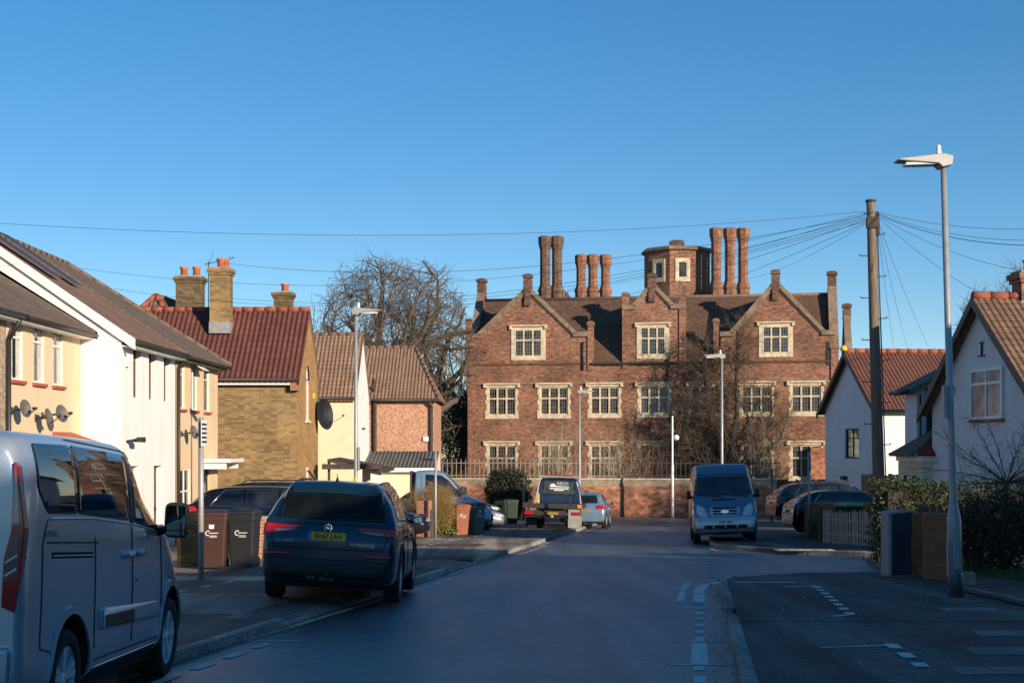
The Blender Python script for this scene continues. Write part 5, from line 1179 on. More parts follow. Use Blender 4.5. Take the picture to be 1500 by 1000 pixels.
# pebbledashed house
bx, by = -12.5, 80.0; g0 = gz(82)
t = thing('pebbledash_house', 'pink pebbledashed house with brown pantiled roof beyond the cream one', 'house', (bx, by, g0))
W_, D_, e, r = 8.15, 8.0, 4.45 - g0, 7.45 - g0
mb = MB(); facade(mb, FR((0, 0, 0), (1, 0, 0)), 0, W_, -.4, e); facade(mb, FR((W_, 0, 0), (0, 1, 0)), 0, D_, -.4, e); mb.face(((0, D_, -.4), (0, D_, e), (W_, D_, e), (W_, D_, -.4))); mb.build('wall', 'pebbledash', t)
eo = e - .2
roof(t, [[(-.1, -.35, eo), (W_ + .3, -.35, eo), (W_ - 1.3, D_ / 2, r), (-.1, D_ / 2, r)], [(W_ + .3, -.35, eo), (W_ + .3, D_ + .35, eo), (W_ - 1.3, D_ / 2, r)], [(-.1, D_ + .35, eo), (W_ + .3, D_ + .35, eo), (W_ - 1.3, D_ / 2, r), (-.1, D_ / 2, r)]], 'tile_brown', ridge=((-.1, D_ / 2, r), (W_ - 1.3, D_ / 2, r)), hips=[((W_ + .3, -.35, eo), (W_ - 1.3, D_ / 2, r))])
gutter(t, (0, -.38, eo - .03), (W_ + .3, -.38, eo - .03), .08)
downpipe(t, [(W_ - .25, -.3, eo - .1), (W_ - .15, -.1, e - .6), (W_ - .15, -.1, 0)], .10, 'timber_dark'); downpipe(t, [(4.85, -.1, e - .1), (4.85, -.1, 0)], .11, 'timber_dark')
bb = MB(); bb.box(7.55, 7.85, -.12, 0, 1.95 - g0, 2.2 - g0); bb.build('alarm_box', 'white_upvc', t)
sv_ = MB(); sv_.tube((4.75, .3, e - .1), (4.75, .3, e + 1.0), .06); sv_.box(4.6, 4.95, .1, .5, e - .15, e + .12); sv_.build('soil_vent', 'fascia_dark', t)
# garage with corrugated roof
bx, by = -8.0, 73.0; g0 = gz(75)
t = thing('garage', 'low cream garage with grey corrugated roof in front of the pebbledashed house', 'garage', (bx, by, g0))
mb = MB(); facade(mb, FR((0, 0, 0), (1, 0, 0)), 0, 4.15, -.3, .62 - g0); facade(mb, FR((4.15, 0, 0), (0, 1, 0)), 0, 3.6, -.3, .62 - g0); mb.face(((4.15, 0, .62 - g0), (4.15, 3.6, .62 - g0), (4.15, 3.6, 1.35 - g0))); mb.build('wall', 'pale_cream', t)
roof(t, [[(-.2, -.35, .55 - g0), (4.1, -.35, .55 - g0), (4.1, 3.7, 1.40 - g0), (-.2, 3.7, 1.40 - g0)]], 'tile_corrugated', th=.06); 
fa = MB(); fa.box(-.2, 4.1, -.40, -.36, .36 - g0, .56 - g0); fa.build('fascia', 'white_upvc', t)
mb = MB(); mb.box(-.1, .9, -.05, 0, -.2, 2.0); mb.build('door', 'white_upvc', t)
# carport
bx, by = -7.6, 60.5; g0 = gz(61)
t = thing('carport', 'dark flat-roofed carport on white posts in front of the cream end-on house', 'carport', (bx, by, g0))
mb = MB(); mb.hexa([(0, -1.5, 1.0 - g0), (2.4, -1.5, .55 - g0), (2.4, 3, .60 - g0), (0, 3, 1.05 - g0), (0, -1.5, 1.12 - g0), (2.4, -1.5, .67 - g0), (2.4, 3, .72 - g0), (0, 3, 1.17 - g0)]); mb.box(-.2, 2.2, -1.7, -1.5, .70 - g0, .92 - g0); mb.build('roof', 'timber_dark', t)
mb = MB(); mb.box(1.75, 2.15, -1.2, -.8, 0, .66 - g0); mb.build('post', 'white_wall', t); mb = MB(); mb.box(1.15, 1.5, 1.2, 1.5, 0, .66 - g0); mb.build('post', 'white_wall', t); mb = MB(); mb.box(0, .1, -1.4, -1.3, 0, 1.0 - g0); mb.build('post', 'timber_dark', t)

# ---- right side: two white houses, gable to the street ----
def right_house(label, near, mid_dir, half, depth, zev, zri, wallm, roofm, wins, Ym):
    """near: near gable corner; local x = along the wall that faces us, local y = along the gable away from us"""
    g0 = gz(Ym); ang = math.atan2(.105, .994)
    t = thing('white_house', label, 'house', (near[0], near[1], g0), ang)
    e, r = zev - g0, zri - g0; D = half * 2
    Fn = FR((0, 0, 0), (1, 0, 0)); Fg = FR((0, D, 0), (0, -1, 0))
    mb = MB(); facade(mb, Fn, 0, depth, -.6, e, [w[1:5] for w in wins if w[0] == 'n'], .10); facade(mb, Fg, 0, D, -.6, e, [w[1:5] for w in wins if w[0] == 'g' and w[2] + w[4] < e], .10)
    mb.face([(0, 0, e), (0, D / 2, r), (0, D, e)]); mb.face([(depth, 0, -.6), (depth, D, -.6), (depth, D, e), (depth, D / 2, r), (depth, 0, e)]); mb.face([(0, D, -.6), (0, D, e), (depth, D, e), (depth, D, -.6)]); mb.build('wall', wallm, t)
    for w in wins:
        window(t, Fn if w[0] == 'n' else Fg, *w[1:5], depth=.08 if w[2] + w[4] < e else -.035, **w[5])
    s = (r - e) / half; ov = .35
    roof(t, [[(-.28, -ov, e - ov * s + .06), (depth + .2, -ov, e - ov * s + .06), (depth + .2, half, r + .08), (-.28, half, r + .08)], [(-.28, D + ov, e - ov * s + .06), (depth + .2, D + ov, e - ov * s + .06), (depth + .2, half, r + .08), (-.28, half, r + .08)]], roofm, ridge=((-.28, half, r + .1), (depth, half, r + .1)), ridgemat='ridge_clay')
    vb = MB()
    for y0, y1 in ((-ov, half), (D + ov, half)): vb.hexa([(-.31, y0, e - ov * s - .2), (-.27, y0, e - ov * s - .2), (-.27, y1, r - .16), (-.31, y1, r - .16), (-.31, y0, e - ov * s + .05), (-.27, y0, e - ov * s + .05), (-.27, y1, r + .07), (-.31, y1, r + .07)])
    vb.build('bargeboard', 'fascia_dark', t)
    gutter(t, (0, -ov - .04, e - ov * s - .02), (depth, -ov - .04, e - ov * s - .02), .06)
    return t, Fn, Fg, e, r
D1 = dict(mat='brown_frame', t=(.7,), v=(.5,), glass='glass_curtain')
t, Fn, Fg, e, r = right_house('farther white house with terracotta roof, gable end to the street beside the telegraph pole', (14.55, 57.0), None, 3.25, 7, 3.3, 5.55, 'white_paint_wall', 'tile_terracotta', [('g', 6.5 - 3.9, 3.15 - .25, 1.7, 1.25, dict(mat='timber_dark', t=(.68,), v=(.5,), glass='glass')), ('g', 6.5 - 3.7, .2, 1.7, 1.0, dict(mat='timber_dark', v=(.5,))), ('n', 2.05, 2.3, .6, 2.4, dict(mat='brown_frame', t=(.6,)))], 57)
yy = MB(); yy.lathe((-.28, 3.25, r + .15), [(.14, -.05), (.17, .05), (.06, .18)], 8); yy.build('finial', 'yellow_paint', t)
lt = MB(); lt.box(-.22, 0, 3.6, 3.9, 2.0, 2.16); lt.build('security_light', 'dark_metal', t)
dish(t, (.95 + .35, -.02, 2.1), (.3, -1, .25), .26, (.0, -.2, 0))
t, Fn, Fg, e, r = right_house('nearer white house with orange tiled roof and a wide blind-drawn window over the hedge', (12.15, 32.8), None, 3.2, 9, 2.75, 5.30, 'white_paint_wall', 'tile_old_red', [('g', 3.2 - .62, 3.42, 1.82, 1.27, dict(mat='white_upvc', t=(.70,), v=(.5,), glass='glass_curtain', sill='fascia_dark', fw=.075))], 36)
cr = MB(); cr.tube((-.03, 3.2, 5.0 - .0), (-.03, 3.2, 5.35), .025); cr.box(-.05, -.02, 3.0, 3.4, 5.0, 5.03); cr.box(-.05, -.02, 3.08, 3.32, 5.33, 5.36); cr.build('wall_tie', 'dark_metal', t)
vb = MB(); vb.box(-.10, 0, 4.9, 5.15, 4.10, 4.32); vb.build('vent', 'stone_dark', t)
chimney(t, 1.25, 3.3, r - .3, r + .75, .62, .55, 'chimney_brick', pots=((0, 0),), potr=.13, poth=.3, flash=.25)
# two-storey bay and porch of the neighbour beyond it
g0 = gz(41)
t = thing('bay_house', 'shaded neighbour house with dark bay windows and small red-tiled porch', 'house', (11.55, 40.9, g0), R(6))
mb = MB(); mb.box(0, 3.5, 0, .9, -.4, 3.35 - g0); mb.build('wall', 'white_paint_wall', t)
roof(t, [[(-.35, -.25, 3.22 - g0), (1.4, -.25, 4.1 - g0), (1.4, 1.0, 4.1 - g0), (-.35, 1.0, 3.22 - g0)]], 'tile_grey', th=.14); gutter(t, (-.4, -.35, 3.18 - g0), (-.4, 1.0, 3.18 - g0), .06)
Fn = FR((0, 0, 0), (1, 0, 0)); Fg = FR((0, 3.2, 0), (0, -1, 0))
window(t, Fn, .28, 2.0 - g0, .28, 1.3, -.03, 'timber_dark', t=(.6,)); 
downpipe(t, [(.08, -.06, 3.1 - g0), (.08, -.06, .5)], .03)
mb = MB(); mb.box(-.55, .9, -1.75, 0, -.4, 1.22 - g0); po = mb.build('porch', 'pale_cream', t)
pb = MB(); pb.box(-.62, .9, -1.85, 0, 1.22 - g0, 1.38 - g0); pb.build('porch_beam', 'white_paint', po)
roof(t, [[(-.85, -1.7, 1.42 - g0), (-.85, .0, 1.42 - g0), (.9, .0, 2.35 - g0), (.9, -.9, 2.35 - g0)]], 'tile_grey', name='porch_roof', th=.08)
roof(t, [[(-.75, -1.98, 1.42 - g0), (.95, -1.98, 1.42 - g0), (.9, -1.0, 2.1 - g0), (.05, -1.0, 2.0 - g0)]], 'tile_scarlet', name='porch_hip', th=.06)
br = MB()
for y in (-1.35, -.75):
    c = Vector((-.60, y, .62 - g0)); pts = [c + Vector((-.02, math.cos(a) * .16, math.sin(a) * .2)) for a in [R(x) for x in range(-60, 230, 24)]]; br.path(pts, .018, 5); br.tube(c + Vector((-.02, 0, .2)), c + Vector((-.02, 0, -.9)), .018, None, 5)
br.build('iron_bracket', 'dark_metal', t)
# row of houses on the right behind the camera's shoulder: they shade the street
for i, (x, y, L, gap, h) in enumerate(((10.4, 10.0, 9.0, 0, 7.3), (9.0, -1.8, 10.8, 0, 7.4), (7.4, -14.6, 10.8, 0, 7.4), (5.8, -27.6, 11, 0, 7.4))):
    g0 = gz(y + L / 2)
    t = thing('semi_detached_house', ('brick semi-detached house on the right, %s behind the photo edge' % ('nearest the side street', 'second', 'third', 'fourth')[i]), 'house', (x, y, g0), R(-97.3), group='houses across the street')
    mb = MB(); mb.box(-L, 0, 0, 7.5, -.4, 4.9); mb.build('wall', 'wall_brick', t)
    hh = h if i else 7.3
    roof(t, [[(-L - .3, -.4, 4.7), (.3, -.4, 4.7), (-2.2, 3.75, hh), (-L + 2.2, 3.75, hh)], [(-L - .3, 7.9, 4.7), (.3, 7.9, 4.7), (-2.2, 3.75, hh), (-L + 2.2, 3.75, hh)], [(.3, -.4, 4.7), (.3, 7.9, 4.7), (-2.2, 3.75, hh)], [(-L - .3, -.4, 4.7), (-L - .3, 7.9, 4.7), (-L + 2.2, 3.75, hh)]], 'tile_old_red')
    Fq = FR((-L, 0, 0), (1, 0, 0))
    for u in (1.2, L - 3.2):
        for z in (.9, 3.3): window(t, Fq, u, z, 2.0, 1.2, -.03, v=(.33, .66))
# ---------------- the brick manor house across the end of the street ----------------
AX = P(685, 700, 102.0); BX = P(1222, 700, 97.5)
ANG = math.atan2(BX.y - AX.y, BX.x - AX.x); g0 = gz(100)
mt = thing('manor_house', 'long red brick manor house with three gables, tall chimney stacks and a stair turret', 'house', (AX.x, AX.y, g0), ANG)
MW = Matrix.Translation((AX.x, AX.y, g0)) @ Matrix.Rotation(ANG, 4, 'Z'); MI = MW.inverted()
U_ = Vector((math.cos(ANG), math.sin(ANG), 0)); N_ = Vector((math.sin(ANG), -math.cos(ANG), 0))
def mf(px, py, depth=0.0):
    """photo pixel -> (u, z) on the facade plane set back by depth"""
    d = Vector(((px - HX) / FPX, 1, -(py - HY) / FPX)); o = Vector((0, 0, CAMZ)); q = Vector((AX.x, AX.y, 0)) - N_ * depth
    t = (q - o).dot(N_) / d.dot(N_); w = MI @ (o + d * t); return w.x, w.z
LEN = mf(1222, 700)[0]; ZG = mf(930, 533)[1]
F = FR((0, 0, 0), (1, 0, 0)); DEP = 9.0
cx1 = [735, 811.5, 885.5, 958, 1033, 1108, 1181]
ops = []; wins = []
for c in cx1:
    k = (c - 735) / 446
    u, zt = mf(c, 567.5 - 3.5 * k); _, zb = mf(c, 608 - 4 * k); ops.append((u - .98, zb, 1.96, zt - zb)); wins.append(('f', ops[-1]))
    u, zt = mf(c, 652 - .5 * k); _, zb = mf(c, 699); ops.append((u - .98, zb, 1.96, zt - zb)); wins.append(('g', ops[-1]))
mb = MB(); facade(mb, F, 0, LEN, -.8, ZG, ops, .22)
mb.face(((LEN, 0, -.8), (LEN, DEP, -.8), (LEN, DEP, ZG), (LEN, 0, ZG))); mb.face(((0, 0, -.8), (0, 0, ZG), (0, DEP, ZG), (0, DEP, -.8)))
# gables
def gable(pxl, pxr, pyk, apx, apy, fin, pxal, pxar):
    uL, zk = mf(pxl, pyk); uR, _ = mf(pxr, pyk); ua, za = mf(apx, apy); fl, _ = mf(pxal, pyk); fr, _ = mf(pxar, pyk)
    zf = zk
    mb.fpoly(F, [(uL, ZG), (uR, ZG), (uR, zk), (fr, zk), (ua, za), (fl, zk), (uL, zk)], -.45, 0.0)
    # roof of the gable running back
    r = MB(); th = .1
    ym = 5.2
    for a, b in ((fl, ua), (fr, ua)):
        p = [Vector((a, .4, zf - .05)), Vector((b, .4, za - .25)), Vector((b, ym, za - .25)), Vector((a, ym, zf - .05))]; n = (p[1] - p[0]).cross(p[2] - p[0]).normalized(); n = -n if n.z < 0 else n
        r.prism(p, -n * th)
    for a in (uL, uR):
        pass
    r.box(uL, uR, .45, 4.0, ZG - .4, zk - .1)
    r.build('gable_roof', 'tile_manor', mt)
    cp = MB()
    for a, s_ in ((fl, 1), (fr, -1)):
        d = Vector((ua - a, 0, za - zf)).normalized(); n = Vector((-d.z, 0, d.x)) * (1 if s_ > 0 else -1); n = n if n.z > 0 else -n
        p0 = Vector((a, -.16, zf)); p1 = Vector((ua, -.16, za)); 
        cp.prism([p0 - n * .05, p1 - n * .05 + Vector((0, 0, .0)), p1 + n * .22, p0 + n * .22], (0, .72, 0))
        cp.prism([p0 - n * .16 - Vector((0, -.08, 0)), p1 - n * .16 - Vector((0, -.08, 0)), p1 - n * .05 - Vector((0, -.08, 0)), p0 - n * .05 - Vector((0, -.08, 0))], (0, .3, 0))
    for a, b in ((uL - .06, fl + .12), (fr - .12, uR + .06)): cp.box(a, b, -.16, .5, zk - .16, zk + .16)
    cp.build('coping', 'coping', mt)
    _, zt = mf(apx, fin); w = .29
    f = MB(); f.box(ua - w * .75, ua + w * .75, -.20, .34, za - 1.15, za + .1); f.box(ua - w, ua + w, -.24, .38, za - .2, zt - .42); f.box(ua - w * .8, ua + w * .8, -.18, .32, zt - .42, zt - .3); f.box(ua - w * 1.15, ua + w * 1.15, -.28, .42, zt - .3, zt - .08); f.box(ua - w, ua + w, -.22, .36, zt - .08, zt, tx=.1, ty=.1)
    f.build('finial', 'manor_brick_dark', mt)
    return uL, uR, zk
gable(686, 861, 492, 773, 424, 401, 702, 842); g2 = gable(913, 1003, 450, 955, 418, 400, 929, 985); g3 = gable(1056, 1222, 489, 1136, 415, 395, 1072, 1206)
mb.build('wall', 'manor_brick', mt)
# blank diapering of burnt headers in the brickwork, a few courses proud by a hair
def stone_surround(o, ops_, wide=.21, hood=True, quoin=True, mat='stone', n=3, tr=.60, up=True):
    u, z, w, h = ops_; s = MB()
    if quoin:
        k = 0; zc = z
        while zc < z + h - .01:
            q = wide if k % 2 == 0 else wide * .62; hh = min(.36, z + h - zc)
            for a, b in ((u - q, u), (u + w, u + w + q)): s.fbox(F, a, b, zc, zc + hh - .012, -.16, .035)
            zc += .36; k += 1
    else:
        for a, b in ((u - wide, u), (u + w, u + w + wide)): s.fbox(F, a, b, z, z + h, -.10, .05)
    s.fbox(F, u - wide * 1.05, u + w + wide * 1.05, z - .26, z, -.16, .06); s.fbox(F, u - wide, u + w + wide, z + h, z + h + .19, -.16, .055)
    if hood:
        s.fbox(F, u - wide - .12, u + w + wide + .12, z + h + .19, z + h + .30, -.05, .20)
        for a in (u - wide - .12, u + w + wide - .06): s.fbox(F, a, a + .18, z + h + .0, z + h + .24, 0, .17)
    f = s.build('window', mat, mt, bevel=.012)
    m = MB(); d0, d1 = (-.17, -.05) if not up else (-.17, -.04)
    if up == 'proud': d0, d1 = .0, .065
    for i in range(n + 1):
        c = u + w * i / n; hw = .055 if 0 < i < n else .05; a = max(u, c - hw) if i == 0 else c - hw; b = min(u + w, c + hw) if i == n else c + hw
        if i == 0: b = u + .09
        if i == n: a = u + w - .09
        m.fbox(F, a, b, z, z + h, d0, d1)
    m.fbox(F, u + .09, u + w - .09, z + h * tr - .055, z + h * tr + .055, d0, d1 - .012)
    m.fbox(F, u + .09, u + w - .09, z, z + .09, d0, d1 - .014); m.fbox(F, u + .09, u + w - .09, z + h - .09, z + h, d0, d1 - .014); m.build('mullion', mat, f)
    p = MB(); p.fbox(F, u + .02, u + w - .02, z + .02, z + h - .02, d0 - .03 if up != 'proud' else .005, d0 + .02 if up != 'proud' else .018); pn = p.build('pane', 'glass_manor', f)
    ld = MB()
    for i in range(n):
        a0 = u + w * i / n + .07; a1 = u + w * (i + 1) / n - .07
        for j in (1, 2): 
            c = a0 + (a1 - a0) * j / 3; ld.fbox(F, c - .007, c + .007, z + .09, z + h - .09, d0 + (.021 if up != 'proud' else .019), d0 + (.03 if up != 'proud' else .028))
        for j in range(1, 7): zz_ = z + h * j / 7; ld.fbox(F, a0, a1, zz_ - .006, zz_ + .006, d0 + (.022 if up != 'proud' else .020), d0 + (.031 if up != 'proud' else .029))
    ld.build('leading', 'lead', f)
    return f
for kd, o in wins: stone_surround(None, o)
for (a, b, c, d) in ((754, 482.5, 794, 522), (938, 479, 975, 520), (1117, 477.5, 1156, 517)):
    u0, zt = mf(a, b); u1, zb = mf(c, d); stone_surround(None, (u0, zb, u1 - u0, zt - zb), .25, True, False, up='proud')
# string course joining the hood moulds, gutters
s = MB(); zc = mf(811, 561)[1]
s.fbox(F, 0, LEN, zc - .05, zc + .05, 0, .07); s.build('string_course', 'coping', mt)
gt = MB()
for a, b in ((866, 1010), (1004, 1056)):
    ua, ub = mf(a, 533)[0], mf(b, 533)[0]; gt.box(ua, ub, -.22, .0, ZG - .03, ZG + .12)
gt.build('gutter', 'fascia_dark', mt)
# main roof
RID = mf(900, 437, 4.6)[1]; s_ = (RID - ZG) / 4.6
rf = MB()
for p in ([(-.0, -.1, ZG + .05), (LEN, -.1, ZG + .05), (LEN, 4.6, RID), (0, 4.6, RID)], [(0, DEP + .2, ZG + .05), (LEN, DEP + .2, ZG + .05), (LEN, 4.6, RID), (0, 4.6, RID)]):
    p = [Vector(q) for q in p]; n = (p[1] - p[0]).cross(p[2] - p[0]).normalized(); n = -n if n.z < 0 else n; rf.prism(p, -n * .12)
ro = rf.build('roof', 'tile_manor', mt)
rt = MB(); rt.tube((0, 4.6, RID + .02), (LEN, 4.6, RID + .02), .12, None, 8); rt.build('ridge_tile', 'ridge_brown', ro)
# end parapets and their pinnacles
def parapet(x0, x1, y0=0.0, y1=None, zb=None, rid=None, pin=.6, ym=4.6, name='parapet'):
    y1 = DEP if y1 is None else y1; rid = RID if rid is None else rid; zb = ZG if zb is None else zb
    m = MB(); pts = [(x0, y0 - .1, zb - 1.2), (x0, y0 - .1, zb + .9), (x0, y0 + .5, zb + .9), (x0, ym - .35, rid + .35), (x0, ym + .35, rid + .35), (x0, y1 - .4, zb + .9), (x0, y1, zb + .9), (x0, y1, zb - 1.2)]
    m.prism(pts, (x1 - x0, 0, 0)); o = m.build(name, 'manor_brick', mt)
    f = MB(); c = (x0 + x1) / 2; f.box(c - .30, c + .30, ym - .35, ym + .35, rid + .2, rid + pin + .6); f.box(c - .26, c + .26, ym - .3, ym + .3, rid + pin + .6, rid + pin + .75); f.box(c - .36, c + .36, ym - .41, ym + .41, rid + pin + .75, rid + pin + .98); f.box(c - .30, c + .30, ym - .35, ym + .35, rid + pin + .98, rid + pin + 1.06, tx=.12, ty=.12)
    f.build('pinnacle', 'manor_brick_dark', o)
    k = MB(); k.box(x0 - .05, x1 + .05, y0 - .18, y0 + .55, zb + .9, zb + 1.02)
    for a, b in (((y0 + .5, zb + .95), (ym - .35, rid + .4)), ((y1 - .4, zb + .95), (ym + .35, rid + .4))):
        k.prism([(x0 - .05, a[0], a[1]), (x0 - .05, b[0], b[1]), (x0 - .05, b[0], b[1] + .14), (x0 - .05, a[0], a[1] + .14)], (x1 - x0 + .1, 0, 0))
    k.build('coping', 'coping', o)
parapet(-.12, .34); parapet(LEN - .22, LEN + .30)
parapet(LEN + 1.2, LEN + 1.6, 6.0, 16, ZG - 1.5, RID - 1.5, .4, 11)
wb = MB(); wb.box(LEN, LEN + 1.5, 6, 16, -.5, ZG - 1.6); wb.build('side_wing', 'manor_brick', mt)
# slim piers rising beside each gable
for a, b, yt, yb in ((861, 869, 470, 536), (911.5, 921, 428, 533), (995, 1004, 428, 533), (1045, 1053, 466, 533)):
    ua, zt = mf(a, yt); ub, zb = mf(b, yb); m = MB(); m.box(ua, ub, -.10, .42, zb - .3, zt - .28); m.box(ua - .05, ub + .05, -.15, .47, zt - .28, zt - .08); m.box(ua, ub, -.1, .42, zt - .08, zt, tx=.05, ty=.1)
    m.build('pier', 'manor_brick', mt)
u, z = mf(683.5, 470); m = MB(); m.box(-.12, .26, -.2, .3, ZG - 1.5, z); m.box(-.16, .30, -.24, .34, z, z + .16); m.build('pier', 'manor_brick', mt)
dp_ = MB(); ud, _ = mf(854, 533); dp_.tube((ud, -.08, ZG + 1.6), (ud, -.08, ZG - .4), .07); ud, _ = mf(1213, 533); dp_.box(ud - .12, ud + .12, -.05, .0, ZG - .2, mf(1213, 500)[1]); dp_.build('downpipe', 'fascia_dark', mt)
# chimney stacks: octagonal shafts
def loc(px, py, Y): return MI @ P(px, py, Y)
def stack(pxs, pyt, Y, w, mat, base_y=437):
    for i, c in enumerate(pxs):
        p = loc(c, pyt, Y); zt = p.z; zb = loc(c, base_y + 12, Y).z; r = w / 2
        m = MB(); m.lathe((p.x, p.y, 0), [(r * 1.12, zb), (r * 1.12, zb + 1.0), (r * 1.28, zb + 1.15), (r * .92, zb + 1.55), (r * .86, zb + 1.7), (r * .86, zt - .95), (r * .98, zt - .88), (r * .95, zt - .8), (r * 1.12, zt - .62), (r * 1.18, zt - .1), (r * 1.1, zt)], 8, sm=False, rot=R(22.5) + ANG * 0)
        m.lathe((p.x, p.y, 0), [(r * .8, zt), (r * .7, zt + .06)], 8, sm=False, rot=R(22.5)); m.build('chimney', mat, mt)
stack((798.5, 816), 347, 106.2, .90, 'manor_brick_dark'); stack((851, 868.5, 887), 374, 108, .82, 'chimney_brick'); stack((1049, 1069, 1088.5), 335, 105.2, .90, 'chimney_brick', 432)
q = loc(830, 433, 106); m = MB(); m.box(q.x - .25, q.x + .25, q.y - .2, q.y + .2, q.z - .6, q.z); m.lathe((q.x + .0, q.y, q.z), [(.14, 0), (.16, .25)], 10); m.build('chimney', 'manor_brick_dark', mt)
# stair turret
c = loc(991.5, 366, 108.5); r = 2.52; zb = RID - 3.2; m = MB()
m.lathe((c.x, c.y, 0), [(r, zb), (r, c.z - .35)], 8, sm=False, rot=R(22.5) - ANG + R(4)); tu = m.build('stair_turret', 'manor_brick', mt)
m = MB(); m.lathe((c.x, c.y, 0), [(r + .02, c.z - .35), (r + .22, c.z - .28), (r + .24, c.z - .1), (r + .05, c.z), (r - .3, c.z + .02)], 8, sm=False, rot=R(22.5) - ANG + R(4)); m.build('cornice', 'coping', tu)
m = MB(); m.box(c.x - .58, c.x + .58, c.y - .5, c.y + .5, c.z, c.z + .62, tx=.04, ty=.04); m.box(c.x - .5, c.x + .5, c.y - .45, c.y + .45, c.z + .62, c.z + .72, tx=.2, ty=.2); m.build('cap', 'manor_brick_dark', tu)
for k in range(8):
    a = R(4) - ANG + R(45) * k; n = Vector((math.cos(a), math.sin(a), 0)); 
    if n.y > -.55: continue
    rr = r * math.cos(R(22.5)); o = Vector((c.x, c.y, 0)) + n * rr; al = Z3.cross(n)
    FT = (o - al * 0, al, n); zt = c.z - 1.15
    w_ = MB()
    for a0, a1, z0, z1 in ((-.55, .55, zt - 1.5, zt - 1.25), (-.55, .55, zt, zt + .22), (-.55, -.36, zt - 1.25, zt), (.36, .55, zt - 1.25, zt)): w_.fbox(FT, a0, a1, z0, z1, -.05, .07)
    wo = w_.build('window', 'stone', tu); w_ = MB(); w_.fbox(FT, -.36, -.28, zt - 1.25, zt, -.02, .05); w_.fbox(FT, .28, .36, zt - 1.25, zt, -.02, .05); w_.fbox(FT, -.28, .28, zt - .08, zt, -.02, .05); w_.fbox(FT, -.28, .28, zt - 1.25, zt - 1.17, -.02, .05); w_.build('mullion', 'stone', wo)
    w_ = MB(); w_.fbox(FT, -.3, .3, zt - 1.2, zt - .02, -.02, .015); w_.build('pane', 'glass_manor', wo)
ua, za = mf(1187, 655); ub, zb = mf(1211, 700); m = MB(); m.box(ua, ub, -.6, 0, -.5, za); m.build('brick_buttress', 'wall_brick', mt)
# boundary wall in two heights with its coping and railings
def wy(x): return 93.5 - (x + 8) * 3.0 / 28
wp = [(x, wy(x)) for x in (-14, 17.2)]
x0, x1 = -14, 17.2
bw = thing('boundary_wall', 'long red brick boundary wall across the end of the street below the manor', 'wall', (x0, wy(x0), gz(93)), math.atan2(-3, 28)); LB = (x1 - x0) / math.cos(math.atan2(3, 28))
m = MB(); m.box(0, LB, 0, .4, -.4, 2.0); m.build('brickwork', 'wall_brick', bw)
m = MB(); m.box(0, LB, .05, .45, 2.0, 2.42); m.build('upper_course', 'stone_dark', bw); m = MB(); m.box(0, LB, .0, .5, 2.42, 2.50); m.build('coping', 'stone', bw, bevel=.02)
for nm, a, b, mat, lab in (('railing', .2, 21.2, 'rail_pale', 'pale upright railings on top of the boundary wall, left of the tree'), ('railing', 21.6, LB - .2, 'rail_dark', 'dark upright railings on top of the boundary wall, right of the blue van')):
    rt_ = thing(nm, lab, 'railing', bw.location + Vector((0, 0, 2.5)), bw.rotation_euler[2])
    m = MB(); m.box(a, b, .20, .25, .14, .19); m.box(a, b, .20, .25, .95, 1.0); m.build('rail', mat, rt_)
    m = MB(); k = a
    while k < b:
        m.box(k, k + .045, .20, .25, 0, 1.12); m.hexa([(k, .2, 1.12), (k + .055, .2, 1.12), (k + .055, .25, 1.12), (k, .25, 1.12), (k + .02, .22, 1.26), (k + .03, .22, 1.26), (k + .03, .23, 1.26), (k + .02, .23, 1.26)]); k += .30
    m.build('bars', mat, rt_)
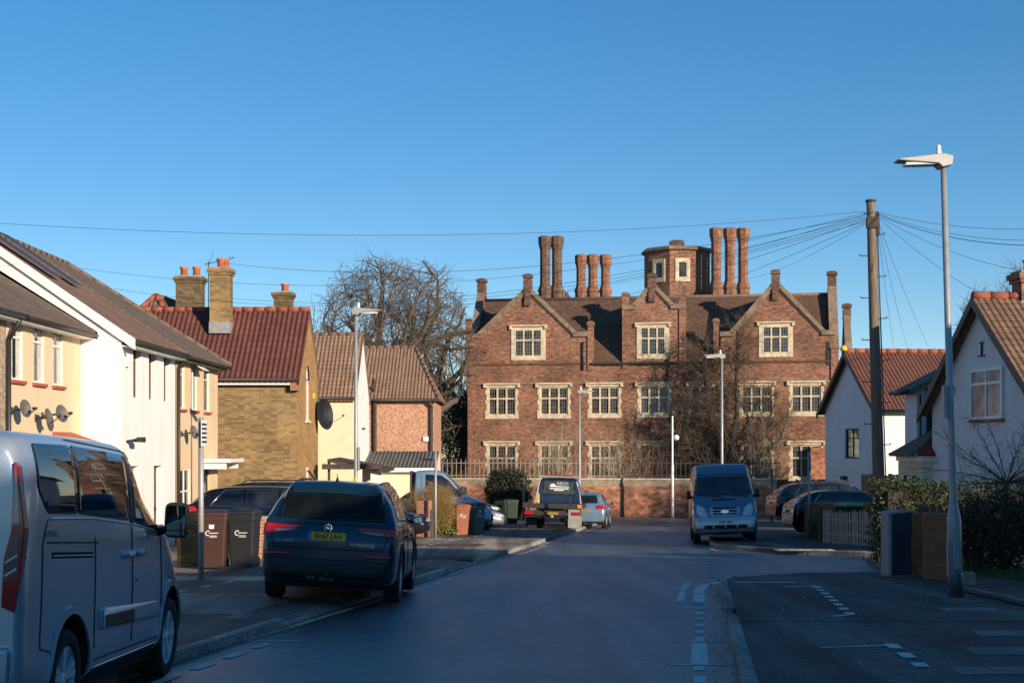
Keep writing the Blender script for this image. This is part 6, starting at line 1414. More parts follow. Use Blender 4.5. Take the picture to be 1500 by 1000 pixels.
# ---------------- trees, shrubs, hedges ----------------
def tree(name, label, loc, H, R0, seed, spread=.55, levels=5, r0=.3, mats=('bark', 'twig'), trunk_h=.28, lean=(0, 0), up=.25, n1=6, twig=.012, dens=1.0, droop=0.0, group=None, wig=.22, flat=1.0, env=None, rk=(.45, .68), leaders=None):
    rnd = random.Random(seed); t = thing(name, label, 'tree', loc, group=group); A, B = MB(), MB()
    def rv(): return Vector((rnd.gauss(0, 1), rnd.gauss(0, 1), rnd.gauss(0, 1))).normalized()
    def grow(p, d, L, r, lv):
        mb = A if lv < 3 else B; n = 5 if lv < 2 else 4 if lv < 4 else 2; ns = 8 if lv == 0 else 6 if lv < 2 else 4 if lv < 3 else 3
        pts = [p]; dirs = [d]
        for i in range(n):
            d = (d + rv() * wig * (1 if lv else .25) + Vector((0, 0, up * (.35 if lv < 4 else .1) - droop * (lv >= 4)))).normalized(); 
            if env and lv > 0:
                q = Vector((p.x / env[0], p.y / env[0], (p.z - env[2]) / env[1])); l = q.length
                if l > .8: d = (d - q.normalized() * (l - .8) * 1.6 + rv() * .25).normalized()
                if l > 1.05 and lv > 1: break
            p = p + d * L / n; pts.append(p); dirs.append(d)
        if len(pts) < 2: return
        n = len(pts) - 1
        re = r * (.55 if lv < 3 else .45)
        for i in range(n): mb.tube(pts[i], pts[i + 1], r + (re - r) * i / n, r + (re - r) * (i + 1) / n, ns, 0, False)
        if lv >= levels: return
        k = {0: n1, 1: 5, 2: 5, 3: 5, 4: 5, 5: 4}[lv]; k = max(2, int(round(k * (dens if lv > 1 else 1))))
        for i in range(k):
            f = rnd.uniform(.55, 1) if lv == 0 else rnd.uniform(.25, 1.0)
            if i == 0: f = 1.0
            j = min(n - 1, int(f * n)); q = pts[j] + (pts[min(n, j + 1)] - pts[j]) * (f * n - j if j < n else 0)
            side = rv(); side = (side - dirs[j] * side.dot(dirs[j])).normalized(); side.z *= flat
            sp = spread * rnd.uniform(.7, 1.5) * (0.5 if i == 0 and lv else 1)
            nd = (dirs[j] + side * sp * 1.6).normalized()
            grow(q, nd, L * rnd.uniform(.55, .85) * (1.35 if lv == 0 else 1), max(twig, r * (1 - f * .45) * (rnd.uniform(*rk) if lv < 2 else rnd.uniform(.45, .68))), lv + 1)
    if not leaders: grow(Vector((0, 0, -.2)), Vector((lean[0], lean[1], 1)).normalized(), H * trunk_h, r0, 0)
    else:                                        # short bole, a few tall leaders set thickly with upright spurs
        A.tube((0, 0, -.2), (0, 0, leaders[0]), r0 * 1.15, r0, 10, 0, False)
        for (x, y, z, r, spurs, sl) in leaders[1]:
            p = Vector((0, 0, leaders[0] * .96)); e = Vector((x, y, z)); n = 12; pts = [p]
            for i in range(1, n + 1):
                f = i / n; c = p + (e - p) * f; bow = Vector((x, y, 0)) * .35 * math.sin(math.pi * f) * (1 if z > 5 else .4); pts.append(c + bow + rv() * .12)
            for i in range(n): A.tube(pts[i], pts[i + 1], r * (1 - .75 * i / n), r * (1 - .75 * (i + 1) / n), 7, 0, False)
            for k in range(spurs):
                f = rnd.uniform(.18, 1); j = min(n - 1, int(f * n)); o = pts[j] + (pts[j + 1] - pts[j]) * (f * n - j); d = (rv() + Vector((0, 0, .55)) + Vector((x, y, 0)).normalized() * .3).normalized()
                grow(o, d, sl * rnd.uniform(.6, 1.2) * (1.15 - .4 * f), .035, 3)
    A.build('trunk', mats[0], t); B.build('crown', mats[1], t); return t
def foliage(name, mats, parent, c, rad, n, size, seed=1, box=False, shell=.35):
    rnd = random.Random(seed); mb = MB(); lumps = [(Vector((rnd.uniform(-1, 1), rnd.uniform(-1, 1), rnd.uniform(-1, 1))) * .8, rnd.uniform(.25, .5)) for _ in range(26)]
    for i in range(n):
        while True:
            v = Vector((rnd.uniform(-1, 1), rnd.uniform(-1, 1), rnd.uniform(-1, 1))); l = v.length if not box else max(abs(v.x), abs(v.y), abs(v.z))
            if l > 1 or rnd.random() > shell + l ** 3: continue
            near = min((v - a).length / b for a, b in lumps)
            if near > 1.2 and rnd.random() < .75: continue
            break
        v = v * (1 + .16 * rnd.gauss(0, .7)) if not box else v * (1 + .05 * rnd.gauss(0, 1))
        p = Vector(c) + Vector((v.x * rad[0], v.y * rad[1], v.z * rad[2])); s = size * rnd.uniform(.5, 1.4)
        a = Vector((rnd.gauss(0, 1), rnd.gauss(0, 1), rnd.gauss(0, 1))).normalized(); b = a.cross(Vector((rnd.gauss(0, 1), rnd.gauss(0, 1), rnd.gauss(0, 1)))).normalized()
        mb.face((p - a * s, p - b * s * .5, p + a * s, p + b * s * .5), rnd.randrange(len(mats)))
    return mb.build(name, list(mats), parent)
def stems(name, mats, parent, c, n, H, spread, r, seed=1, side=6, curve=.25, fan=1.0, base=.15):
    """bare or twiggy shrub: many upward stems with side twigs"""
    rnd = random.Random(seed); mb = MB()
    for i in range(n):
        a = rnd.uniform(0, 6.283); s = rnd.random() ** .6 * spread; h = H * rnd.uniform(.55, 1.05); m_ = rnd.randrange(len(mats)) if len(mats) > 1 else 0
        p = Vector(c) + Vector((math.cos(a) * base * rnd.random(), math.sin(a) * base * rnd.random(), 0)); d = Vector((math.cos(a) * s / h * fan, math.sin(a) * s / h * fan, 1)).normalized(); L = h / 5; rr = r
        for k in range(5):
            d = (d + Vector((rnd.gauss(0, curve), rnd.gauss(0, curve), rnd.gauss(0, curve * .5))) * .5).normalized(); q = p + d * L; mb.tube(p, q, rr, rr * .8, 3, m_, False); rr *= .8
            for _ in range(side if k else 1):
                f = rnd.random(); o = p + (q - p) * f; e = (d * rnd.uniform(.3, 1.1) + Vector((rnd.gauss(0, .6), rnd.gauss(0, .6), rnd.gauss(0, .35)))).normalized(); l2 = L * rnd.uniform(.4, 1.1); m1 = o + e * l2 * .5; e2 = (e + Vector((rnd.gauss(0, .3), rnd.gauss(0, .3), rnd.uniform(0, .5)))).normalized()
                mb.tube(o, m1, rr * .6, rr * .5, 3, m_, False); mb.tube(m1, m1 + e2 * l2 * .5, rr * .5, rr * .25, 3, m_, False)
            p = q
    return mb.build(name, list(mats), parent)
def at(px, Y, h=0): p = GX(px, Y); p.z += h; return p
# tall bare trees behind the left houses
tree('bare_tree', 'tall wide bare tree against the sky behind the cream and pebbledashed houses', at(566, 98), 17.4, 0, 11, spread=.60, levels=5, r0=.62, n1=6, trunk_h=.50, twig=.017, up=.10, wig=.34, env=(5.6, 6.4, 11.2), dens=1.3, rk=(.62, .85))
tree('bare_tree', 'second tall bare tree whose forked limbs rise above the pebbledashed house roof', at(617, 101), 17.6, 0, 23, spread=.55, levels=5, r0=.62, n1=5, trunk_h=.50, lean=(-.05, 0), twig=.017, up=.12, wig=.34, env=(3.9, 7.0, 10.9), dens=1.3, rk=(.62, .85))
tree('bare_tree', 'dense greyish bare tree between the pebbledashed house and the manor', at(660, 112), 12.5, 0, 31, env=(2.0, 6.5, 7.0), spread=.34, levels=5, r0=.25, n1=8, trunk_h=.26, twig=.02, mats=('bark_dark', 'twig'), up=.35, dens=1.25)
t = thing('evergreen_tree', 'dark ivy-clad tree left of the manor, behind the pale railings', 'tree', at(655, 104))
foliage('crown', ('dark_leaf', 'twig_dark'), t, (0, 0, 4.2), (2.0, 1.5, 4.2), 5200, .10, 4); m = MB(); m.tube((0, 0, -.3), (.2, 0, 5), .25, .1); m.build('trunk', 'bark_dark', t)
# pollarded tree in front of the manor
tree('bare_tree', 'dark twiggy bare tree in front of the manor, behind the blue van', at(1067, 96.5), 12.4, 0, 5, levels=5, r0=.34, twig=.011, mats=('bark_dark', 'twig_dark'), up=.4, dens=.95, wig=.4,
     leaders=(3.0, [(-1.5, .2, 12.1, .22, 54, 1.4), (.6, -.2, 12.4, .24, 58, 1.4), (-.3, .5, 10.5, .18, 34, 1.4), (-3.3, 0, 6.4, .15, 24, 1.3), (3.6, -.2, 6.6, .16, 26, 1.3), (-2.6, -.5, 4.3, .12, 15, 1.1), (2.9, .4, 8.2, .14, 20, 1.2), (3.0, -.4, 4.6, .12, 14, 1.1), (-2.7, .5, 8.4, .12, 18, 1.2)]))
tree('bare_tree', 'smaller thin-branched bare tree close against the manor wall, left of the dark twiggy one', at(1024, 98.3), 9.6, 0, 8, env=(2.6, 4.2, 6.2), spread=.5, levels=5, r0=.16, n1=6, trunk_h=.26, twig=.013, mats=('bark_dark', 'twig_dark'), up=.4, dens=1.0)
tree('bare_tree', 'small bare tree at the right photo edge behind the orange roof', at(1496, 62), 11.6, 0, 77, env=(2.6, 4.6, 8.6), spread=.5, levels=5, r0=.2, n1=6, trunk_h=.3, twig=.012, mats=('bark', 'twig'))
# off to the right, where their shade falls on the manor
for i, (x, y, h) in enumerate(((30.5, 77, 13), (36, 70, 15), (42, 63, 16), (34, 62, 12), (29, 70, 10.5))):
    tree('bare_tree', ('bare tree %s of the gardens on the right, past the photo edge' % ('at the near side', 'in the middle', 'at the front', 'at the far side', 'in the low corner')[i]), (x, y, gz(y)), h, 0, 40 + i, spread=.6, levels=4, r0=.34, n1=7, trunk_h=.3, twig=.035, dens=1.2)
# shrubs before the manor
for i, (px, Y, H, s, mt_, lab) in enumerate(((812, 95.5, 5.1, 2.1, 'twig_pale', 'bare pale-stemmed shrub before the manor, above the recovery truck'), (905, 95.5, 4.6, 1.7, 'twig_pale', 'bare pale-stemmed shrub before the manor, right of the middle lamp post'), (955, 96, 3.9, 1.7, 'russet_twig', 'bare reddish shrub before the manor, near the white camera post'), (1118, 95.5, 5.2, 2.0, 'twig_pale', 'bare pale shrub before the manor, right of the dark twiggy tree'), (690, 95.6, 2.7, 2.2, 'russet_twig', 'reddish bare shrub by the railings at the left corner of the manor'), (745, 95.4, 3.4, 1.8, 'russet_twig', 'reddish bare shrub by the railings above the round dark bush'))):
    t = thing('bare_shrub', lab, 'shrub', at(px, Y), group='bare shrubs in front of the manor'); stems('stems', (mt_,), t, (0, 0, .6), 44, H + .7, s * 1.25, .036, 100 + i, side=6)
# round dark bush at the left kerb end
t = thing('round_bush', 'round dark clipped bush left of the recovery truck', 'shrub', at(746, 80)); foliage('leaves', ('dark_leaf', 'dark_leaf', 'dark_leaf'), t, (0, 0, 1.55), (1.28, 1.2, 1.45), 17000, .075, 9, shell=.35); m = MB(); m.tube((0, 0, -.2), (0, 0, 1), .12); m.build('trunk', 'bark_dark', t)
core = None
# golden twiggy shrub beside the brick pier
g_ = G(640, 789)
t = thing('golden_shrub', 'golden brown twiggy shrub with a green top beside the red brick pier', 'shrub', at(636, 49.6))
stems('stems', ('gold_twig', 'gold_twig', 'green_gold'), t, (0, 0, 0), 420, 1.85, .72, .0075, 3, side=7, curve=.28, base=.35); foliage('leaves', ('gold_twig', 'green_gold', 'gold_twig'), t, (0, 0, 1.0), (.78, .66, .92), 9000, .022, 5, shell=.4)
foliage('leaves', ('hedge_leaf', 'green_gold'), t, (.35, -.3, .18), (.5, .3, .25), 900, .04, 7)
# hedge on the right, behind the fence and brick piers
t = thing('hedge', 'clipped evergreen hedge with sunlit top, right of the telegraph pole', 'hedge', at(1392, 31.5)); foliage('leaves', ('hedge_leaf', 'dark_leaf', 'hedge_leaf'), t, (.1, 0, .90), (1.75, .55, .95), 26000, .034, 12, box=True, shell=.15)
m = MB(); m.box(-1.45, 1.65, -.32, .32, 0, 1.6); m.build('branches', 'bark_dark', t)
# big bare thorny bush on the far right
t = thing('bare_bush', 'big dark bramble-like bush with long bare arching twigs at the right photo edge', 'shrub', at(1472, 26.8)); 
foliage('leaves', ('dark_leaf', 'twig_dark', 'dark_leaf'), t, (.05, 0, .75), (1.15, .8, .92), 9000, .040, 14, shell=.5)
stems('stems', ('twig_dark',), t, (.0, 0, .3), 90, 1.9, 1.3, .010, 15, side=6, curve=.4)
rnd = random.Random(9); mb = MB(); c0 = Vector((.02, 0, 1.75)); mb.tube((0, 0, 0), c0, .05, .04, 6)
for i in range(15):
    a = rnd.uniform(-.35, 3.5); L = rnd.uniform(.8, 1.75); d = Vector((math.cos(a), rnd.uniform(-.5, .3), abs(math.sin(a)) * .9 + .1)).normalized(); p = c0; rr = .014
    for k in range(7):
        d = (d + Vector((rnd.gauss(0, .07), rnd.gauss(0, .07), -.05))).normalized(); q = p + d * L / 7; mb.tube(p, q, rr, rr * .82, 4, 0, False); rr *= .84
        for _ in range(4):
            e = (d * .7 + Vector((rnd.gauss(0, .5), rnd.gauss(0, .5), rnd.gauss(0, .5)))).normalized(); f = p + (q - p) * rnd.random(); l2 = rnd.uniform(.12, .42); g_ = f + e * l2; mb.tube(f, g_, .0045, .003, 3, 0, False); e2 = (e + Vector((rnd.gauss(0, .4), rnd.gauss(0, .4), .2))).normalized(); mb.tube(g_, g_ + e2 * l2 * .5, .003, .002, 3, 0, False)
        p = q
mb.build('arching_twigs', 'twig_dark', t)
t = thing('garden_shrub', 'small leafy shrub at the foot of the pale picket fence corner', 'shrub', at(1197, 45.2)); foliage('leaves', ('hedge_leaf', 'green_gold'), t, (0, 0, .35), (.22, .2, .32), 500, .035, 21)
# ---------------- street furniture, fences, bins, wires ----------------
def lamp_post(label, p, H, headdir=-1, lean=0.0, sign=False, big=True):
    t = thing('lamp_post', label, 'lamp post', p, group='street lamps'); t.rotation_euler = (0, lean, 0)
    m = MB()
    m.lathe((0, 0, 0), [(.098, .0), (.098, 1.18), (.092, 1.26), (.062, 1.40), (.056, 1.48), (.052, 2.6), (.040, H - .05)], 18); sh = m.build('column', 'galv', t)
    d = MB(); d.lathe((0, 0, 0), [(.101, -.02), (.101, .44), (.099, .45)], 18); d.build('base_band', 'galv_dark', t)
    d = MB(); d.box(-.045, .045, -.103, -.06, .5, 1.10); d.build('access_door', 'galv', t, bevel=.01)
    h = MB(); s = headdir; z = H
    prof = [(s * -.09, z - .10), (s * -.11, z + .03), (s * .02, z + .07), (s * .66, z + .015), (s * .68, z - .01), (s * .10, z - .075), (s * .05, z - .13)]
    h.prism([(x, -.14, zz_) for x, zz_ in prof], (0, .28, 0)); ho = h.build('lamp_head', 'lamp_head', t, bevel=.012)
    l = MB(); l.box(min(s * .14, s * .56), max(s * .14, s * .56), -.11, .11, z - .078, z - .045); l.build('lens', 'lens', ho)
    c = MB(); c.lathe((s * .06, 0, z + .06), [(.04, 0), (.042, .05), (.034, .055), (.036, .12), (.02, .15)], 12); c.build('photocell', 'white_paint', ho)
    if sign: b = MB(); b.box(-.115, -.055, -.09, .02, 2.65, 3.12); b.build('control_box', 'lamp_head', t)
    if sign:
        w = MB(); w.path([(-.105, -.04, 1.0), (-.125, -.05, .8), (-.125, -.05, .45), (-.10, -.04, .36)], .008, 5); w.build('cable_loop', 'white_paint', t)
    return t
p = G(1401, 884); lamp_post('tall grey lamp post in the right foreground, between the brick pier and the paved drive', p, 6.35, -1, R(-1.72), True)
lamp_post('grey lamp post rising behind the blue high-roofed van', at(1057.5, 50.8), 6.42, -1)
lamp_post('farthest grey lamp post, in front of the manor above the recovery truck', at(849, 65.6), 6.2, 1)
lamp_post('grey lamp post on the left pavement beyond the blue SUV', at(521.5, 36.8), 6.25, 1)
# sticker band on the left one
tb_ = [o for o in bpy.data.objects if o.get('label', '').startswith('grey lamp post on the left')][0]
m = MB(); m.lathe((0, 0, 1.72), [(.06, 0), (.06, .26)], 12); m.build('warning_band', 'yellow_paint', tb_); m = MB(); m.box(.05, .09, -.08, .08, 2.15, 2.75); m.build('notice', 'lamp_head', tb_)
# camera post by the far wall
t = thing('camera_post', 'thin white post with a round camera beside the far boundary wall', 'post', at(985, 88.5)); m = MB(); m.lathe((0, 0, 0), [(.10, 0), (.09, 3.2), (.06, 3.3), (.055, 6.3)], 10); m.build('column', 'white_paint', t)
m = MB(); m.lathe((0, 0, 6.3), [(.1, 0), (.16, .12), (.13, .32), (.04, .36)], 12); m.build('top_cap', 'dark_metal', t); m = MB(); m.lathe((.24, 0, 4.95), [(.05, -.18), (.16, -.1), (.18, 0), (.16, .1), (.05, .18)], 14); m.tube((0, 0, 5.0), (.2, 0, 5.0), .03); m.build('camera', 'white_paint', t)
# signs on posts
def sign_post(label, p, H, plate=None, r=.035, mat='galv', cat='sign post', face=None):
    t = thing('sign_post', label, cat, p); m = MB(); m.tube((0, 0, -.05), (0, 0, H), r, None, 12); m.lathe((0, 0, H), [(r, 0), (r * .6, .02)], 12); m.build('pole', mat, t)
    if plate:
        (w, h, z, rz) = plate; q = MB(); q.box(-w / 2, w / 2, -.012, .0, z, z + h); o = q.build('sign_plate', 'decal_white' if face else 'galv_dark', t, bevel=.004); o.location = (math.cos(rz + math.pi / 2) * -.045, math.sin(rz + math.pi / 2) * -.045, 0); o.rotation_euler = (0, 0, rz)
        b = MB(); b.box(-w / 2 + .02, w / 2 - .02, .0, .012, z + .02, z + h - .02); b.box(-.03, .03, 0, .04, z + h * .3, z + h * .4); b.build('bracket', 'galv_dark', o)
        if face:
            text_mesh('lettering', face, h * .22, 'ink', o, frame_mat((0, -.015, z + h * .5), (1, 0, 0), (0, 0, 1)), .001, .9)
    return t
sg = sign_post('grey sign post with a narrow edge-on parking sign, beside the brown wheelie bin', at(294.5, 24.6), 2.86, (.30, .45, 2.38, R(84)), .048, face=None)
for ch in [c for c in bpy.data.objects if c.parent is sg and c.name.startswith('sign_plate')]:
    ch.data.materials[0] = M['decal_white']
    for k in range(5):
        q = MB(); q.box(-.13, .13, -.014, -.012, 2.44 + k * .075, 2.475 + k * .075); q.build('printed_line', 'ink', ch)
sign_post('thin pale post standing in the golden shrub', at(638, 47.4), 2.92, None, .042, 'lamp_head', 'post')
sign_post('grey post in front of the picket fence with a small edge-on sign', at(1185, 45.6), 2.85, (.25, .5, 2.25, R(80)), .045)
sign_post('grey post left of the round bush and recovery truck', at(767, 78), 2.35, None, .06, 'galv_dark', 'post')
sign_post('grey post against the boundary wall, right of the blue van', at(1130.5, 72), 2.75, None, .06, 'galv_dark', 'post')
# telegraph pole
TP = at(1290, 39.6); Lh = (TP.y * (720 - 297) / FPX) + 1.6 - .0
t = thing('telegraph_pole', 'weathered wooden telegraph pole with climbing steps and many wires', 'pole', TP); t.rotation_euler = (0, R(-1.62), 0); HP = 9.62 - 0
m = MB(); m.lathe((0, 0, 0), [(.17, -.2), (.16, 2.5), (.14, 6), (.122, HP - .3), (.122, HP)], 18); m.build('pole', 'pole_wood', t)
m = MB(); m.lathe((0, 0, HP), [(.15, -.02), (.15, .04), (.05, .06)], 14); m.build('cap', 'timber_dark', t)
for k in range(11):
    z = 2.9 + k * .58; s_ = -1 if k % 2 else 1; m = MB(); m.tube((s_ * .10, 0, z), (s_ * .34, -.02, z + .0), .014, None, 6); m.tube((s_ * .34, -.02, z), (s_ * .36, -.02, z + .05), .014, None, 6); m.build('climbing_step', 'dark_metal', t)
m = MB(); m.box(-.16, .16, -.17, -.02, HP - .75, HP - .45); m.box(.10, .20, -.1, .1, HP - .95, HP - .35)
for k in range(8): a = k * .785; m.tube((math.cos(a) * .15, math.sin(a) * .15, HP - .32), (math.cos(a) * .22, math.sin(a) * .22, HP - .32), .016, None, 6)
m.build('distribution_box', 'timber_dark', t)
m = MB(); m.path([(.14, -.08, HP - .9), (.16, -.09, 5), (.175, -.1, 1.0)], .018, 6); m.build('riser_cable', 'cable', t)
TT = TP + Vector((-math.sin(R(1.62)) * (HP - .3), 0, HP - .3))
def wire(a, b, sag, label, r=.011, group='overhead wires from the telegraph pole'):
    a, b = Vector(a), Vector(b); m = MB(); n = 28
    pts = [a + (b - a) * (i / n) - Z3 * sag * 4 * (i / n) * (1 - i / n) for i in range(n + 1)]
    m.path(pts, r, 4); o = m.build('overhead_wire', 'cable'); tag(o, label, 'wire', group)
k = Vector((-.16, 0, .0))
W = [((-160, 316, 33), .55, 'highest overhead wire crossing the sky to the left photo edge'), ((118, 393, 44), 1.15, 'overhead wire ending over the ridge of the white terraced house'), ((168, 423, 46), 1.35, 'overhead wire ending low over the far cream house roof'), ((318, 384, 57), .9, 'overhead wire running to the tall central brick chimney'), ((330, 436, 60), 1.0, 'overhead wire running to the bright red roof ridge'), ((460, 455, 60), .75, 'overhead wire ending at the gable of the yellow brick house'), ((530, 492, 72), .8, 'overhead wire ending at the gable of the cream end-on house'), ((690, 440, 84), .5, 'lowest of the left-hand wires, dropping toward the manor'), ((606, 512, 83), 1.1, 'overhead wire ending at the pebbledashed house ridge'), ((1092, 408, 99), .3, 'short overhead wire to the manor chimney trio')]
for i, (e, sg_, lab) in enumerate(W): wire(TT + k + Z3 * (-.04 * i + .02), P(*e), sg_, lab, .005 if i < 3 else .0065)
W = [((1620, 329, 30), .25, 'uppermost wire crossing to the right photo edge'), ((1620, 345, 30), .35, 'second wire down crossing to the right photo edge'), ((1620, 355, 28), .35, 'third wire down crossing to the right photo edge, the thickest'), ((1494, 396, 37), .2, 'wire dropping to the brick chimney at the right edge'), ((1440, 434, 36.5), .12, 'wire dropping to the apex of the nearer white house'), ((1360, 508, 50), .15, 'wire fanning down to the right over the far terracotta roof'), ((1330, 512, 60), .15, 'middle of the wires fanning down over the far terracotta roof'), ((1310, 513, 60), .15, 'steepest of the wires fanning down over the far terracotta roof')]
for i, (e, sg_, lab) in enumerate(W): wire(TT + Vector((.16, 0, -.03 * i)), P(*e), sg_, lab, .008 if i == 2 else .005)
# wheelie bins
def bin_(label, p, rz, mat, lidm=None, H=1.08, decal=None, w=.58, d=.66):
    t = thing('wheelie_bin', label, 'wheelie bin', p, rz, group='wheelie bins along the street'); m = MB(); h0 = .04; hb = H - .10
    lay = []
    for z, k in ((h0, .80), (h0 + .10, .82), (hb - .12, .96), (hb - .11, 1.02), (hb, 1.03)):
        lay.append([Vector((a * k, b * k, z)) for a, b in fillet([(-w / 2, -d / 2), (w / 2, -d / 2), (w / 2, d / 2), (-w / 2, d / 2)], .05, 3)])
    for A, B in zip(lay, lay[1:]):
        for i in range(len(A)): j = (i + 1) % len(A); m.face((A[i], A[j], B[j], B[i]), 0, True)
    m.face(lay[0][::-1]); m.face(lay[-1]); 
    for x in (-w * .3, 0, w * .3): m.hexa([(x - .015, -d * .425, .12), (x + .015, -d * .425, .12), (x + .015, -d * .40, .12), (x - .015, -d * .40, .12), (x - .015, -d * .475, hb - .15), (x + .015, -d * .475, hb - .15), (x + .015, -d * .45, hb - .15), (x - .015, -d * .45, hb - .15)]) if not decal else None
    m.build('bin_body', mat, t)
    l = MB(); lp = fillet([(-w * .54, -d * .57), (w * .54, -d * .57), (w * .54, d * .54), (-w * .54, d * .54)], .05, 3)
    a = [Vector((x, y, hb + .012)) for x, y in lp]; b = [Vector((x * .98, y * .98, hb + .05)) for x, y in lp]; c = [Vector((x * .7, y * .7, hb + .10)) for x, y in lp]
    for A, B in ((a, b), (b, c)):
        for i in range(len(A)): j = (i + 1) % len(A); l.face((A[i], A[j], B[j], B[i]), 0, True)
    l.face(a[::-1]); l.face(c); l.build('lid', lidm or mat, t)
    hd = MB(); hd.tube((-w * .42, d * .60, hb), (w * .42, d * .60, hb), .018, None, 8); hd.tube((-w * .42, d * .60, hb), (-w * .42, d * .48, hb - .02), .018); hd.tube((w * .42, d * .60, hb), (w * .42, d * .48, hb - .02), .018); hd.build('handle', lidm or mat, t)
    for sx in (-1, 1): wm = MB(); wm.lathe((sx * w * .40, d * .36, .10), [(.10, -.025), (.10, .025)], 16, 0, 'x'); wm.build('wheel', 'rubber', t)
    if decal:
        q = MB(); y = -d * .475
        def pl_(x0, x1, z0, z1, yy_): q.box(x0, x1, yy_ - .003, yy_, z0, z1)
        yf = lambda z: -d / 2 * (.82 + (.96 - .82) * (z - .14) / (hb - .26)) - .004
        if decal == 'box':
            for z0 in (.80,): pl_(-.05, -.03, z0, z0 + .09, yf(z0)); pl_(.03, .05, z0, z0 + .09, yf(z0)); pl_(-.05, .05, z0, z0 + .012, yf(z0))
            pl_(-.03, .045, .81, .88, yf(.8) - .002)
        for i in range(11):
            a = R(60 + i * 22); z = .715 + math.sin(a) * .045; pl_(-.07 + math.cos(a) * .045 - .008, -.07 + math.cos(a) * .045 + .012, z - .009, z + .009, yf(z) - .001)
        pl_(-.05, .13, .71, .725, yf(.71)); pl_(-.04, .10, .655, .668, yf(.66)); pl_(-.04, .11, .63, .640, yf(.63)); q.build('printed_badge', 'decal_white', t)
    return t
KG = Vector((0, 0, KH - .02))
bin_('dark brown wheelie bin with white printing beside the sign post', at(313, 28.6) + KG, R(4), 'bin_brown', 'bin_brown', 1.16, 'box', .60)
bin_('charcoal wheelie bin with white printing left of the blue SUV', at(358, 28.8) + KG, R(-3), 'bin_charcoal', 'bin_charcoal', 1.18, 'line', .56)
bin_('faded terracotta wheelie bin beside the golden shrub', at(671.5, 50.0) + KG, R(35), 'bin_terracotta', 'bin_terracotta', 1.10, 'line')
bin_('dark grey wheelie bin with a pale side, between the terracotta bin and the silver car', at(694, 51.2) + KG, R(48), 'bin_grey', 'bin_charcoal', 1.14, 'box')
bin_('dark green wheelie bin in the shade below the round bush', at(749, 68) + KG, R(10), 'bin_green', 'bin_green', 1.18)
bin_('second green wheelie bin just left of the one below the round bush', at(735, 69.5) + KG, R(-8), 'bin_green', 'bin_green', 1.10)
bin_('lime green lidded wheelie bin behind the picket fence', at(1243, 43.2) + Vector((0, 0, .22)), R(20), 'bin_charcoal', 'bin_lime', 1.05)
# brick pier and stump by the golden shrub
def pier(label, p, w, d, h, mat, rz=0, cap='stone_dark', capped=True):
    t = thing('brick_pier', label, 'pier', p, rz); m = MB(); m.box(-w / 2, w / 2, -d / 2, d / 2, -.2, h); m.build('brickwork', mat, t, bevel=.006)
    m = MB()
    if capped: m.box(-w / 2 - .03, w / 2 + .03, -d / 2 - .03, d / 2 + .03, h, h + .05); m.build('cap', cap, t, bevel=.008)
    else: m.box(-w / 2, w / 2, -d / 2, d / 2, h, h + .075); m.build('cap', mat, t, bevel=.01)
    return t
pier('red brick garden pier in front of the golden shrub', at(621.5, 48.0), .45, .34, 1.24, 'red_pier_brick', R(-12), capped=False)
t = thing('timber_post', 'short weathered timber post right of the red brick garden pier', 'post', at(632, 47.9)); m = MB(); m.box(-.13, .08, -.09, .09, -.1, 1.0, tx=.02); m.build('post', 'fence_wood', t)
def low_wall(label, a, b, h, mat, th=.22, cap=True, group=None):
    a, b = Vector(a), Vector(b); L = math.hypot(b.x - a.x, b.y - a.y); t = thing('garden_wall', label, 'wall', a, math.atan2(b.y - a.y, b.x - a.x), group=group); dz = b.z - a.z
    m = MB(); m.hexa([(0, -th / 2, -.3), (L, -th / 2, -.3), (L, th / 2, -.3), (0, th / 2, -.3), (0, -th / 2, h), (L, -th / 2, h + dz), (L, th / 2, h + dz), (0, th / 2, h)]); m.build('brickwork', mat, t)
    if cap: m = MB(); m.hexa([(0, -th / 2 - .02, h), (L, -th / 2 - .02, h + dz), (L, th / 2 + .02, h + dz), (0, th / 2 + .02, h), (0, -th / 2 - .02, h + .06), (L, -th / 2 - .02, h + dz + .06), (L, th / 2 + .02, h + dz + .06), (0, th / 2 + .02, h + .06)]); m.build('coping', 'stone_dark', t)
    return t
low_wall('low brown brick garden wall behind the brown wheelie bin', at(262, 29.3), at(300, 29.6), .95, 'yellow_brick', cap=False)
low_wall('low orange brick garden wall glimpsed between charcoal bin and blue SUV', at(366, 33.0), at(430, 33.4), .98, 'red_pier_brick')
low_wall('dark brick garden wall running back behind the red brick pier', at(612, 48.2), at(560, 52), .95, 'red_pier_brick')
low_wall('low brick wall between the dark hatchback and the picket fence', at(1180, 45.9), at(1290, 44.6), 1.22, 'brown_pier_brick')
low_wall('low red brick wall on the left in front of the cream end-on house', at(500, 62), at(548, 63), 1.0, 'orange_brick')
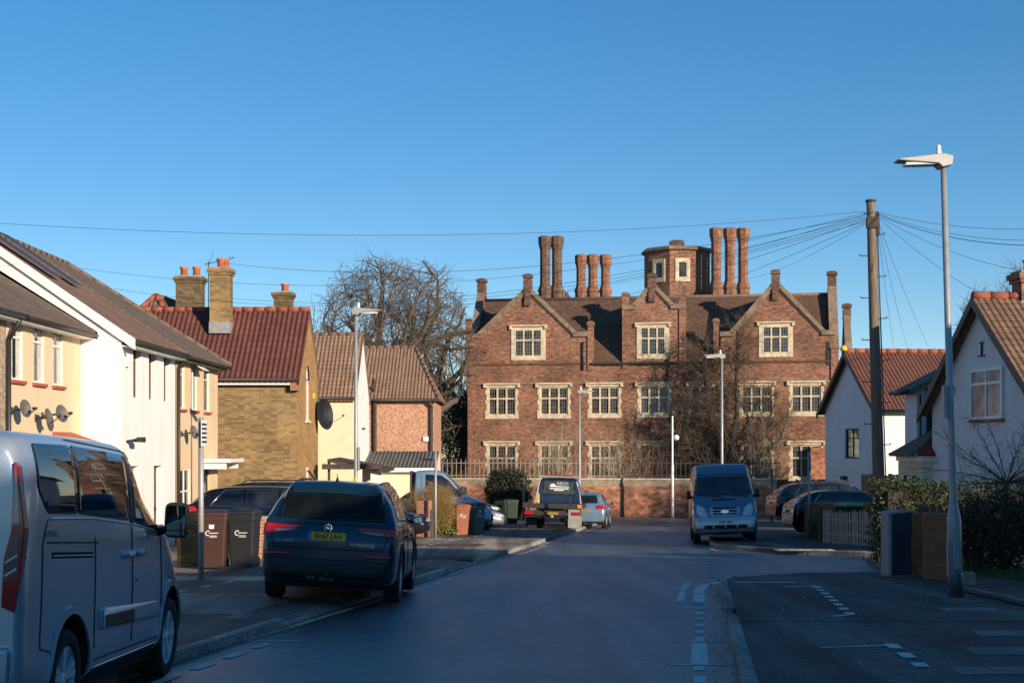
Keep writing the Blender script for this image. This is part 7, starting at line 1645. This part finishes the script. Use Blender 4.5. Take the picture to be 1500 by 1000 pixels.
# right-hand corner: cabinet, brick piers, timber fence
t = thing('service_cabinet', 'tall dark blue-black service cabinet with sloping top at the corner', 'cabinet', at(1314.5, 25.6) + Vector((0, 0, KH)), R(6)); m = MB(); m.hexa([(-.18, -.2, 0), (.19, -.2, 0), (.19, .2, 0), (-.18, .2, 0), (-.18, -.2, 1.10), (.19, -.2, 1.16), (.19, .2, 1.16), (-.18, .2, 1.10)]); m.build('cabinet_body', 'cabinet_blue', t, bevel=.008)
m = MB(); m.box(-.23, -.18, -.2, .2, 0, 1.10); m.hexa([(-.25, -.23, 1.10), (.02, -.23, 1.145), (.02, .22, 1.145), (-.25, .22, 1.10), (-.25, -.23, 1.14), (.02, -.23, 1.185), (.02, .22, 1.185), (-.25, .22, 1.14)]); m.build('lit_edge', 'cabinet_edge', t)  # the cabinet's lit edge, put in as a paler strip
m = MB(); m.box(-.14, .16, -.208, -.2, .06, 1.04); m.build('door_panel', 'cabinet_blue', t); m = MB(); m.box(-.25, .21, -.23, .22, -.06, .03); m.build('plinth', 'concrete', t)
pier('slimmer brown brick pier next to the dark cabinet', at(1338.5, 26.1) + KG, .19, .3, 1.06, 'brown_pier_brick', R(0), capped=False)
pier('wider brown brick pier left of the foreground lamp post', at(1369, 25.0) + KG, .40, .42, 1.08, 'brown_pier_brick', R(-14), capped=False)
def pickets(label, a, b, h, mat, pitch=.14, pw=.075, posts=1.8, seed=1, rails=(.28, .72), point=True):
    a, b = Vector(a), Vector(b); L = math.hypot(b.x - a.x, b.y - a.y); t = thing('picket_fence', label, 'fence', a, math.atan2(b.y - a.y, b.x - a.x)); sl = (b.z - a.z) / L; rnd = random.Random(seed); m = MB(); x = 0
    while x < L:
        j = rnd.uniform(-.012, .012); hh = h + rnd.uniform(-.05, .03); z = sl * x; tl = rnd.uniform(-.015, .015)
        m.hexa([(x + j, -.012, z - .02), (x + pw + j, -.012, z - .02), (x + pw + j, .012, z - .02), (x + j, .012, z - .02), (x + j + tl, -.012, z + hh), (x + pw + j + tl, -.012, z + hh), (x + pw + j + tl, .012, z + hh), (x + j + tl, .012, z + hh)])
        if point: m.prism([(x + j + tl, -.012, z + hh), (x + pw + j + tl, -.012, z + hh), (x + pw / 2 + j + tl, -.012, z + hh + .06)], (0, .024, 0))
        x += pitch
    m.build('pickets', mat, t); r = MB()
    for k in rails: r.hexa([(0, .014, h * k), (L, .014, h * k + sl * L), (L, .06, h * k + sl * L), (0, .06, h * k), (0, .014, h * k + .07), (L, .014, h * k + .07 + sl * L), (L, .06, h * k + .07 + sl * L), (0, .06, h * k + .07)])
    r.build('rail', mat, t); n = max(1, round(L / posts))
    for i in range(n + 1): x = L * i / n; p_ = MB(); p_.box(x - .045, x + .045, .06, .15, sl * x - .1, sl * x + h + .02); p_.build('post', mat, t)
    return t
q = G(1206, 799); q2 = G(1292, 807)
pickets('weathered pale wooden picket fence at the corner of the side street', q + KG, q2 + KG, .93, 'picket_wood', .17, .07)
pickets('dark board fence running back from the picket fence corner', at(1191, 50) + KG, q + Vector((-.06, .1, 0)) + KG, 1.0, 'fence_wood', .11, .1, point=False)
pickets('dark close-boarded fence behind the brick piers', at(1345, 28.2) + KG, at(1432, 27.2) + KG, 1.22, 'fence_wood', .15, .1)
pickets('grey timber fence under the far white house', at(1138, 66) + Vector((0, 0, .4)), at(1205, 64) + Vector((0, 0, .4)), 1.75, 'timber_dark', .155, .15, point=False)
pickets('grey timber fence between the telegraph pole and far white house', at(1262, 53.5) + Vector((0, 0, .5)), at(1345, 52) + Vector((0, 0, .5)), 1.75, 'timber_dark', .155, .15, point=False)
# small litter: a white bag, a low box
t = thing('carrier_bag', 'crumpled white carrier bag by the paved drive behind the foreground lamp post', 'bag', G(1424, 822) + Vector((0, 0, KH + .05))); rnd = random.Random(2); m = MB(); lay = []
for z, r_ in ((0, .07), (.05, .12), (.13, .13), (.2, .09), (.23, .05)): lay.append([Vector((math.cos(a) * r_ * rnd.uniform(.75, 1.2), math.sin(a) * r_ * rnd.uniform(.75, 1.2), z + rnd.uniform(-.02, .02))) for a in [k * .571 for k in range(11)]])
for A, B in zip(lay, lay[1:]):
    for i in range(11): j = (i + 1) % 11; m.face((A[i], A[j], B[j], B[i]), 0, True)
m.face(lay[0][::-1]); m.face(lay[-1]); m.build('bag', 'bag_white', t)
t = thing('concrete_block', 'low dark stone block at the foot of the foreground lamp post', 'block', at(1418, 23.2) + Vector((0, 0, KH)), R(-10)); m = MB(); m.box(-.10, .10, -.15, .15, 0, .20); m.build('block', 'stone_dark', t, bevel=.015)

# wind-blown leaves and grit along the kerbs
lv = MB(); rnd = random.Random(17)
for i in range(2600):
    sd = rnd.random()
    if sd < .5: y = rnd.uniform(11, 80); x = XL(y) + abs(rnd.gauss(0, .12)) + .02; z = gz(y) + .006
    elif sd < .75: y = rnd.uniform(11, 25); x = XR(y) - abs(rnd.gauss(0, .12)) - .02; z = gz(y) + .006
    elif sd < .9: y = rnd.uniform(12, 26); x = rnd.uniform(XR(y) + .3, 6.8); z = gz(y) + KH + .006
    else: y = rnd.uniform(15, 48); x = XL(y) - rnd.uniform(.9, 4.2); z = gz(y) + KH + .012
    a = rnd.uniform(0, 6.28); s_ = rnd.uniform(.008, .028); u_ = Vector((math.cos(a), math.sin(a), rnd.uniform(-.3, .3))) * s_; v_ = Vector((-math.sin(a), math.cos(a), rnd.uniform(-.2, .2))) * s_ * .6; p = Vector((x, y, z + .006))
    lv.face((p - u_, p - v_, p + u_, p + v_), 0 if rnd.random() < .7 else 1)
kind(tag(lv.build('fallen_leaves', ['gold_twig', 'cabinet_edge']), 'small dry leaves and grit gathered along the kerbs', 'leaves'), 'stuff')
